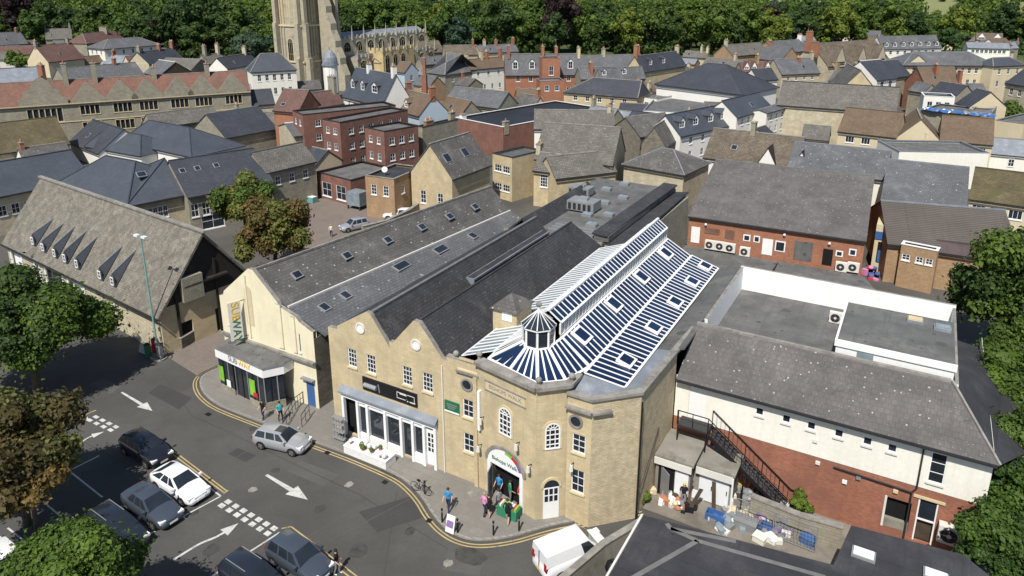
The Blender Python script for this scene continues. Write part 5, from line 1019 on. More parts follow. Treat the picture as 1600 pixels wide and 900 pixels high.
# red brick stair-stepped blocks
for i, (A_, B_2, C_2, lab) in enumerate((((228, 702), (292, 730), (780, 640), 'left flat-roofed red brick block of the three'), ((415, 758), (524, 778), (960, 700), 'middle flat-roofed red brick block of the three'), ((680, 808), (800, 836), (1005, 796), 'right flat-roofed red brick block of the three'))):
    HH('b', *A_, *B_2, *C_2, 9, lab+' above the courtyard', kind='flat', wm='brick_old', rm='felt', rows=[(2, 7.7, .9, 1.1), (2, 5.0, .9, 1.2), (2, 2.3, .9, 1.2)], rrows=[(3 if i == 2 else 6, 7.6, 1.0, 1.2), (3 if i == 2 else 6, 5.0, 1.0, 1.2), (3 if i == 2 else 6, 2.3, 1.0, 1.2)], cap='gutter', group='red brick flat-roofed blocks')
HH('b', 1003, 802, 1040, 808, 1225, 752, 8.3, 'plain stone wing with orange pots joined to the red brick blocks', kind='flat', wm='stone_grey', rm='felt', ch=[(.5, .25, 1.0, 'brick_orange', 1.8, 5), (.5, .9, 1.6, 'stone_grey', 1.2, 2)], cap='gutter')
HH('b', 30, 768, 155, 772, 90, 702, 5, 'small stone house with white bargeboards left of the brick blocks', rm='stone_tile_grey', wm='stone_pale', s=.9)
HH('b', 140, 785, 235, 850, 172, 765, 5.5, 'white bargeboarded stone gable in front of the left brick block', kind='cross', depth=7, rm='slate_grey', wm='stone_pale', cap='white')
HH('b', 110, 682, 265, 695, 195, 556, 8.5, 'red-brown tiled roof left of the chimney stack below the church tower', rm='tile_redbrown', wm='brick_orange', s=1., rl=[(.3, .12, .8, .6)])
HH('b', 220, 662, 340, 655, 268, 588, 9, 'small red brick gable between the red-brown roofs', kind='cross', depth=7, rm='tile_redbrown', wm='brick_orange')
HH('b', 335, 672, 545, 640, 410, 572, 8.5, 'red-brown tiled roof with a square stone chimney under the church tower', rm='tile_redbrown', wm='brick_red', s=1., ch=[(.92, .5, 2.6, 'stone_grey', 2.0, 3)])
HH('b', 545, 592, 790, 652, 720, 440, 8.5, 'blue-grey mansard building with white dormers right of the church tower', rm='slate_blue', wm='render_white', s=1.6, rows=[(6, 7.0, .7, 1.1), (6, 4.2, .7, 1.1)], dor=[(.16, 1.5, 1.6, 3.2, 3.9), (.42, 1.5, 1.6, 3.2, 3.9), (.72, 2.2, 1.6, 3.2, 3.9)], cap='lead', ch=[(.35, .5, 1.2, 'render_white', 1.0, 2), (.95, .5, 1.6, 'render_white', 1., 2)])
HH('b', 780, 655, 1020, 718, 985, 572, 7, 'brown tiled house with a pale blue gable end and two red chimneys', rm='tile_brown', wm='render_blue', s=1., ch=[(.35, .55, 1.8, 'brick_red'), (.98, .5, 1.6, 'brick_red')], dor=[(.62, 1.4, .6, 1.7, 2.4)])
HH('b', 1130, 690, 1275, 722, 1200, 604, 5.5, 'brown tiled roof between the blue gable and the black flat roof', rm='tile_brown', wm='stone_grey', s=.9)
HH('b', 1180, 630, 1515, 672, 1410, 558, 6.5, 'long grey slate roof with a stone right gable behind the black flat roof', rm='slate_grey', wm='stone_grey', s=.8)
HH('b', 860, 442, 928, 450, 930, 388, 7.5, 'brown roofed house with a pale blue-white gable wall', rm='tile_brown', wm='render_blue', s=.9, rrows=[(1, 5.6, 1, 1.5)])
HH('b', 1035, 480, 1062, 480, 1048, 465, 9, 'slim house carrying a tall red brick chimney beside the blue-white gable', rm='tile_brown', wm='brick_red', kind='flat', depth=3, ch=[(.5, .5, 4.5, 'brick_red', 1.6, 2)])
HH('b', 1040, 402, 1232, 388, 1130, 354, 8, 'grey slate roof behind the hip-roofed stone house', rm='slate_grey', wm='stone_grey', s=.8)
HH('b', 1078, 452, 1180, 464, 1335, 440, 7.5, 'square stone house with a grey hipped roof right of the tall chimney', wm='stone_grey', rm='slate_grey', kind='hip', s=.7, depth=14, rows=[(2, 5.8, .8, 1.3), (2, 2.6, .8, 1.3)], rrows=[(3, 5.8, .9, 1.4), (3, 2.6, .9, 1.4)])
HH('b', 1338, 432, 1565, 412, 1450, 362, 8, 'white rendered house with brown tiled roof and two rows of small windows', rm='tile_brown', wm='render_offwhite', s=.9, rows=[(3, 6.4, .9, 1.2), (4, 2.6, .8, 1.4)], ch=[(.05, .5, 1.6, 'stone_pale'), (.45, .5, 2, 'stone_pale'), (.6, .5, 1.8, 'brick_orange'), (.98, .5, 2.4, 'brick_red')], cap='tile_brown')
HH('b', 1030, 330, 1175, 322, 1100, 256, 7.5, 'brown stone roof behind the church porch', rm='stone_tile_brown', wm='stone_grey', s=.8, ch=[(.5, .5, 1.4, 'stone_grey')])
HH('b', 1180, 342, 1385, 338, 1260, 282, 7.5, 'olive brown roof in front of the trees right of the church', rm='stone_tile_brown', wm='stone_pale', s=.8, ch=[(.9, .5, 1.8, 'brick_red')])
HH('b', 1400, 330, 1640, 318, 1500, 280, 8, 'slate roof with a crowd of terracotta chimneys before the copper beech', rm='slate_grey', wm='stone_pale', s=.8, ch=[(.2, .5, 1.8, 'stone_pale'), (.5, .5, 1.6, 'brick_orange'), (.95, .5, 2.0, 'brick_red')])
HH('b', 1245, 745, 1545, 806, 2130, 680, 5.6, 'wide black flat roof with a white fascia over red brick walls', kind='flat', wm='brick_old', rm='felt_black', cap='white', ch=[(.98, .03, 1.2, 'stone_grey', 1.2, 1), (.1, .03, 1.0, 'white', 1.2, 1)])
# centre
HH('c', -40, 460, 432, 455, 210, 338, 8.5, 'red brick Victorian house with grey mansard roof and white dormers', rm='slate_grey', wm='brick_orange', s=1.9, rows=[(5, 7.2, 1.1, 1.7), (5, 3.9, 1.1, 1.7)], dor=[(.13, 1.5, 1.0, 3.0, 3.7), (.35, 1.5, 1.0, 3.0, 3.7), (.86, 1.5, 1.0, 3.0, 3.7)], ch=[(.05, .5, 2.2, 'brick_red', 1.8, 4), (.5, .5, 2.0, 'brick_orange', 1.8, 4), (.68, .5, 1.8, 'brick_orange', 1.4, 3), (.98, .5, 1.6, 'ashlar', 1.8, 3)])
HH('c', 190, 372, 302, 370, 290, 350, 12.5, 'red brick stair tower on the front of the Victorian house', kind='flat', wm='brick_orange', rm='lead', depth=4, rows=[(1, 9.6, 1.2, 2.4)])
HH('c', 175, 515, 325, 512, 300, 500, 7.5, 'projecting red brick bay block below the Victorian stair tower', kind='flat', wm='brick_orange', rm='lead', depth=5, rows=[(2, 6.0, 1.1, 1.4)], cap='lead')
HH('c', 425, 422, 832, 408, 600, 345, 9, 'long slate roof just below the tree belt in the centre', rm='slate_grey', wm='stone_pale', s=.8, rows=[(8, 7.4, .8, 1.3)], ch=[(.42, .5, 1.8, 'stone_pale'), (.96, .5, 2.2, 'brick_orange')])
HH('c', 430, 490, 560, 486, 500, 420, 8, 'slate roofed house carrying a broad orange brick chimney', rm='slate_grey', wm='stone_grey', s=1., ch=[(.55, .3, 2.2, 'brick_orange', 2.2, 4)])
HH('c', 556, 500, 832, 482, 700, 422, 8, 'stone-slated mansard with two round-headed dormers', rm='slate_grey', wm='stone_grey', s=1.5, dor=[(.1, 1.3, 1.0, 2.2, 2.8), (.55, 1.3, 1.0, 2.2, 2.8)])
HH('c', 820, 445, 1085, 405, 960, 328, 8, 'slate mansard house with two white dormers left of the big dark roof', rm='slate_dark', wm='stone_market', s=1.3, dor=[(.22, 1.5, 1.2, 2.8, 3.2), (.52, 1.5, 1.2, 2.8, 3.2)], ch=[(.02, .5, 2.8, 'brick_orange'), (.98, .5, 1.4, 'stone_pale')])
HH('c', 1070, 352, 1215, 360, 1120, 318, 7, 'stone house with pale chimneys behind the big dark hipped roof', rm='stone_tile_grey', wm='stone_pale', s=.8, ch=[(.7, .5, 1.8, 'stone_pale'), (.95, .5, 1.6, 'ashlar')])
HH('c', 1380, 348, 1605, 328, 1490, 270, 8, 'grey stone-roofed house on the right below the trees', rm='stone_tile_grey', wm='brick_tan', s=.8, ch=[(.05, .5, 1.6, 'stone_pale')])
HH('c', 1190, 405, 1445, 425, 1310, 365, 7.5, 'long grey roof right behind the big dark hipped roof', rm='stone_tile_grey', wm='stone_grey', s=.7, ch=[(.7, .5, 1.5, 'stone_pale')])
HH('c', 1440, 445, 1640, 440, 1530, 388, 7.5, 'dark brown roof with small white gablets', rm='tile_redbrown', wm='stone_grey', s=1., dor=[(.15, 1.6, .4, 1.2, 2.6), (.38, 1.6, .4, 1.2, 2.6), (.8, 1.6, .4, 1.2, 2.6)], ch=[(.55, .5, 2.0, 'brick_tan')])
HH('c', 905, 520, 1442, 584, 1210, 395, 7.5, 'very large dark grey hipped roof of a modern hall', rm='slate_dark', wm='render_white', s=.62, kind='hip', hip=(9, 9), over=.5, cap='slate_dark')
HH('c', 325, 572, 782, 608, 650, 495, 5.5, 'long slate-roofed stone range with white framed windows and hipped left end', rm='slate_dark', wm='stone_market', s=.8, kind='hip', hip=(6, .5), rows=[(5, 4.2, 1.1, 1.3), (5, 1.6, 1.1, 1.6)])
HH('c', 780, 612, 905, 628, 1000, 600, 4.5, 'white-walled lean block beside the long stone range', kind='flat', wm='render_white', rm='felt', rows=[(1, 3.2, 1.2, 1.2)])
HH('c', 820, 700, 1180, 720, 1330, 630, 4.2, 'grey flat-roofed block with a rank of small rooflights in the centre', kind='flat', wm='render_white', rm='felt', cap='lead')
HH('c', 930, 570, 1290, 600, 1330, 575, 5, 'grey service roof with plant under the big dark hipped roof', kind='flat', wm='stone_grey', rm='felt', cap='lead', depth=14)
HH('c', 715, 748, 905, 772, 830, 702, 4.6, 'low slate lean-to with a white wall left of the white terrace', rm='slate_dark', wm='render_white', s=.6, cap='slate_dark')
HH('c', 1052, 845, 1400, 768, 1240, 668, 5.8, 'white rendered terrace with dark slate roof and four gabled dormers', rm='slate_blue', wm='render_white', s=.9, dor=[(.1, 1.6, .9, 2.2, 3.0), (.33, 1.6, .9, 2.2, 3.0), (.6, 1.6, .9, 2.2, 3.0), (.83, 1.6, .9, 2.2, 3.0)], rows=[(4, 4.4, .9, 1.3), (4, 1.8, .9, 1.3)], cap='slate_dark')
HH('c', 1405, 728, 1625, 668, 1490, 590, 7.6, 'taller cream terrace house with blue-black slates beyond the white terrace', rm='slate_blue', wm='render_offwhite', s=.8, rows=[(5, 6.3, .9, 1.3), (5, 3.4, .9, 1.3)], cap='slate_dark')
HH('c', 140, 800, 640, 805, 400, 688, 6, 'stone-slated roof with a white left gable behind the old stone hall', rm='stone_tile_grey', wm='render_white', s=.8, ch=[(.94, .5, .8, 'stone_pale')])
HH('c', 620, 800, 800, 850, 700, 730, 6, 'dark gable end with grey slates left of the white terrace', rm='slate_old', wm='stone_dark', s=.9, kind='cross', depth=9)
house('old stone hall with a large speckled stone-slate roof in the middle of town', (836, 246), (957, 256), (930, 197), 6.2, s=.95, rm='stone_tile_grey', wm='stone_market', rows=[(4, 4.6, 1, 1.5)], ch=[(.03, .1, 1.0, 'stone_pale')])
house('stone house with grey roof and tall sash window below the old stone hall', (834, 264), (866, 268), (860, 240), 5.6, s=.8, rm='stone_tile_grey', wm='stone_market', rows=[(1, 4.0, 1.2, 1.9)], ny=4, nx=3)
house('grey stone-slated house joined to the right of the sash-windowed house', (868, 277), (962, 266), (905, 240), 5.2, s=.8, rm='stone_tile_grey', wm='stone_market')
house('pavilion with a shallow hipped stone roof and white parapet behind the market hall', (975, 256), (1068, 272), (1030, 231), 5.5, s=.5, kind='hip', rm='slate_old', wm='stone_pale', cap='lead')
HH('c', 810, 890, 960, 905, 885, 790, 5, 'small dark pointed gable beside the pavilion roof', kind='cross', depth=6, rm='slate_old', wm='stone_dark')
house('old stone-tiled inn with black and white timber gables', (1100, 244), (1243, 262), (1188, 208), 5, s=.85, rm='stone_tile_brown', wm='render_white', dor=[(.7, 2.6, .0, .2, 2.6, 'render_white', 'timber_dark'), (1.05, 2.6, .0, .2, 2.6, 'render_white', 'timber_dark')], rows=[(3, 3, 1, 1.4)], ch=[(.45, .5, 1.6, 'stone_grey', 1.2, 1)], rl=[(.3, .2, .8, .8)])
# right
wh = HH('d', 60, 650, 800, 702, 470, 528, 8.5, 'massive stone warehouse with long grey roof and black raised ridge strip', rm='stone_tile_grey', wm='stone_pale', s=.7, rrows=[(2, 3, 1, 1.5)], cap='slate_dark')
wa_, wb_ = P(*q_('d', 60, 650), 8.5), P(*q_('d', 800, 702), 8.5); wu_ = (wb_-wa_).normalized(); wv_ = Z.cross(wu_); wa_.z = 0; wl_ = (wb_-wa_).length; arch_win(wh, wa_, wu_, wv_, wl_*.27, wl_*.27+3.2, .3, 3.9, 4, 2, 'black', gl='dark_opening')
HH('d', -8, 705, 155, 658, 60, 655, 7.8, 'pale three-storey end of the white terrace against the warehouse wall', rm='slate_grey', wm='render_offwhite', s=.25, rows=[(4, 6.6, .8, 1.2), (4, 4.2, .8, 1.3), (4, 1.8, .8, 1.3)], cap='lead')
HH('d', 80, 548, 800, 612, 470, 505, 12.3, 'black slate clerestory strip along the warehouse ridge', rm='slate_dark', wm='stone_grey', s=.4, cap='slate_dark') if False else None
HH('d', 440, 815, 800, 855, 700, 692, 5.6, 'long cream building with brown tiled roof and paired windows left of its gable', rm='tile_brown', wm='render_buff', s=.75, rows=[(3, 4.2, 1.5, 1.2)], nx=3, ny=1, cap='tile_brown')
HH('d', 812, 846, 1072, 866, 942, 742, 5.6, 'buff gabled cross wing with a white framed window', kind='cross', depth=12, rm='tile_brown', wm='render_buff', lrows=[(2, 3.8, 1.5, 1.2)], nx=3, ny=1)
HH('d', 1078, 872, 1405, 900, 1250, 732, 5.6, 'brown tiled range right of the buff gable', rm='tile_brown', wm='render_buff', s=.75, rows=[(4, 4.2, 1.2, 1.1)], nx=3, ny=1, cap='tile_brown')
HH('d', 375, 412, 765, 378, 570, 255, 8.5, 'big stone college building with three gables facing the town', rm='stone_tile_brown', wm='stone_pale', s=.95, dor=[(.16, 5.0, -.4, 1.0, 5.4, 'stone_pale', 'stone_tile_brown'), (.5, 4.2, -.4, 1.0, 5.0, 'stone_pale', 'stone_tile_brown'), (.82, 4.2, -.4, 1.0, 5.0, 'stone_pale', 'stone_tile_brown')], ch=[(-.06, .3, 3, 'brick_orange', 2.4, 3), (-.0, .6, 4.5, 'brick_orange', 2.0, 3)])
HH('d', 850, 402, 1420, 404, 1200, 325, 10.5, 'long cream classical building with a shallow slate roof and rows of sash windows', rm='slate_grey', wm='render_buff', s=.55, kind='hip', rows=[(11, 8.9, .9, 1.5), (11, 5.7, .9, 1.7), (11, 2.4, .9, 1.7)], over=.5, cap='lead')
HH('d', 868, 398, 1002, 398, 938, 345, 10.6, 'pedimented centre of the cream classical building', kind='cross', depth=6, rm='slate_grey', wm='render_buff', lrows=[(3, 8.6, .9, 1.5), (3, 5.5, .9, 1.7)])
HH('d', 1408, 412, 1610, 404, 1510, 358, 10.5, 'slate-roofed right pavilion of the cream classical building', rm='slate_blue', wm='render_buff', s=.6, kind='hip', rows=[(3, 8.9, .9, 1.5), (3, 5.7, .9, 1.7)])
HH('d', 718, 305, 1085, 296, 900, 224, 7.5, 'pale modern block with a row of white dormers beyond the college', rm='slate_grey', wm='render_offwhite', s=1.1, rows=[(7, 6, 1.2, 1.4), (7, 3, 1.2, 1.4)], dor=[((i+.5)/7, 1.6, .6, 2.0, 2.6) for i in range(7)])
HH('d', 500, 215, 715, 225, 600, 190, 6, 'long low grey roof with white windows at the foot of the trees', rm='slate_grey', wm='render_offwhite', s=.8, rows=[(8, 4.6, 1.2, 1.2)])
HH('d', 1085, 228, 1240, 232, 1150, 196, 6, 'pale house with a purple-grey roof in the trees at the right', rm='slate_old', wm='render_buff', s=.8)
HH('d', 1285, 185, 1415, 188, 1350, 146, 6, 'highest cream cottage with a brown roof among the far right trees', rm='tile_brown', wm='render_buff', s=.8)
HH('d', 1300, 245, 1465, 250, 1380, 208, 6, 'cream gabled cottage in the middle of the far right cluster', rm='tile_brown', wm='render_buff', s=.9, dor=[(.2, 3, 0, 1, 3), (.8, 3, 0, 1, 3)])
HH('d', 1420, 285, 1525, 280, 1470, 240, 6, 'brown-roofed cottage at the lower right of the far cluster', rm='tile_brown', wm='render_offwhite', s=.8)
HH('d', 1250, 298, 1515, 305, 1380, 268, 6, 'long flat grey roof with white windows behind the classical building', rm='lead', wm='render_offwhite', s=.4, rows=[(8, 4.6, 1.2, 1.2)])
HH('d', 50, 332, 262, 312, 150, 250, 7, 'grey roofed brick house left of the tall orange chimneys', rm='slate_grey', wm='brick_tan', s=.8, rows=[(4, 5.4, .9, 1.2)], ch=[(.98, .5, 1.8, 'render_white', 1.6, 3)])
HH('d', -70, 362, 78, 380, 0, 282, 7, 'slate roof with a white verge and terracotta pots at the left of the college', rm='slate_grey', wm='brick_tan', s=.9, ch=[(.1, .5, 1.5, 'brick_orange')])
HH('d', 222, 255, 300, 250, 260, 222, 6, 'tiny pale roofed house against the trees above the orange chimneys', rm='lead', wm='render_offwhite', s=.8)
HH('d', 85, 462, 325, 452, 200, 365, 7, 'grey roofed stone house with small square windows below the college', rm='slate_grey', wm='stone_pale', s=.9, rows=[(4, 5.6, .9, 1.1)], ch=[(.6, .4, 1.0, 'brick_red'), (.98, .5, 1.6, 'stone_pale')])
HH('d', -60, 500, 60, 492, 10, 425, 6.5, 'dark slated cottage at the left end of the warehouse', rm='slate_dark', wm='render_offwhite', s=.9)
HH('d', 380, 500, 470, 510, 430, 430, 7, 'slate roof squeezed between the stone gable and the small windows house', rm='slate_grey', wm='stone_pale', s=.9, ch=[(.05, .5, 1.8, 'brick_tan')])
HH('d', 460, 550, 672, 556, 582, 440, 7, 'honey stone gable with three dark openings above the warehouse', kind='cross', depth=14, rm='slate_old', wm='stone_market', lrows=[(2, 6, 1.1, 1.3), (1, 8.8, .9, 1.5)])
HH('d', 682, 498, 805, 484, 672, 374, 8.5, 'bright white rendered house with two dark windows and dark slates', rm='slate_dark', wm='render_white', s=.8, rows=[(2, 7.1, 1.4, 1.6)], cap='white')
HH('d', 800, 478, 892, 468, 825, 372, 8, 'dark slated house joined to the right of the white house', rm='slate_dark', wm='stone_grey', s=.85)
HH('d', 985, 534, 1215, 532, 1090, 420, 7, 'brown tiled house with red brick left gable and central chimney', rm='tile_brown', wm='brick_orange', s=.9, ch=[(.4, .3, 2.4, 'brick_red', 1.4, 3), (.95, .1, 2.6, 'brick_red', 1.2, 2)])
HH('d', 1010, 575, 1170, 602, 1100, 512, 6, 'low dark slate roof in front of the brown tiled house', rm='slate_dark', wm='stone_grey', s=.8)
HH('d', 1180, 640, 1262, 664, 1270, 545, 5.8, 'dark slate roofed building with a buff gable at the right', rm='slate_dark', wm='render_buff', s=.8)
HH('d', 975, 608, 1168, 618, 1100, 560, 6, 'white building with three arched windows beside the blue tarpaulin', kind='flat', wm='render_white', rm='felt_dark', depth=6, rows=[(3, 4.2, 1.1, 1.8)], cap='white')
HH('d', 880, 560, 975, 575, 930, 512, 6, 'grey pitched roof between the warehouse gable and the white arched building', rm='slate_grey', wm='stone_grey', s=.8)
HH('d', 940, 700, 1290, 742, 1450, 700, 5.2, 'flat roof strewn with blue sheeting behind the brown tiled range', kind='flat', wm='stone_grey', rm='felt', cap='lead')
HH('d', 1270, 700, 1400, 712, 1475, 650, 5.4, 'plain grey flat roof at the right of the blue sheeting', kind='flat', wm='stone_grey', rm='felt', cap='lead')
HH('d', 1488, 515, 1680, 545, 1620, 412, 8, 'stone block with a dark roof at the right edge below the classical building', rm='slate_dark', wm='stone_pale', s=.7, rows=[(3, 6, 1, 1.6)])
HH('d', 1420, 760, 1600, 785, 1680, 700, 4.6, 'grey flat-roofed extension at the right edge with a white skylight', kind='flat', wm='render_buff', rm='felt', cap='lead')
tb_ = P(1495, 178, 5.8); g = MB(); cs = q_('d', 955, 690), q_('d', 1290, 728), q_('d', 1440, 735), q_('d', 1250, 695), q_('d', 980, 675)
pts = [P(*c, 5.75) for c in cs]; pts2 = [p+Z*.25 for p in pts]; ar = (pts[1]-pts[0]).cross(pts[2]-pts[0]).z
if ar < 0: pts.reverse(); pts2.reverse()
o0, ux, uy = pts[0], (pts[1]-pts[0]), (pts[-1]-pts[0])
Ht = [[random.uniform(.03, .5) for _ in range(6)] for _ in range(27)]
g = MB()
for i in range(26):
    for j in range(5):
        c4 = [o0+ux*(1.35*a_/26)+uy*(b_/5)+Z*Ht[a_][b_] for a_, b_ in ((i, j), (i+1, j), (i+1, j+1), (i, j+1))]
        if (c4[1]-c4[0]).cross(c4[2]-c4[0]).z < 0: c4.reverse()
        g.face(c4, random.choice(['tarp_blue']*7+['white', 'galv', 'lead']))
tag(g.build('tarpaulin'), 'long bright blue tarpaulin lying on the flat roof at the upper right', 'tarpaulin')
# lean-tos, back extensions and aerials that crowd the town between the larger roofs
def inside(x, y, m=.6):
    p = Vector((x, y, 0))
    for h in HS0:
        q = p-h[4]; a_, b_ = q.dot(h[5]), q.dot(h[7])
        if -m < a_ < h[6]+m and -m < b_ < h[8]+m: return True
    return False
HS0 = list(HS); rf2 = random.Random(21); made = 0
for h in HS0:
    x, y, r_, lab, a, u, l, w, d, ze = h
    D = math.hypot(x, y)
    if D < 128 or made > 75: continue
    for side in (0, 1, 2):
        L2, D2 = rf2.uniform(3.5, 7), rf2.uniform(3.5, 6); s0 = rf2.uniform(0, max(.1, l-L2))
        if side == 0: b, uu = a+u*s0-w*(D2+.1), u
        elif side == 1: b, uu = a+u*(l+.1)+w*rf2.uniform(0, max(.1, d-D2)), u
        else: b, uu = a-u*(L2+.1)+w*rf2.uniform(0, max(.1, d-D2)), u
        ww = Z.cross(uu)
        if any(inside(*(b+uu*L2*i+ww*D2*j).xy, .2) for i in (0.02, .5, .98) for j in (.02, .5, .98)): continue
        made += 1; z2 = min(ze-.4, rf2.uniform(2.8, 5.2)); rise = rf2.uniform(1.4, 2.4)
        short = ' '.join(lab.split()[:7]); 
        while short.split()[-1] in ('a', 'the', 'with', 'of', 'and', 'under', 'behind', 'in', 'its', 'below', 'right', 'left', 'at', 'between', 'carrying', 'facing', 'for', 'on', 'left-hand'): short = ' '.join(short.split()[:-1])
        t = thing('outbuilding', ('low annexe in front of the ', 'small annexe right of the ', 'small annexe left of the ')[side]+short, 'outbuilding', b+uu*L2/2+ww*D2/2); b = Vector((b.x, b.y, 0))
        g = MB(); wm_ = rf2.choice(['stone_pale', 'stone_grey', 'render_offwhite', 'brick_tan', 'stone_grey', 'render_buff']); rm_ = rf2.choice(['slate_grey', 'slate_dark', 'stone_tile_grey', 'tile_brown', 'slate_old', 'slate_grey', 'lead'])
        for p_, dr, ln, inn in ((b, uu, L2, ww), (b+ww*D2, uu, L2, -ww), (b, ww, D2, uu), (b+uu*L2, ww, D2, -uu)): wall(g, p_, dr, ln, -.3, z2, inn, wm_)
        for p_ in (b, b+uu*L2): g.face([p_+Z*z2, p_+ww*D2+Z*z2, p_+ww*D2/2+Z*(z2+rise)], wm_)
        g.build('wall', t); g = MB(); roof_mesh(g, b, uu, ww, L2, D2, z2+.05, z2+rise+.05, rm_, over=.2); ro_ = g.build('roof', t)
        window(t, b, uu, ww, L2/2-.45, L2/2+.45, max(.8, z2-2.0), z2-.7, 2, 2, dep=-.02)
        if rf2.random() < .5: chimney(ro_, b+uu*L2*rf2.choice((.08, .92))+ww*D2/2, ww, z2, z2+rise+rf2.uniform(.7, 1.5), rf2.choice(['brick_red', 'stone_grey', 'stone_pale', 'brick_orange']), .9, .6, 2)
print('annexes', made)
# right middle ground
h1 = house('low brick shop rear with white doors and a wide speckled roof behind the white parapet', (1077, 337), (1352, 376), (1240, 263), 6, s=.27, rm='tile_concrete', wm='brick_orange', z0=.0, over=.2, cap='seam')
a_ = P(1077, 337, 6); b_ = P(1352, 376, 6); a_.z = b_.z = 0; hu = (b_-a_).normalized(); hv = Z.cross(hu); hl = (b_-a_).length
def onH(px, py, off=0):
    d_ = Vector(ray(px, py)); t_ = (a_.dot(hv)-off)/d_.dot(hv); p = Vector((0, 0, H_))+d_*t_; return (p-a_).dot(hu), p.z
def wp(nm, x0, y0, x1, y1, mt, o=.05, par=None, fr=None):
    s0, z1_ = onH(x0, y0); s1, z0_ = onH(x1, y1); 
    if z0_ > z1_: z0_, z1_ = z1_, z0_
    g = MB(); g.box(a_, hu, -hv, min(s0, s1), max(s0, s1), .0, o, z0_, z1_, mt)
    if fr: g.box(a_, hu, -hv, min(s0, s1)+.12, max(s0, s1)-.12, o, o+.01, z0_+.12, z1_-.12, fr)
    return g.build(nm, par or h1)
def q4(x, y): return (1060+x/2.963, 330+y/2.96)
wp('door', *q4(62, 70), *q4(96, 148), 'white'); wp('door', *q4(392, 125), *q4(432, 205), 'white'); wp('door', *q4(672, 172), *q4(708, 252), 'dark_opening'); wp('boarded_panel', *q4(122, 75), *q4(190, 112), 'tile_red', .03); wp('boarded_panel', *q4(218, 84), *q4(258, 132), 'tile_red', .03)
for r_ in ((302, 106, 332, 140), (350, 112, 376, 146), (450, 135, 492, 190), (730, 180, 760, 212), (792, 172, 822, 208)): wp('window', *q4(*r_[:2]), *q4(*r_[2:]), 'white', .06, fr='glass_win')
wp('grey_render_panel', *q4(540, 135), *q4(615, 235), 'felt', .03)
for x_, y_ in ((128, 60), (492, 108), (700, 148)): s_, z_ = onH(*q4(x_, y_)); g = MB(); g.sphere(a_+hu*s_-hv*.15+Z*z_, .16, 'lamp_glass', 6); g.build('wall_light', h1)
for i, (x_, y_) in enumerate(((150, 165), (197, 172), (243, 180), (310, 200), (752, 275), (808, 270))):
    s_, z_ = onH(*q4(x_, y_)); ac_unit(a_+hu*s_-hv*.5+Z*max(2.36, z_-.1), hu, ['white air conditioning unit by the brick wall, leftmost of the left row', 'white air conditioning unit by the brick wall, second of the left row', 'white air conditioning unit by the brick wall, third of the left row', 'white air conditioning unit under the small white window, last of the left row', 'white air conditioning unit near the dark doorway of the brick wall', 'white air conditioning unit at the right end of the brick wall'][i], 'air conditioning units along the brick rear wall', 1.35)
g = MB(); g.prism([W(23.6, 24.55), W(40, 24.55), W(31.5, 45.3), W(23.05, 45.3)], 0, 2.35, 'brick_red', 'felt'); tag(g.build('roof_terrace'), 'grey felt roof terrace between the white parapet and the brick rear wall', 'flat roof')
house('slate roofed building behind the speckled brick shop rear', (1230, 262), (1383, 280), (1310, 228), 5.5, s=.5, rm='slate_grey', wm='render_offwhite', cap='lead')
HH('h', 710, 345, 1235, 412, 1000, 122, 5.5, 'wide weathered blue-grey slate roof between the brick shop and the brown-roofed house', rm='slate_grey', wm='render_buff', s=.5, cap='lead', rows=[(2, 4.4, 1, .9, (0, .25))])
HH('h', 820, 60, 1380, 70, 1420, 0, 5.6, 'cluttered flat roofs with white skylights above the blue-grey slates', kind='flat', wm='render_offwhite', rm='felt', cap='lead')
HH('h', 1262, 335, 1660, 390, 1450, 165, 5.4, 'cream house with olive brown tiles at the right edge', rm='moss_tile', wm='render_buff', s=.6, rows=[(3, 4.0, 1.5, 1.2, (.02, .9))], nx=3, ny=1, cap='moss_tile')
HH('h', 752, 615, 1570, 690, 1300, 402, 4.6, 'big ribbed grey-brown sheet roof at the right', rm='corrugated', wm='brick_tan', s=.45, cap='lead', over=.3)
HH('h', 832, 645, 1058, 690, 1300, 640, 4.5, 'tan brick extension with small white windows at the right', kind='flat', wm='brick_tan', rm='felt_maroon', rows=[(1, 3.5, .8, .7, (.05, .3)), (2, 3.5, .7, .7, (.42, .95))], cap='white', depth=1.2)
HH('h', 1060, 665, 1300, 700, 1320, 640, 4.35, 'dark maroon felt roof beside the tan brick extension', kind='gable', wm='brick_tan', rm='felt_maroon', s=.5, cap='felt_maroon')
q = P(1400, 400, 0); bs_ = thing('blue_shopfront', 'narrow cream wall with a bright blue fascia and blue door in the alley', 'shop', W(33, 49)); a3 = P(1364, 392, 2.4); a3.z = 0; g = MB(); g.box(a3, E, N, 0, 3.2, 0, 4, 0, 5.6, 'render_buff'); g.build('wall', bs_); g = MB(); g.box(a3, E, -N, 0, 3.2, 0, .1, 3.9, 4.8, 'blue_paint'); g.build('fascia', bs_); g = MB(); g.box(a3, E, -N, .4, 1.6, .0, .05, 1.2, 3.6, 'dark_opening'); g.box(a3, E, -N, .5, 1.5, .05, .1, 1.2, 2.6, 'blue_paint'); g.box(a3, E, -N, 2.0, 2.3, 0, .08, 1.2, 3.6, 'white'); g.build('door', bs_)
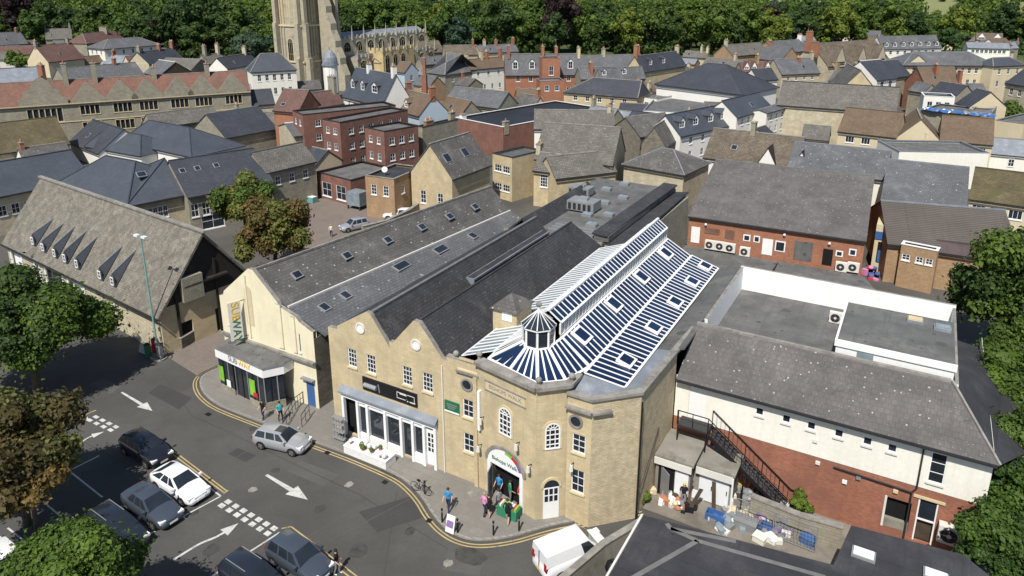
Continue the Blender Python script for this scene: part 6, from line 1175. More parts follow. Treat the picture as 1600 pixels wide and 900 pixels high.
# dark felt roof in the bottom right corner
fb = thing('dark_felt_roof_building', 'single-storey building with a huge dark felt roof and pale seams in the bottom right corner', 'building', W(30, -4))
c = [P(1005, 806, 4), P(1302, 884, 4), P(1330, 822, 4), P(1505, 868, 4), P(1620, 960, 4), P(1500, 1300, 4), P(800, 1160, 4)]
if sum(c[i].x*c[(i+1) % 7].y-c[(i+1) % 7].x*c[i].y for i in range(7)) < 0: c.reverse()
g = MB(); g.prism([(p.x, p.y) for p in c], 0, 3.9, 'brick_tan'); g.build('wall', fb); g = MB(); g.prism([(p.x, p.y) for p in c], 3.92, 4.05, 'felt_dark'); rfb = g.build('roof', fb)
g = MB()
for p_, q_2 in (((1048, 826), (1150, 846)), ((1048, 826), (1042, 818)), ((1090, 845), (985, 905)), ((1090, 845), (1290, 902)), ((1048, 826), (1090, 845))): g.face([x+Z*0 for x in (lambda s: s if (s[1]-s[0]).cross(s[2]-s[0]).z > 0 else s[::-1])([Vector((v.x, v.y, 4.056)) for v in (lambda a, b: (lambda d: [a-d, b-d, b+d, a+d])(Vector((-(b-a).y, (b-a).x, 0)).normalized()*.13))(P(*p_, 4.05), P(*q_2, 4.05))])], 'seam')
g.build('seam', rfb)
e1, e2 = P(1003, 806, 4.05), P(800, 1160, 4.05); g = MB(); u_ = (e2-e1).normalized(); e1.z = 0; g.box(e1, u_, Z.cross(u_), 0, (e2-e1).length, -.05, .06, 3.9, 4.16, 'offwhite'); g.build('verge', rfb)
for px, py in ((1349, 868), (1462, 902)): 
    p = P(px, py, 4.05); p.z = 0; g = MB(); g.box(p, E, N, -.55, .55, -.35, .35, 4.05, 4.2, 'metal'); g.box(p, E, N, -.47, .47, -.27, .27, 4.2, 4.27, 'lamp_glass'); g.build('rooflight', rfb)
# hoist box on the stone house
hb = thing('hoist_box', 'black timber hoist box on legs with a pitched roof and white panel above the trees', 'hoist box', P(425, 310, 0)); p = P(430, 268, 5); p.z = 0
g = MB(); g.box(p, E, N, -1.1, 1.1, -1, 1.2, 3.2, 5.6, 'timber_dark'); g.build('cabin', hb); g = MB(); g.box(p, E, -N, -1.0, .9, 1.0, 1.06, 3.3, 5.3, 'white') if False else g.box(p-E*1.13, N, E, -.9, .9, -.05, .0, 3.3, 5.3, 'white'); g.build('panel', hb)
g = MB(); roof_mesh(g, p+N*1.2-E*1.1, -N, E, 2.2, 2.2, 5.6, 7.0, 'stone_tile_grey', over=.15, gut=False); g.build('roof', hb)
for s_ in (-.9, .9): g = MB(); g.box(p, E, N, s_-.1, s_+.1, -.9, -.7, 0, 3.2, 'offwhite'); g.build('leg', hb)
# concrete wall beside the van
def run_wall(label, pts, h, th, mat, name='wall'):
    g = MB()
    for i in range(len(pts)-1):
        a_, b_ = Vector((pts[i].x, pts[i].y, 0)), Vector((pts[i+1].x, pts[i+1].y, 0)); u_ = (b_-a_).normalized(); g.box(a_, u_, Z.cross(u_), -.02*i, (b_-a_).length, -th/2, th/2, 0, h, mat); g.box(a_, u_, Z.cross(u_), -.05, (b_-a_).length+.03, -th/2-.05, th/2+.05, h, h+.08+.003*i, 'coping')
    return tag(g.build(name), label, 'wall')
run_wall('concrete block wall with dark coping between the white van and the dark felt roof', [P(868, 925, .8), P(942, 862, .8), P(1008, 822, .8)], 1.35, .3, 'concrete', 'boundary_wall')
run_wall('low stone wall closing the yard beside the flat dark roof', [W(28.6, 6.3), W(31.5, 6.0), W(33.8, 6.2)], 1.3, .35, 'stone_grey', 'yard_wall')
run_wall('rough stone wall curving round the courtyard beside the parked cars', [P(567, 372), P(605, 362), P(640, 345), P(660, 330)], 1.6, .4, 'stone_grey', 'courtyard_wall')
run_wall('brown wall beside the alley next to the big barn', [P(283, 545), P(343, 508)], 1.0, .35, 'stone_dark', 'alley_wall')
# ------------------------------------------------------------- trees
def crown_mesh(seed, R, Hh, leaf, n, nb=26, lowcut=-.55, mat='leaf_green', trunk=None, core=.78, mats=None, jit=.22):
    r = np.random.default_rng(seed); V, Fc, MI = [], [], []
    bc = []
    for i in range(nb):
        while True:
            d = r.normal(size=3); d /= np.linalg.norm(d)
            if d[2] > lowcut: break
        rad = r.uniform(.45, .82) if i > nb//5 else r.uniform(0, .4); br = r.uniform(.14, .40)*(1.25-rad*.4)
        bc.append((d[0]*R*rad, d[1]*R*rad, d[2]*Hh*rad, br*R))
    bc.append((0, 0, 0, R*.55)); bc = np.array(bc)
    # inner cores so that the crown is not see-through everywhere: lumpy shells of overlapping leaf faces
    w_ = bc[:, 3]**2; w_ = w_/w_.sum(); ids = r.choice(len(bc), size=n, p=w_)
    d = r.normal(size=(n, 3)); d /= np.linalg.norm(d, axis=1)[:, None]
    rr = r.uniform(.62, 1.0, n)**.6*(1+r.normal(size=n)*.05)
    c = bc[ids, :3]+d*(bc[ids, 3]*rr)[:, None]*np.array([1, 1, .85*Hh/R if Hh < R else .9])
    st = r.random(n) < .08; c[st] += d[st]*(R*r.uniform(.03, .16, st.sum()))[:, None]
    nn = d+r.normal(size=(n, 3))*.55+np.array([0, 0, .35]); nn /= np.linalg.norm(nn, axis=1)[:, None]
    t = np.cross(nn, r.normal(size=(n, 3))); t /= np.linalg.norm(t, axis=1)[:, None]; b = np.cross(nn, t)
    s = leaf*np.clip(r.lognormal(-.05, .35, n), .4, 1.8)[:, None]
    q = np.stack([c-t*s*.5, c-b*s*.32+nn*s*.06, c+t*s*.5, c+b*s*.32+nn*s*.06], 1).reshape(-1, 3)
    V = q.tolist(); Fc = [(4*i, 4*i+1, 4*i+2, 4*i+3) for i in range(n)]
    MI = [0]*n
    if mats:
        sel = r.random(len(bc)) < .4; MI = [1 if sel[k] else 0 for k in ids]
    # solid hearts of the larger clumps
    for (x, y, z, br) in bc:
        k0 = len(V); N1, N2 = 5, 7; br2 = br*core
        for i in range(N1+1):
            for j in range(N2):
                th, ph = math.pi*i/N1, 2*math.pi*j/N2; f = br2*(1+r.uniform(-.18, .12))
                V.append([x+f*math.sin(th)*math.cos(ph), y+f*math.sin(th)*math.sin(ph), z+f*.85*math.cos(th)])
        for i in range(N1):
            for j in range(N2):
                k = (j+1) % N2; Fc.append((k0+i*N2+j, k0+(i+1)*N2+j, k0+(i+1)*N2+k, k0+i*N2+k)); MI.append(0)
    return V, Fc, MI
def limb(V, F, a, b, r0, r1, n=6):
    a, b = Vector(a), Vector(b); d = (b-a).normalized(); x = d.orthogonal().normalized(); y = d.cross(x); k = len(V)
    for p, r in ((a, r0), (b, r1)):
        for i in range(n): t = 2*math.pi*i/n; V.append(list(p+(x*math.cos(t)+y*math.sin(t))*r))
    for i in range(n): j = (i+1) % n; F.append((k+i, k+j, k+n+j, k+n+i))
def mk_mesh(name, V, F, mats, MI=None):
    me = bpy.data.meshes.new(name); me.from_pydata(V, [], F)
    for m in mats: me.materials.append(MT[m])
    if MI: me.polygons.foreach_set('material_index', MI)
    me.update(); return me
def tree(label, px, py, zc, R, Hh, leaf, n, mat, seed, mats=None, nb=30, cat='tree', name='tree', group=None, core=.78, lowcut=-.55):
    """px, py: picture point of the middle of the crown, which hangs at height zc"""
    c = P(px, py, zc); t = thing(name, label, cat, (c.x, c.y, 0), group)
    V, F, MI = crown_mesh(seed, R, Hh, leaf, n, nb, mats=mats, core=core, lowcut=lowcut)
    o = bpy.data.objects.new('crown', mk_mesh('crown', V, F, [mat]+(mats or []), MI)); lk(o, t); o.location = (0, 0, zc)
    V, F = [], []; limb(V, F, (0, 0, -.2), (.1, .1, zc-.4*Hh), R*.06, R*.045, 8); rnd = random.Random(seed)
    for k in range(6): a = k*1.05+rnd.random(); limb(V, F, (.1, .1, zc-Hh*.5+k*.1), (math.cos(a)*R*.5, math.sin(a)*R*.5, zc+rnd.uniform(-.1, .4)*Hh), R*.035, R*.012, 5)
    lk(bpy.data.objects.new('trunk', mk_mesh('trunk', V, F, ['bark'])), t); return t
tree('big dark green tree at the left edge throwing a wide shadow on the road', 38, 512, 5.9, 5.9, 4.8, .28, 36000, 'leaf_dark', 11, mats=['leaf_green'], nb=46)
tree('bronze-leaved tree at the left edge over the parking bays', 18, 708, 5.1, 4.3, 3.8, .28, 24000, 'leaf_bronze', 12, mats=['leaf_olive'], nb=40)
tree('small rusty-leaved tree under the bronze tree at the left edge', 40, 752, 4.2, 2.6, 2.2, .26, 7000, 'leaf_rust', 13, mats=['leaf_bronze'], nb=20)
tree('bright fresh green tree in the bottom left corner hiding parked cars', 112, 905, 5.2, 3.6, 3.2, .19, 32000, 'leaf_bright', 14, mats=['leaf_green'], nb=36)
tree('light olive green feathery tree between the dark slate roofs and the cream shop', 378, 318, 5.5, 4.0, 4.6, .34, 11000, 'leaf_mid', 15, mats=['leaf_olive'], nb=34)
tree('rusty brown and green tree in front of the courtyard', 425, 362, 5.0, 4.6, 5.0, .34, 17000, 'leaf_olive', 16, mats=['leaf_rust'], nb=30)
tree('dark rounded tree at the right edge beyond the white parapet', 1592, 465, 7, 5.4, 6.6, .36, 20000, 'leaf_dark', 17, mats=['leaf_green'], nb=36)
for i, (x, y, z, r) in enumerate(((1588, 615, 5.5, 3.7), (1590, 705, 4.6, 3.1), (1568, 785, 3.8, 2.6), (1566, 862, 3.2, 2.4), (1592, 555, 5.5, 3.3))):
    tree('bright green bushy tree at the right, '+['beside the side roof', 'second beneath the dark side roof', 'at the corner of the cream render', 'lowest of the row by the felt roof', 'topmost in the row under the dark tree'][i], x, y, z, r, r*1.15, .22, 14000, 'leaf_green', 20+i, mats=['leaf_dark'], nb=34, group='bushy trees along the right edge')
tree('small shrub growing at the top of the low wall by the escape stair foot', 1250, 785, .9, .9, .8, .16, 1400, 'leaf_bright', 30, nb=9, cat='shrub', name='shrub')
tree('green weedy plant at the corner of the market hall by the shed', 1008, 775, .6, .6, .6, .14, 900, 'leaf_bright', 31, nb=7, cat='shrub', name='shrub')
tree('lime green rounded tree at the upper left among cottages', 30, 94, 4.5, 5.5, 4, .7, 3000, 'leaf_bright', 32, nb=16)
tree('pale green tree on the far left between two cottages', 160, 42, 7, 9, 6, .9, 2500, 'leaf_bright', 33, nb=16)
tree('blue-green conifer just left of the church tower', 400, 72, 9, 9, 8, .7, 5000, 'leaf_blue', 34, nb=18)
tree('green shrub at the right edge beside the grey flat extension', 1582, 178, 3, 4.2, 3.2, .5, 2200, 'leaf_mid', 35, nb=14, cat='shrub', name='shrub')
tree('dark hedge-like tree by the right cluster of cottages', 1492, 62, 7, 9, 6, .8, 2500, 'leaf_dark', 36, nb=14)
# the tree belt behind the town: a handful of crown shapes, copied
VAR = {}
def var_mesh(mat, k):
    if (mat, k) in VAR: return VAR[(mat, k)]
    V, F, MI = crown_mesh(100+k, 8.0, 9.5, 1.0, 3200, 30, -.9)
    V = [[x, y, z+10.5] for x, y, z in V]; n0 = len(F); limb(V, F, (0, 0, -.5), (0, 0, 9), .55, .3, 6)
    VAR[(mat, k)] = mk_mesh('tree', V, F, [mat, 'bark'], MI+[1]*(len(F)-n0)); return VAR[(mat, k)]
NAMED = {'leaf_green': 'mid green broadleaf tree in the wood behind the town', 'leaf_dark': 'dark green broadleaf tree in the wood behind the town', 'leaf_mid': 'fresh green broadleaf tree in the wood behind the town', 'leaf_yellow': 'yellow-green broadleaf tree in the wood behind the town', 'leaf_copper': 'purple copper-leaved tree in the wood behind the town', 'leaf_blue': 'blue-green tree in the wood behind the town'}
KIND = {'leaf_green': 'mid green tree', 'leaf_dark': 'dark green tree', 'leaf_mid': 'fresh green tree', 'leaf_yellow': 'yellow-green tree', 'leaf_copper': 'purple-leaved tree', 'leaf_blue': 'blue-green tree'}
def wood_label(X, Y, mat):
    px = 800+1177*X/Y; D = math.hypot(X, Y)
    row = 'at the front edge of' if D < 368 else 'in the second line of' if D < 405 else 'in the middle of' if D < 495 else 'at the back of' if D < 600 else 'on the far rise of'
    zone = ['the wood at the far left', 'the wood behind the cream villa', 'the wood left of the church tower', 'the wood behind the church nave', 'the wood right of the church', 'the wood behind the Victorian house', 'the wood above the long slate roof', 'the wood above the dark hipped hall', 'the wood above the college chimneys', 'the wood above the college roof', 'the wood above the classical building', 'the wood by the far right cottages'][min(11, max(0, int(px/134)))]
    return '%s %s %s' % (KIND[mat], row, zone)
def far_tree(X, Y, mat, s, k, label=None, sz=1.0):
    o = bpy.data.objects.new('tree', var_mesh(mat, k)); COL.objects.link(o); o.location = (X, Y, hill(X, Y)); o.scale = (s, s, s*sz); o.rotation_euler = (0, 0, random.random()*6.28)
    tag(o, label or wood_label(X, Y, mat), 'tree', None if label else 'trees of the wood behind the town'); return o
# named ones first
for px, py, s, mat, lab, sz in ((35, 58, 1.55, 'leaf_copper', 'great purple copper beech at the top left of the photo', .95), (872, 84, 1.35, 'leaf_copper', 'tall purple copper beech behind the red brick Victorian house', 1.3), (868, 88, .95, 'leaf_dark', 'dark green tree standing in front of the purple copper beech', 1.1), (978, 84, 1.05, 'leaf_yellow', 'yellow-green tree standing out in the belt right of the copper beech', 1.1), (690, 78, 1.2, 'leaf_yellow', 'large yellow-green tree right of the church', 1.0), (560, 62, 1.0, 'leaf_mid', 'flat-topped fresh green tree directly behind the church nave', .8), (320, 85, 1.5, 'leaf_dark', 'largest dark tree left of the church tower', 1.0), (225, 78, 1.3, 'leaf_dark', 'broad dark tree behind the cream villa', 1.0), (1285, 72, 1.0, 'leaf_mid', 'green tree above the orange chimneys at the right', .8), (1205, 48, .6, 'leaf_blue', 'pointed dark conifer in the middle of the belt', 2.0)):
    p = P(px, py, 0); far_tree(p.x, p.y, mat, s, hash(lab[:5]) % 5 if False else len(lab) % 5, lab, sz)
rnd = random.Random(5); cnt = 0
rows_ = [(0, 350, 0), (1, 385, 0), (2, 425, 0), (3, 470, 0), (4, 520, 0), (5, 580, 0), (6, 650, 0)]
for ri, D, _ in rows_:
    px = -60+rnd.random()*20
    while px < 1680:
        step = 9.2*1177/D; px += step*rnd.uniform(.75, 1.15)
        if cnt >= 285: break
        az = math.atan((px-800)/1177.); d = D+rnd.uniform(-14, 14)
        X, Y = d*math.sin(az), d*math.cos(az)
        if ri == 0 and (px < 130 or 430 < px < 650 or px > 1230): continue
        if ri == 1 and (px < 120 or 1350 < px): continue
        if ri == 2 and px > 1540: continue
        if ri >= 5 and px > 740: continue
        if ri == 4 and px > 1280: continue
        if ri == 3 and (1200 < px < 1330): continue
        m = rnd.choices(['leaf_green', 'leaf_dark', 'leaf_mid', 'leaf_yellow', 'leaf_copper', 'leaf_blue'], [5, 5, 4, .7, .35, .5])[0]
        if px < 430 and m in ('leaf_yellow', 'leaf_mid') and rnd.random() < .5: m = 'leaf_dark'
        far_tree(X, Y, m, rnd.uniform(.8, 1.25)*(1.08 if ri < 3 else 1), rnd.randrange(5), sz=rnd.uniform(.8, 1.05)*(1 if ri < 4 else .85)); cnt += 1
print('belt trees', cnt)
# bushes under the belt so that the wood stands on green, not on stems
Vs, Fs = [], []
r3 = np.random.default_rng(8)
for i in range(520):
    az = r3.uniform(-.72, .72); D = 338+r3.uniform(0, 1)**1.4*230
    if az > .36 and D < 372: continue
    if az < -.5 and D < 380: continue
    x, y, R = D*math.sin(az), D*math.cos(az), r3.uniform(3, 5.5); n = 110; d = r3.normal(size=(n, 3)); d /= np.linalg.norm(d, axis=1)[:, None]; c = d*R*r3.uniform(.75, 1.05, n)[:, None]*[1.2, 1.2, .8]+[x, y, R*.45]
    nn = d+r3.normal(size=(n, 3))*.4; t = np.cross(nn, r3.normal(size=(n, 3))); t /= np.linalg.norm(t, axis=1)[:, None]; b = np.cross(nn, t); b /= np.linalg.norm(b, axis=1)[:, None]
    k = len(Vs); q = np.stack([c-t*.9, c-b*.7, c+t*.9, c+b*.7], 1).reshape(-1, 3); Vs += q.tolist(); Fs += [(k+4*i_, k+4*i_+1, k+4*i_+2, k+4*i_+3) for i_ in range(n)]
struct(lk(bpy.data.objects.new('undergrowth', mk_mesh('undergrowth', Vs, Fs, ['leaf_dark']))), 'stuff')
# far hedges and woods on the hill
Vs, Fs = [], []
r2 = np.random.default_rng(3)
hed = []
for (x0, y0, x1, y1, n_, wd) in ((-300, 700, -120, 690, 60, 30), (300, 800, 640, 700, 40, 4), (200, 930, 520, 900, 60, 5), (-100, 900, 150, 950, 70, 7), (380, 620, 620, 560, 60, 22), (-620, 640, -280, 700, 200, 50), (-300, 660, 120, 680, 240, 45), (-120, 700, 230, 720, 120, 35), (90, 640, 330, 640, 120, 26)):
    for i in range(n_):
        t = r2.random(); x = x0+(x1-x0)*t+r2.normal()*wd*.3; y = y0+(y1-y0)*t+r2.normal()*wd; hed.append((x, y, r2.uniform(5, 8.5) if wd > 10 else r2.uniform(3, 5)))
for x, y, R in hed:
    z = hill(x, y); n = 160; d = r2.normal(size=(n, 3)); d /= np.linalg.norm(d, axis=1)[:, None]; c = d*R*r2.uniform(.8, 1.05, n)[:, None]*[1, 1, .9]+[x, y, z+R*.9]
    nn = d+r2.normal(size=(n, 3))*.4; t = np.cross(nn, r2.normal(size=(n, 3))); t /= np.linalg.norm(t, axis=1)[:, None]; b = np.cross(nn, t); b /= np.linalg.norm(b, axis=1)[:, None]
    k = len(Vs); q = np.stack([c-t*1.3, c-b*1.0, c+t*1.3, c+b*1.0], 1).reshape(-1, 3); Vs += q.tolist(); Fs += [(k+4*i, k+4*i+1, k+4*i+2, k+4*i+3) for i in range(n)]
struct(lk(bpy.data.objects.new('distant_wood', mk_mesh('distant_wood', Vs, Fs, ['leaf_green']))), 'stuff')

# ------------------------------------------------------------- cars
def car(label, px, py, hd, paint, L=4.2, Wd=1.76, Ht=1.46, kind='hatch', z=.75, loc=None, group=None, sun=False):
    """hd: unit heading; px, py the picture point of the middle of the car"""
    c = Vector(loc) if loc else P(px, py, z); c = Vector((c.x, c.y, .0)); f = hd.normalized(); s = Z.cross(f)
    t = thing('car' if kind != 'van' else 'van', label, 'car' if kind != 'van' else 'van', c, group)
    def q(x, y, z): return c+f*x+s*y+Z*z
    hl = L/2; van = kind == 'van'
    # (x from rear -1 to front 1, belt height, half width factor, bottom)
    bh = .98 if kind != 'van' else 1.15
    if kind == 'suv': bh = 1.06
    ST_ = [(-1, .62, .74, .38), (-.985, .80, .84, .30), (-.93, bh-.03, .93, .22), (-.8, bh, .985, .18), (-.5, bh, 1, .18), (0, bh-.01, 1, .18), (.38, bh-.04, 1, .18), (.55, bh-.09, .985, .18), (.75, bh-.17, .96, .18), (.9, bh-.25, .90, .20), (.97, .62, .80, .26), (1, .52, .68, .32)]
    if kind == 'saloon': ST_[1] = (-.985, .84, .84, .30); ST_[2] = (-.93, .97, .93, .22)
    R = []
    for x, zt, wf, zb in ST_:
        w_ = Wd/2*wf; cr = .05
        R.append([q(x*hl, y, z_) for y, z_ in ((-w_*.86, zb), (-w_*.98, zb+.12), (-w_, (zb+zt)/2), (-w_*.975, zt-.12), (-w_*.9, zt-.03), (-w_*.5, zt+cr*.7), (0, zt+cr), (w_*.5, zt+cr*.7), (w_*.9, zt-.03), (w_*.975, zt-.12), (w_, (zb+zt)/2), (w_*.98, zb+.12), (w_*.86, zb))])
    g = MB()
    for i in range(len(R)-1):
        for j in range(12): g.face([R[i][j], R[i][j+1], R[i+1][j+1], R[i+1][j]], paint)
        g.face([R[i][12], R[i][0], R[i+1][0], R[i+1][12]], 'rubber')
    g.face(R[0][::-1], paint); g.face(R[-1], paint)
    # greenhouse
    GH = dict(hatch=((-.95, .42), (-.80, .12)), saloon=((-.68, .42), (-.44, .10)), suv=((-.97, .42), (-.88, .14)), van=((-.99, .60), (-.975, .28)), estate=((-.97, .42), (-.82, .10)), coupe=((-.90, .42), (-.50, .08)))[kind]
    (xb0, xb1), (xt0, xt1) = GH; wb, wt = Wd/2*.90, Wd/2*(.70 if not van else .80); zt = Ht
    XB = [xb0, xb0+.10, xb0+(xb1-xb0)*.36, xb0+(xb1-xb0)*.40, xb0+(xb1-xb0)*.66, xb0+(xb1-xb0)*.69, xb1-.10, xb1]; XT = [xt0, xt0+.04, xt0+(xt1-xt0)*.36, xt0+(xt1-xt0)*.41, xt0+(xt1-xt0)*.75, xt0+(xt1-xt0)*.79, xt1-.04, xt1]
    zb_ = bh-.02; gls = {-1: MB(), 1: MB()}; scr = MB(); rw_ = MB()
    for sg in (-1, 1):
        pan = [paint, 'glass_win', paint, 'glass_win', paint, 'glass_win', paint]
        if van: pan = [paint]*4+[paint, 'glass_win', paint]
        if kind in ('saloon', 'coupe'): pan[0] = paint
        for i in range(7):
            pb = [q(XB[i]*hl, sg*wb, zb_), q(XB[i+1]*hl, sg*wb, zb_), q(XT[i+1]*hl, sg*wt, zt-.06), q(XT[i]*hl, sg*wt, zt-.06)]
            if sg > 0: pb.reverse()
            (gls[sg] if pan[i] != paint else g).face(pb, pan[i])
    def band(M_, xb, xt, ins, mt):
        pb = [q(xb*hl, -wb*ins, zb_), q(xb*hl, wb*ins, zb_), q(xt*hl, wt*ins, zt-.06), q(xt*hl, -wt*ins, zt-.06)]
        n_ = (pb[1]-pb[0]).cross(pb[2]-pb[0]); 
        if n_.dot(f)*(1 if xb > 0 else -1) < 0: pb.reverse()
        M_.face(pb, mt)
    band(scr, xb1+.004, xt1+.004, .88, 'glass_win'); band(g, xb1, xt1, 1, paint)
    if not van: band(rw_, xb0-.004, xt0-.004, .84, 'glass_win')
    band(g, xb0, xt0, 1, paint)
    rt = [q(xt0*hl, -wt, zt-.06), q(xt1*hl, -wt, zt-.06), q(xt1*hl-.12, -wt*.8, zt), q(xt0*hl+.08, -wt*.8, zt), q(xt0*hl, wt, zt-.06), q(xt1*hl, wt, zt-.06), q(xt1*hl-.12, wt*.8, zt), q(xt0*hl+.08, wt*.8, zt)]
    for a in ((0, 1, 2, 3), (7, 6, 5, 4), (3, 2, 6, 7), (1, 5, 6, 2), (0, 3, 7, 4)): g.face([rt[k] for k in a], paint)
    bo = g.build('body', t, smooth=True, merge=True)
    try: bo.data.set_sharp_from_angle(angle=math.radians(38))
    except Exception: pass
    [gls[k_].build('side_window', t) for k_ in gls]; scr.build('windscreen', t)
    if not van: rw_.build('rear_window', t)
    if sun: g = MB(); g.box(c, f, s, (xt0+.5)*hl*.0-.35, .35-.1, -.35, .35, zt+.002, zt+.012, 'glass_win'); g.build('sunroof', t)
    if kind in ('suv', 'estate'):
        for sg in (-1, 1): g = MB(); g.bar(q(xt0*hl+.2, sg*wt*.85, zt+.05), q(xt1*hl-.2, sg*wt*.85, zt+.05), .022, 'metal'); g.build('roof_rail', t)
    for x in (-.60, .63):
        for sg in (-1, 1):
            wr = .32 if kind != 'suv' else .35; g = MB(); cx = q(x*hl, sg*(Wd/2-.10), wr); n = 14
            ra = [cx-s*sg*.0+f*wr*math.cos(2*math.pi*k/n)+Z*wr*math.sin(2*math.pi*k/n) for k in range(n)]; rb_ = [p+s*sg*.13 for p in ra]; rc = [p-s*sg*.1 for p in ra]
            if sg > 0: g.solid(rc[::-1], rb_[::-1], 'rubber')
            else: g.solid(rc, rb_, 'rubber')
            wo = g.build('wheel', t); g = MB(); cc = cx+s*sg*.135
            for k in range(n): p0, p1 = cc+(ra[k]-cx)*.62, cc+(ra[(k+1) % n]-cx)*.62; g.face([cc+s*sg*.01, p0, p1] if (p0-cc).cross(p1-cc).dot(s*sg) > 0 else [cc+s*sg*.01, p1, p0], 'rim' if k % 3 else 'rubber')
            g.build('rim', wo)
            g = MB(); n2 = 8
            for k in range(n2):
                a0, a1 = math.pi*k/n2, math.pi*(k+1)/n2; o_ = q(x*hl, sg*(Wd/2+.012), wr-.02)
                g.face([o_+f*wr*1.0*math.cos(a0)+Z*wr*math.sin(a0), o_+f*(wr+.07)*math.cos(a0)+Z*(wr+.07)*math.sin(a0), o_+f*(wr+.07)*math.cos(a1)+Z*(wr+.07)*math.sin(a1), o_+f*wr*math.cos(a1)+Z*wr*math.sin(a1)], 'rubber')
            g.build('wheel_arch', t)
    for sg in (-1, 1):
        g = MB(); p = q(hl*.90, sg*Wd/2*.66, bh-.33); g.box(p, f, s, -.16, .13, -.19, .19, -.07, .08, 'lamp_glass'); g.build('headlight', t)
        g = MB(); p = q(-hl*.965, sg*Wd/2*.72, bh-.22); g.box(p, f, s, -.06, .12, -.13, .13, -.12, .12 if not van else .4, 'tail_red'); g.build('tail_light', t)
        g = MB(); p = q(hl*.36, sg*(Wd/2+.08), bh+.04); g.box(p, f, s, -.06, .08, -.10, .09, -.06, .08, paint); g.build('wing_mirror', t)
    g = MB(); p = q(hl*1.0, 0, .42); g.box(p, f, s, -.04, .015, -.26, .26, -.055, .055, 'white'); g.build('number_plate', t); g = MB(); p = q(hl*.985, 0, .56); g.box(p, f, s, -.1, .012, -.42, .42, -.05, .06, 'black'); g.build('grille', t)
    g = MB(); p = q(-hl*1.0, 0, .55); g.box(p, f, s, -.015, .04, -.26, .26, -.055, .055, 'yellow_paint'); g.build('number_plate', t)
    if van: g = MB(); g.box(q(-hl*.995, 0, 0), f, s, -.02, .01, -.015, .015, .4, 1.75, 'rubber'); g.build('door_gap', t)
    return t
bayd = (P(160, 777)-P(107, 735)).normalized(); bayd = (bayd+E*.5).normalized()
car('white hatchback parked nose out at the corner of the bays beside the dashed line', 281, 751, bayd, 'car_white', 4.5, 1.8, 1.42, 'coupe', group=None)
car('black hatchback parked at the top end of the row behind the white car', 228, 697, bayd, 'car_black', 4.3, 1.8, 1.45, 'hatch')
car('blue-grey saloon parked between the white hatchback and a dark estate', 237, 785, bayd, 'car_slate', 4.6, 1.78, 1.45, 'saloon')
car('dark estate car with roof rails half in tree shade beside the blue-grey saloon', 183, 822, bayd, 'car_dark', 4.5, 1.8, 1.5, 'estate')
car('dark blue car with roof rails almost hidden by the bright green tree', 118, 848, bayd, 'car_dark', 4.4, 1.8, 1.55, 'suv')
car('white car cut off by the left edge of the photo beside the bright green tree', 12, 880, bayd, 'car_white', 4.3, 1.76, 1.45, 'hatch')
car('dark car with silver roof rails cut off at the bottom of the photo', 398, 902, bayd, 'car_dark', 4.5, 1.8, 1.52, 'estate')
car('blue-grey hatchback parked at the end of the bottom bay row', 468, 868, bayd, 'car_slate', 4.2, 1.76, 1.5, 'hatch')
car('silver hatchback with a sunroof driving past the cream shop', 441, 683, (W(.1, -2.8)-W(-4.3, -3.7)).normalized(), 'car_silver', 4.15, 1.7, 1.42, 'hatch', sun=True)
car('pale blue-grey car parked in the courtyard by the curved stone wall', 553, 350, (-N*.8-E*.35).normalized(), 'car_silver', 3.9, 1.68, 1.5, 'hatch')
car('white car mostly hidden behind the long roof at the far side of the courtyard', 622, 333, (-N*.5-E*.85).normalized(), 'car_white', 4.2, 1.75, 1.45, 'hatch')
va, vb, vc, vd = P(840, 838, 1.85), P(900, 815, 1.85), P(865, 870, 1.85), P(935, 840, 1.85)
vh = (((vb-va)+(vd-vc))/2).normalized(); vcn = (va+vb+vc+vd)/4+vh*.45
car('white van parked half off the road beside the concrete wall', 0, 0, vh, 'car_white', 4.5, 1.85, 1.88, 'van', loc=vcn)
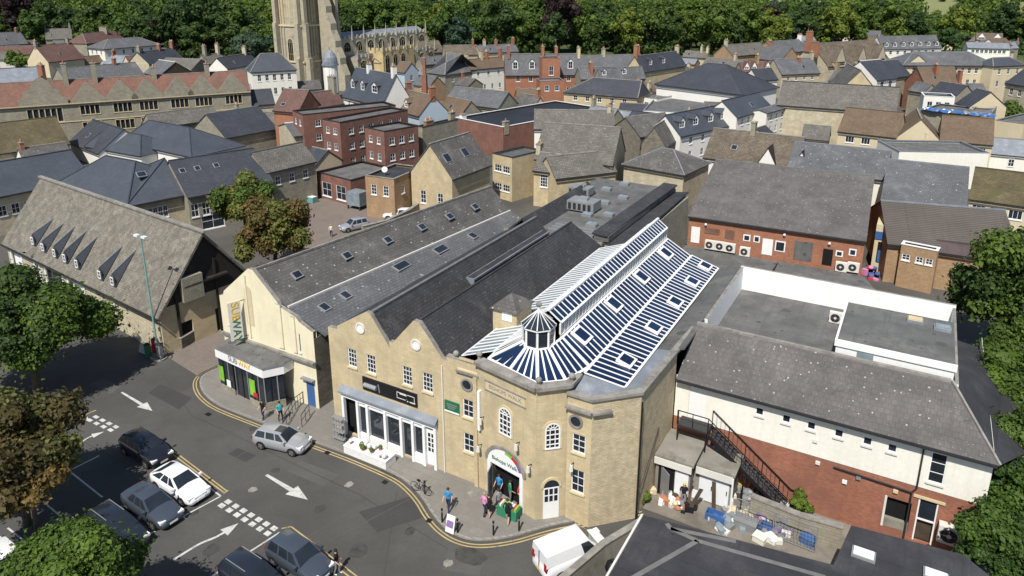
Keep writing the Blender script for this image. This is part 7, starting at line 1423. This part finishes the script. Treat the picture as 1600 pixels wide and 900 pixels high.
# ------------------------------------------------------------- people
def person(label, px, py, hd, shirt, trousers, hair='hair', z=.12, h=1.72, stride=.25, armfwd=.2, loc=None, shoe='black', sit=False, hat=None, skirt=False):
    c = Vector(loc) if loc else P(px, py, z); f = hd.normalized(); s = Z.cross(f); k = h/1.75
    t = thing('person', label, 'person', c)
    def q(x, y, zz): return tuple((f*x+s*y)*k+Z*(zz*k))
    J = {'pel': (0, 0, .95, .150, .115), 'wst': (0, 0, 1.12, .135, .10), 'chs': (.01, 0, 1.32, .17, .12), 'nk0': (0, 0, 1.45, .085, .07), 'nk': (.01, 0, 1.52, .055, .055), 'hd': (.03, 0, 1.62, .09, .085), 'tp': (.02, 0, 1.71, .07, .07)}
    for sg, n in ((-1, 'l'), (1, 'r')):
        st_ = stride*sg
        J['hp'+n] = (0, .09*sg, .88, .095, .095); J['kn'+n] = (.05+st_*.5, .10*sg, .50, .062, .062); J['an'+n] = (st_-.02, .10*sg, .09, .042, .045); J['ft'+n] = (st_+.15, .11*sg, .035, .035, .035)
        J['sh'+n] = (0, .19*sg, 1.40, .06, .06); J['el'+n] = (-.03-st_*.3, .25*sg, 1.13, .042, .042); J['wr'+n] = (.12-st_*.5+armfwd*.4, .25*sg, .93, .030, .030); J['hn'+n] = (.17-st_*.5+armfwd*.5, .24*sg, .84, .034, .022)
    nm = list(J); E_ = [('pel', 'wst'), ('wst', 'chs'), ('chs', 'nk0'), ('nk0', 'nk'), ('nk', 'hd'), ('hd', 'tp')]
    for n in 'lr': E_ += [('pel', 'hp'+n), ('hp'+n, 'kn'+n), ('kn'+n, 'an'+n), ('an'+n, 'ft'+n), ('chs', 'sh'+n), ('sh'+n, 'el'+n), ('el'+n, 'wr'+n), ('wr'+n, 'hn'+n)]
    me = bpy.data.meshes.new('b'); me.from_pydata([q(*J[n][:3]) for n in nm], [(nm.index(a), nm.index(b)) for a, b in E_], []); o = bpy.data.objects.new('b', me); COL.objects.link(o)
    m = o.modifiers.new('s', 'SKIN'); m.use_smooth_shade = True
    for i, n in enumerate(nm): me.skin_vertices[0].data[i].radius = (J[n][3]*k, J[n][4]*k); me.skin_vertices[0].data[i].use_root = (n == 'pel')
    o.modifiers.new('d', 'SUBSURF').levels = 1; bpy.context.view_layer.update()
    bm_ = bpy.data.meshes.new_from_object(o.evaluated_get(bpy.context.evaluated_depsgraph_get())); bpy.data.objects.remove(o)
    bm_.materials.clear()
    for mt in ('skin', shirt, trousers, shoe): bm_.materials.append(MT[mt])
    for p in bm_.polygons:
        cz = p.center.z/k; arm = abs(p.center.dot(s))/k > .20
        p.material_index = 3 if cz < .09 else (2 if cz < .98 and not arm else (0 if cz > 1.49 or (arm and cz < 1.14) else 1))
        if skirt and cz < .5 and cz >= .09: p.material_index = 0
        p.use_smooth = True
    bo = lk(bpy.data.objects.new('body', bm_), t)
    g = MB(); hc = c+Vector(q(.01, 0, 1.665)); g.sphere(hc, .108*k, hair if not hat else hat, 8, .8); g.build('hair' if not hat else 'helmet', t); return t
MT['skin_'] = MT['skin']
M('cloth_blue', (.03, .22, .48), .8, .1, 3, bump=0); M('cloth_navy', (.02, .03, .07), .8, .1, 3, bump=0); M('cloth_black', (.012, .012, .014), .8, .1, 3, bump=0); M('cloth_pink', (.62, .25, .42), .8, .1, 3, bump=0); M('cloth_green', (.03, .20, .11), .8, .1, 3, bump=0); M('cloth_white', (.7, .7, .68), .8, .1, 3, bump=0); M('cloth_teal', (.05, .32, .36), .8, .1, 3, bump=0); M('cloth_red', (.5, .04, .05), .8, .1, 3, bump=0); M('hair_pale', (.32, .26, .18), .8, .1, 3, bump=0); M('cloth_grey', (.2, .21, .22), .8, .1, 3, bump=0)
person('person in a bright blue top and dark trousers walking on the pavement', 701, 798, -N+E*.2, 'cloth_blue', 'cloth_navy')
person('person all in black with pale shoes standing on the yellow lines by the hatchback', 527, 897, N*.4+E, 'cloth_black', 'cloth_grey', z=0, stride=.12, shoe='white', hair='black')
person('person in dark clothes standing at the corner of the cream shop window', 412, 655, -N, 'cloth_black', 'cloth_navy', stride=.08)
person('person in a teal top beside the ramp railing outside the cream shop', 439, 658, E-N*.4, 'cloth_teal', 'cloth_black', stride=.15)
person('person in a pink top with a purple bag outside the market entrance', 757, 806, N+E*.3, 'cloth_pink', 'cloth_navy', stride=.15, hair='hair_pale')
person('person in a black dress beside the pink top outside the entrance', 764, 808, N+E*.1, 'cloth_black', 'cloth_black', stride=.1, skirt=True)
person('person in dark shorts nearest the doorway of the market entrance', 779, 800, N*.5-E, 'cloth_grey', 'cloth_navy', stride=.1, skirt=True)
person('person in a black top striding toward the entrance from the right', 793, 816, N-E*.3, 'cloth_black', 'cloth_black', stride=.3, skirt=True)
person('person in blue standing inside the arched market entrance', 780, 776, -N, 'cloth_blue', 'cloth_navy', stride=.05)
person('person in a green top stooping at the stall by the entrance', 797, 786, N+E, 'cloth_green', 'cloth_grey', stride=.1)
person('person in a dark red top with the stall at the right of the entrance', 812, 790, E, 'cloth_red', 'cloth_black', stride=.1)
person('person in white walking alone across the courtyard', 518, 370, -N+E, 'cloth_white', 'cloth_navy', z=0, hair='hair_pale')
person('person in a yellow cap working among the clutter of the yard', 1067, 790, -N+E*.3, 'cloth_black', 'cloth_grey', z=0, hat='yellow_paint', stride=.1)
# ------------------------------------------------------------- street furniture
lb = P(248, 557); lt_ = thing('street_lamp', 'tall slim teal street lamp with a double head at the corner of the big barn', 'street lamp', lb)
g = MB(); g.bar(lb, lb+Z*1.6, .13, 'teal_paint', .11, 8); g.bar(lb+Z*1.6, lb+Z*11.2, .085, 'teal_paint', .06, 8); g.build('pole', lt_)
for sg in (-1, 1): g = MB(); p = lb+Z*11.25; g.bar(p, p+E*sg*.3+Z*.05, .04, 'teal_paint'); g.box(p, E, N, sg*.75 if sg < 0 else .25, -.25 if sg < 0 else .75, -.16, .16, -.02, .14, 'lamp_glass'); g.build('lamp_head', lt_)
bol = None
for i, (x, y) in enumerate(((664, 771.5), (691, 816), (715, 832), (771, 836), (811, 829), (929, 800), (980, 789))):
    p = P(x, y, .12); g = MB(); g.bar(p, p+Z*.92, .06, 'black', .052, 10); g.sphere(p+Z*.95, .075, 'black', 8); g.bar(p+Z*.78, p+Z*.83, .075, 'metal', n=10)
    if bol is None: bol = g.build('bollard'); b_0 = p; o = bol; me0 = bol.data; me0.transform(Matrix.Translation(-p)); bol.location = p
    else: o = bol.copy(); COL.objects.link(o); o.location = p
    tag(o, 'black bollard '+['at the top of the kerb curve, farthest from the arched entrance', 'on the pavement just below the person in blue', 'behind the white folding sign board', 'standing alone in front of the people at the entrance', 'at the outer kerb left of the white van', 'at the foot of the blank stone wall behind the van', 'beside the downpipe at the market hall corner'][i], 'bollard', 'black bollards on the market pavement')
p = P(706, 828, .12); sbd = thing('sign_board', 'white folding A-board sign on the pavement by the kerb', 'sign board', p)
for sg in (-1, 1): g = MB(); a = p-N*.28*sg; g.slab([a-E*.3, a+E*.3, p+E*.3+Z*1.05-N*.02*sg, p-E*.3+Z*1.05-N*.02*sg], .03, 'white'); pn = g.build('panel', sbd); g = MB(); g.slab([a-E*.22-N*.03*sg+Z*.45, a+E*.22-N*.03*sg+Z*.45, p+E*.22+Z*.75-N*.12*sg, p-E*.22+Z*.75-N*.12*sg], .02, 'purple_paint'); g.build('emblem', pn)
p = P(658, 770, .12); bk = thing('bicycle_stand', 'dark bicycle leaning at the kerb beside the first bollard', 'bicycle', p)
for k in (-.5, .5):
    g = MB(); c = p+E*k+Z*.34
    for j in range(14): a0, a1 = 2*math.pi*j/14, 2*math.pi*(j+1)/14; g.bar(c+E*.33*math.cos(a0)+Z*.33*math.sin(a0), c+E*.33*math.cos(a1)+Z*.33*math.sin(a1), .02, 'rubber')
    for j in range(0, 7): a0 = math.pi*j/7; g.bar(c-E*.33*math.cos(a0)-Z*.33*math.sin(a0), c+E*.33*math.cos(a0)+Z*.33*math.sin(a0), .005, 'metal')
    g.build('wheel', bk)
g = MB(); A1, A2, A3, A4 = p+E*-.5+Z*.34, p+E*-.05+Z*.3, p+E*-.15+Z*.85, p+E*.35+Z*.82
for a, b in ((A1, A2), (A2, A3), (A3, A4), (A2, A4), (A1, A3), (A4, p+E*.5+Z*.34)): g.bar(a, b, .018, 'black')
g.build('frame', bk); g = MB(); g.box(A3, E, N, -.13, .12, -.06, .06, .02, .08, 'black'); g.build('saddle', bk); g = MB(); g.bar(A4+Z*.12-N*.25, A4+Z*.12+N*.25, .016, 'black'); g.bar(A4, A4+Z*.14, .016, 'black'); g.build('handlebar', bk)
# stall in front of the shop
p = W(4.4, -1.35); stl = thing('display_table', 'long white display table of flowers and pots in front of the shop windows', 'stall', p)
g = MB(); g.box(p, E, N, -1.9, 1.9, -.55, .55, .7, .78, 'white'); g.build('table_top', stl); g = MB(); g.box(p, E, N, -1.88, 1.88, -.53, .53, .14, .7, 'cloth_white'); g.build('cloth', stl)
for i in range(16):
    x, y = random.uniform(-1.7, 1.7), random.uniform(-.4, .4); g = MB(); c = p+E*x+N*y; g.bar(c+Z*.78, c+Z*.95, .08, 'pot', .10, 8); g.sphere(c+Z*1.05, random.uniform(.1, .2), random.choice(['leaf_bright', 'cloth_pink', 'leaf_olive', 'cloth_white', 'cloth_white']), 6); tag(g.build('potted_flower'), 'small potted flower on the white display table', 'flower pot', 'potted flowers on the display table')
p = W(.75, -.9); g = MB()
for k in range(5): g.bar(p+E*.25*k+Z*.13, p+E*.25*k+Z*2.0, .025, 'galv')
for zz in (.3, .9, 1.5, 2.0): g.box(p, E, N, 0, 1.0, -.2, .2, zz, zz+.03, 'galv')
tag(g.build('display_rack'), 'grey wire display rack at the left end of the shopfront', 'rack')
p = T[0].lerp(T[1], .66)-N*.75; p.z = 0; g = MB(); g.box(p, E, N, -.7, .7, -.35, .35, .12, .8, 'cloth_green'); g.build_ = 0; stx = thing('market_stall', 'small stall with a green cloth and goods at the arched entrance', 'stall', p); g.build('cloth', stx); g = MB()
for k in range(9): g.box(p, E, N, -.68+.15*k, -.56+.15*k, random.uniform(-.3, 0), .25, .8, .88+.1*random.random(), random.choice(['cloth_white', 'lime_paint', 'teal_paint', 'cloth_red', 'offwhite']))
g.build('goods', stx)
# bins by the low brick outbuilding
for i, (x, y) in enumerate(((525, 303), (536, 304))):
    p = P(x, y, 0); b_ = thing('wheeled_bin', ['red wheeled bin nearer the stone house in the courtyard', 'red wheeled bin beside the brick pier in the courtyard'][i], 'bin', p, 'red bins in the courtyard'); g = MB(); q4_ = lambda z_, s_: [p+E*a*s_+N*b*s_+Z*z_ for a, b in ((-.75, -.5), (.75, -.5), (.75, .5), (-.75, .5))]
    g.solid(q4_(.15, .85), q4_(1.2, 1), 'red_paint'); g.build('body', b_); g = MB(); g.solid(q4_(1.21, 1.06), q4_(1.36, .9), 'red_paint'); g.build('lid', b_)
p = P(488, 316, 0); g = MB(); g.box(p, E, N, -.6, .6, -.5, .5, 0, .9, 'teal_paint', 'lamp_glass'); tag(g.build('storage_box'), 'pale turquoise box against the stone house wall in the courtyard', 'box')
p = P(560, 325, 0); gz = thing('glazed_porch', 'small grey glazed lean-to standing on legs beside the courtyard', 'porch', p); g = MB(); g.box(p, E, N, -1.2, 1.2, -1, 1, .6, 2.6, 'glass_pale', 'lead'); g.build('cabin', gz)
for a in (-1.1, 1.1): g = MB(); g.box(p, E, N, a-.08, a+.08, -1, -.85, 0, .6, 'gutter'); g.build('leg', gz)
p = P(600, 270, 4.0)
dsh = P(601, 268, 6.2); sd = thing('satellite_dish', 'white satellite dish on the flat roof of the tan brick house', 'satellite dish', Vector((dsh.x, dsh.y, 5.7))); g = MB(); c = Vector((dsh.x, dsh.y, 6.5)); dn = (Vector((0, 0, 32))-c).normalized(); x_ = dn.cross(Z).normalized(); y_ = x_.cross(dn)
g.solid([c+(x_*math.cos(k*.523)+y_*math.sin(k*.523))*.38 for k in range(12)], [c+(x_*math.cos(k*.523)+y_*math.sin(k*.523))*.42+dn*.12 for k in range(12)], 'white'); g.build('dish', sd); g = MB(); g.bar((c.x, c.y, 5.7), c, .04, 'metal'); g.build('mast', sd)
# street corner cluster by the lamp
for i, (x, y, m, hh, lab) in enumerate(((232, 557, 'green_paint', 1.2, 'green litter bin at the foot of the teal street lamp'), (252, 560, 'galv', 1.4, 'grey ticket machine at the corner below the big barn'), (243, 549, 'cloth_red', 1.2, 'dark red litter bin behind the teal street lamp'))):
    p = P(x, y, .12); tt = thing('litter_bin' if i != 1 else 'ticket_machine', lab, 'bin' if i != 1 else 'machine', p); g = MB(); g.bar(p, p+Z*hh, .25, m, .25, 10) if i != 1 else g.box(p, E, N, -.2, .2, -.15, .15, 0.12, hh, m); g.build('body', tt); g = MB(); g.bar(p+Z*hh, p+Z*(hh+.12), .28, 'black', .12, 10); g.build('lid', tt)
p = P(222, 552, .12); g = MB(); tt = thing('pavement_sign', 'low blue and white sign board lying open by the kerb at the barn corner', 'sign board', p); g.slab([p-E*.5, p+E*.5, p+E*.5+N*.3+Z*.8, p-E*.5+N*.3+Z*.8], .04, 'galv'); g.build('panel', tt); g = MB(); g.slab([p-E*.5+N*.62, p+E*.5+N*.62, p+E*.5+N*.33+Z*.8, p-E*.5+N*.33+Z*.8], .04, 'white'); g.build('panel', tt)
# yard clutter
rnd = random.Random(9)
for i, (x, y, m, sx, sy, sz, lab) in enumerate(((1118, 812, 'blue_paint', 1.2, .6, .5, 'blue crate lying at the left end of the yard clutter'), (1165, 823, 'galv', 1.3, .8, .5, 'pale grey metal tray stacked in the yard'), (1200, 830, 'blue_paint', 1.0, .6, .4, 'blue crate in the middle of the yard clutter'), (1232, 822, 'galv', 1.2, .9, .9, 'grey folded metal cage in the yard'), (1262, 848, 'blue_paint', .8, .6, .4, 'blue crate at the right end near the dark roof'), (1205, 800, 'timber_brown', 1.3, .3, .7, 'brown wooden chest with a hollow top by the low stone wall'), (1262, 826, 'galv', 1.0, .8, .8, 'grey cage pallet beside the low stone wall'), (1187, 845, 'offwhite', .7, .6, .35, 'pale carton on the grey tray'), (1090, 775, 'lamp_glass', .9, .6, .6, 'white carton tipped beside the grey double doors'), (1130, 788, 'offwhite', .6, .5, .4, 'cream sack heap in front of the grey double doors'))):
    p = P(x, y, 0); p.z = 0; g = MB(); a = rnd.uniform(-.3, .3); u_ = (E+N*a).normalized(); v_ = Z.cross(u_)
    g.box(p, u_, v_, -sx/2, sx/2, -sy/2, sy/2, .01, .06, m)
    for q in ((-sx/2, sx/2, -sy/2, -sy/2+.05), (-sx/2, sx/2, sy/2-.05, sy/2), (-sx/2, -sx/2+.05, -sy/2+.05, sy/2-.05), (sx/2-.05, sx/2, -sy/2+.05, sy/2-.05)): g.box(p, u_, v_, *q, .06, sz, m)
    if i % 3 == 1: g.box(p, u_, v_, -sx/2-.03, sx/2+.03, -sy/2-.03, sy/2+.03, sz, sz+.05, m)
    tag(g.build('crate'), lab, 'crate')
def heap(label, x, y, mats, n, r, name, h=.5):
    p = P(x, y, 0); g = MB()
    for k in range(n):
        a, d = rnd.uniform(0, 6.28), rnd.random()**.6*r; c = p+Vector((math.cos(a)*d, math.sin(a)*d*.7, rnd.uniform(.08, h)*(1-d/r*.6))); s_ = rnd.uniform(.12, .36); t_ = rnd.uniform(0, 3.1); u_ = Vector((math.cos(t_), math.sin(t_), 0))
        if rnd.random() < .5: g.sphere(c, s_, rnd.choice(mats), 6, .7)
        else: g.box(c, u_, Z.cross(u_), -s_, s_, -s_*.6, s_*.6, -c.z*.9, rnd.uniform(.05, .2), rnd.choice(mats))
    return tag(g.build(name), label, 'rubbish')
heap('heap of cream sacks and plant trays beside the blue-grey shed doors', 1042, 772, ['offwhite', 'ashlar', 'cloth_white', 'timber_brown', 'render_buff'], 26, 1.1, 'sack_heap', .8)
heap('small pile of white bags in front of the grey double doors', 1128, 778, ['cloth_white', 'white', 'leaf_bright', 'offwhite'], 16, .7, 'bag_pile')
heap('tangle of dark debris next to the person in the yellow cap', 1072, 795, ['black', 'timber_brown', 'cloth_black', 'galv'], 14, .6, 'debris_pile')
heap('pile of pink and purple bags by the brown chest', 1192, 812, ['cloth_pink', 'purple_paint', 'cloth_white', 'cloth_grey'], 14, .6, 'bag_pile')
heap('scattered metal scraps under the escape stair', 1170, 775, ['galv', 'metal', 'cloth_grey', 'timber_brown'], 18, .8, 'scrap_pile')
heap('colourful boxes and bags heaped in the alley by the blue shopfront', 1366, 432, ['cloth_red', 'purple_paint', 'cloth_pink', 'blue_paint', 'black'], 30, 2.0, 'box_heap', 1.6)
heap('grey pallets and timber offcuts stacked beside the low stone wall', 1225, 800, ['galv', 'timber_brown', 'concrete', 'offwhite'], 22, 1.0, 'pallet_pile', .6)
heap('blue and grey tubs scattered along the edge of the dark roof', 1140, 818, ['blue_paint', 'galv', 'glass_pale', 'offwhite'], 22, 1.2, 'tub_pile', .4)
heap('orange and white oddments by the white post of the shed', 1148, 762, ['yellow_paint', 'offwhite', 'galv', 'pot'], 16, .6, 'oddment_pile', .6)
heap('clear plastic sheets bundled behind the black post', 1172, 758, ['glass_pale', 'white', 'galv'], 16, .6, 'plastic_bundle', .8)
heap('brown cardboard and white pots piled at the open shed door', 1052, 786, ['render_buff', 'pot', 'white', 'offwhite', 'timber_brown'], 26, .9, 'cardboard_pile', .7)
heap('loose planks and pale rubble in the middle of the yard', 1155, 800, ['timber_brown', 'concrete', 'render_buff', 'galv'], 20, 1.1, 'plank_pile', .25)
heap('white and lilac carrier bags against the wire panels', 1212, 838, ['cloth_white', 'purple_paint', 'offwhite', 'cloth_grey'], 22, 1.0, 'carrier_bags', .5)
for i, (e_, n_, r_) in enumerate(((24.6, 5.0, .35), (26.4, 5.55, -.2), (25.1, 4.5, .6))):
    p = W(e_, n_); g = MB(); g.slab([p+Z*.03, p+E*.25+Z*.03, p+E*(.25+r_)+N*.35+Z*1.7, p+E*r_+N*.35+Z*1.7], .04, 'timber_brown'); tag(g.build('plank'), ['timber board leaning by the open shed door', 'timber board leaning on the grey double doors', 'timber board propped beside the sack heap'][i], 'board')
# wire fence panels on the right of the yard
for i, (a_, b_) in enumerate(((W(28.0, 5.0), W(30.2, 4.9)), (W(30.3, 4.9), W(32.6, 4.8)))):
    g = MB(); n = 12
    for k in range(n+1): p_ = a_.lerp(b_, k/n); g.bar(p_+Z*.02, p_+Z*1.8, .008 if 0 < k < n else .03, 'galv')
    for k in range(8): zz = .1+1.7*k/7; g.bar(a_+Z*zz, b_+Z*zz, .008 if 0 < k < 7 else .03, 'galv')
    tag(g.build('fence_panel'), ['grey wire fence panel nearer the sheds in the yard', 'grey wire fence panel nearer the dark roof in the yard'][i], 'fence', 'wire fence panels in the yard')
p = P(957, 895, 0); g = MB(); tt = thing('rubbish_bag', 'black rubbish sack behind the concrete wall at the bottom', 'rubbish bag', p); g.sphere(p+Z*.4, .45, 'black', 8, .9); g.sphere(p+Z*.85, .12, 'black', 6); g.build('sack', tt)
for nm in list(bpy.data.objects): pass
print('objects', len(bpy.data.objects))
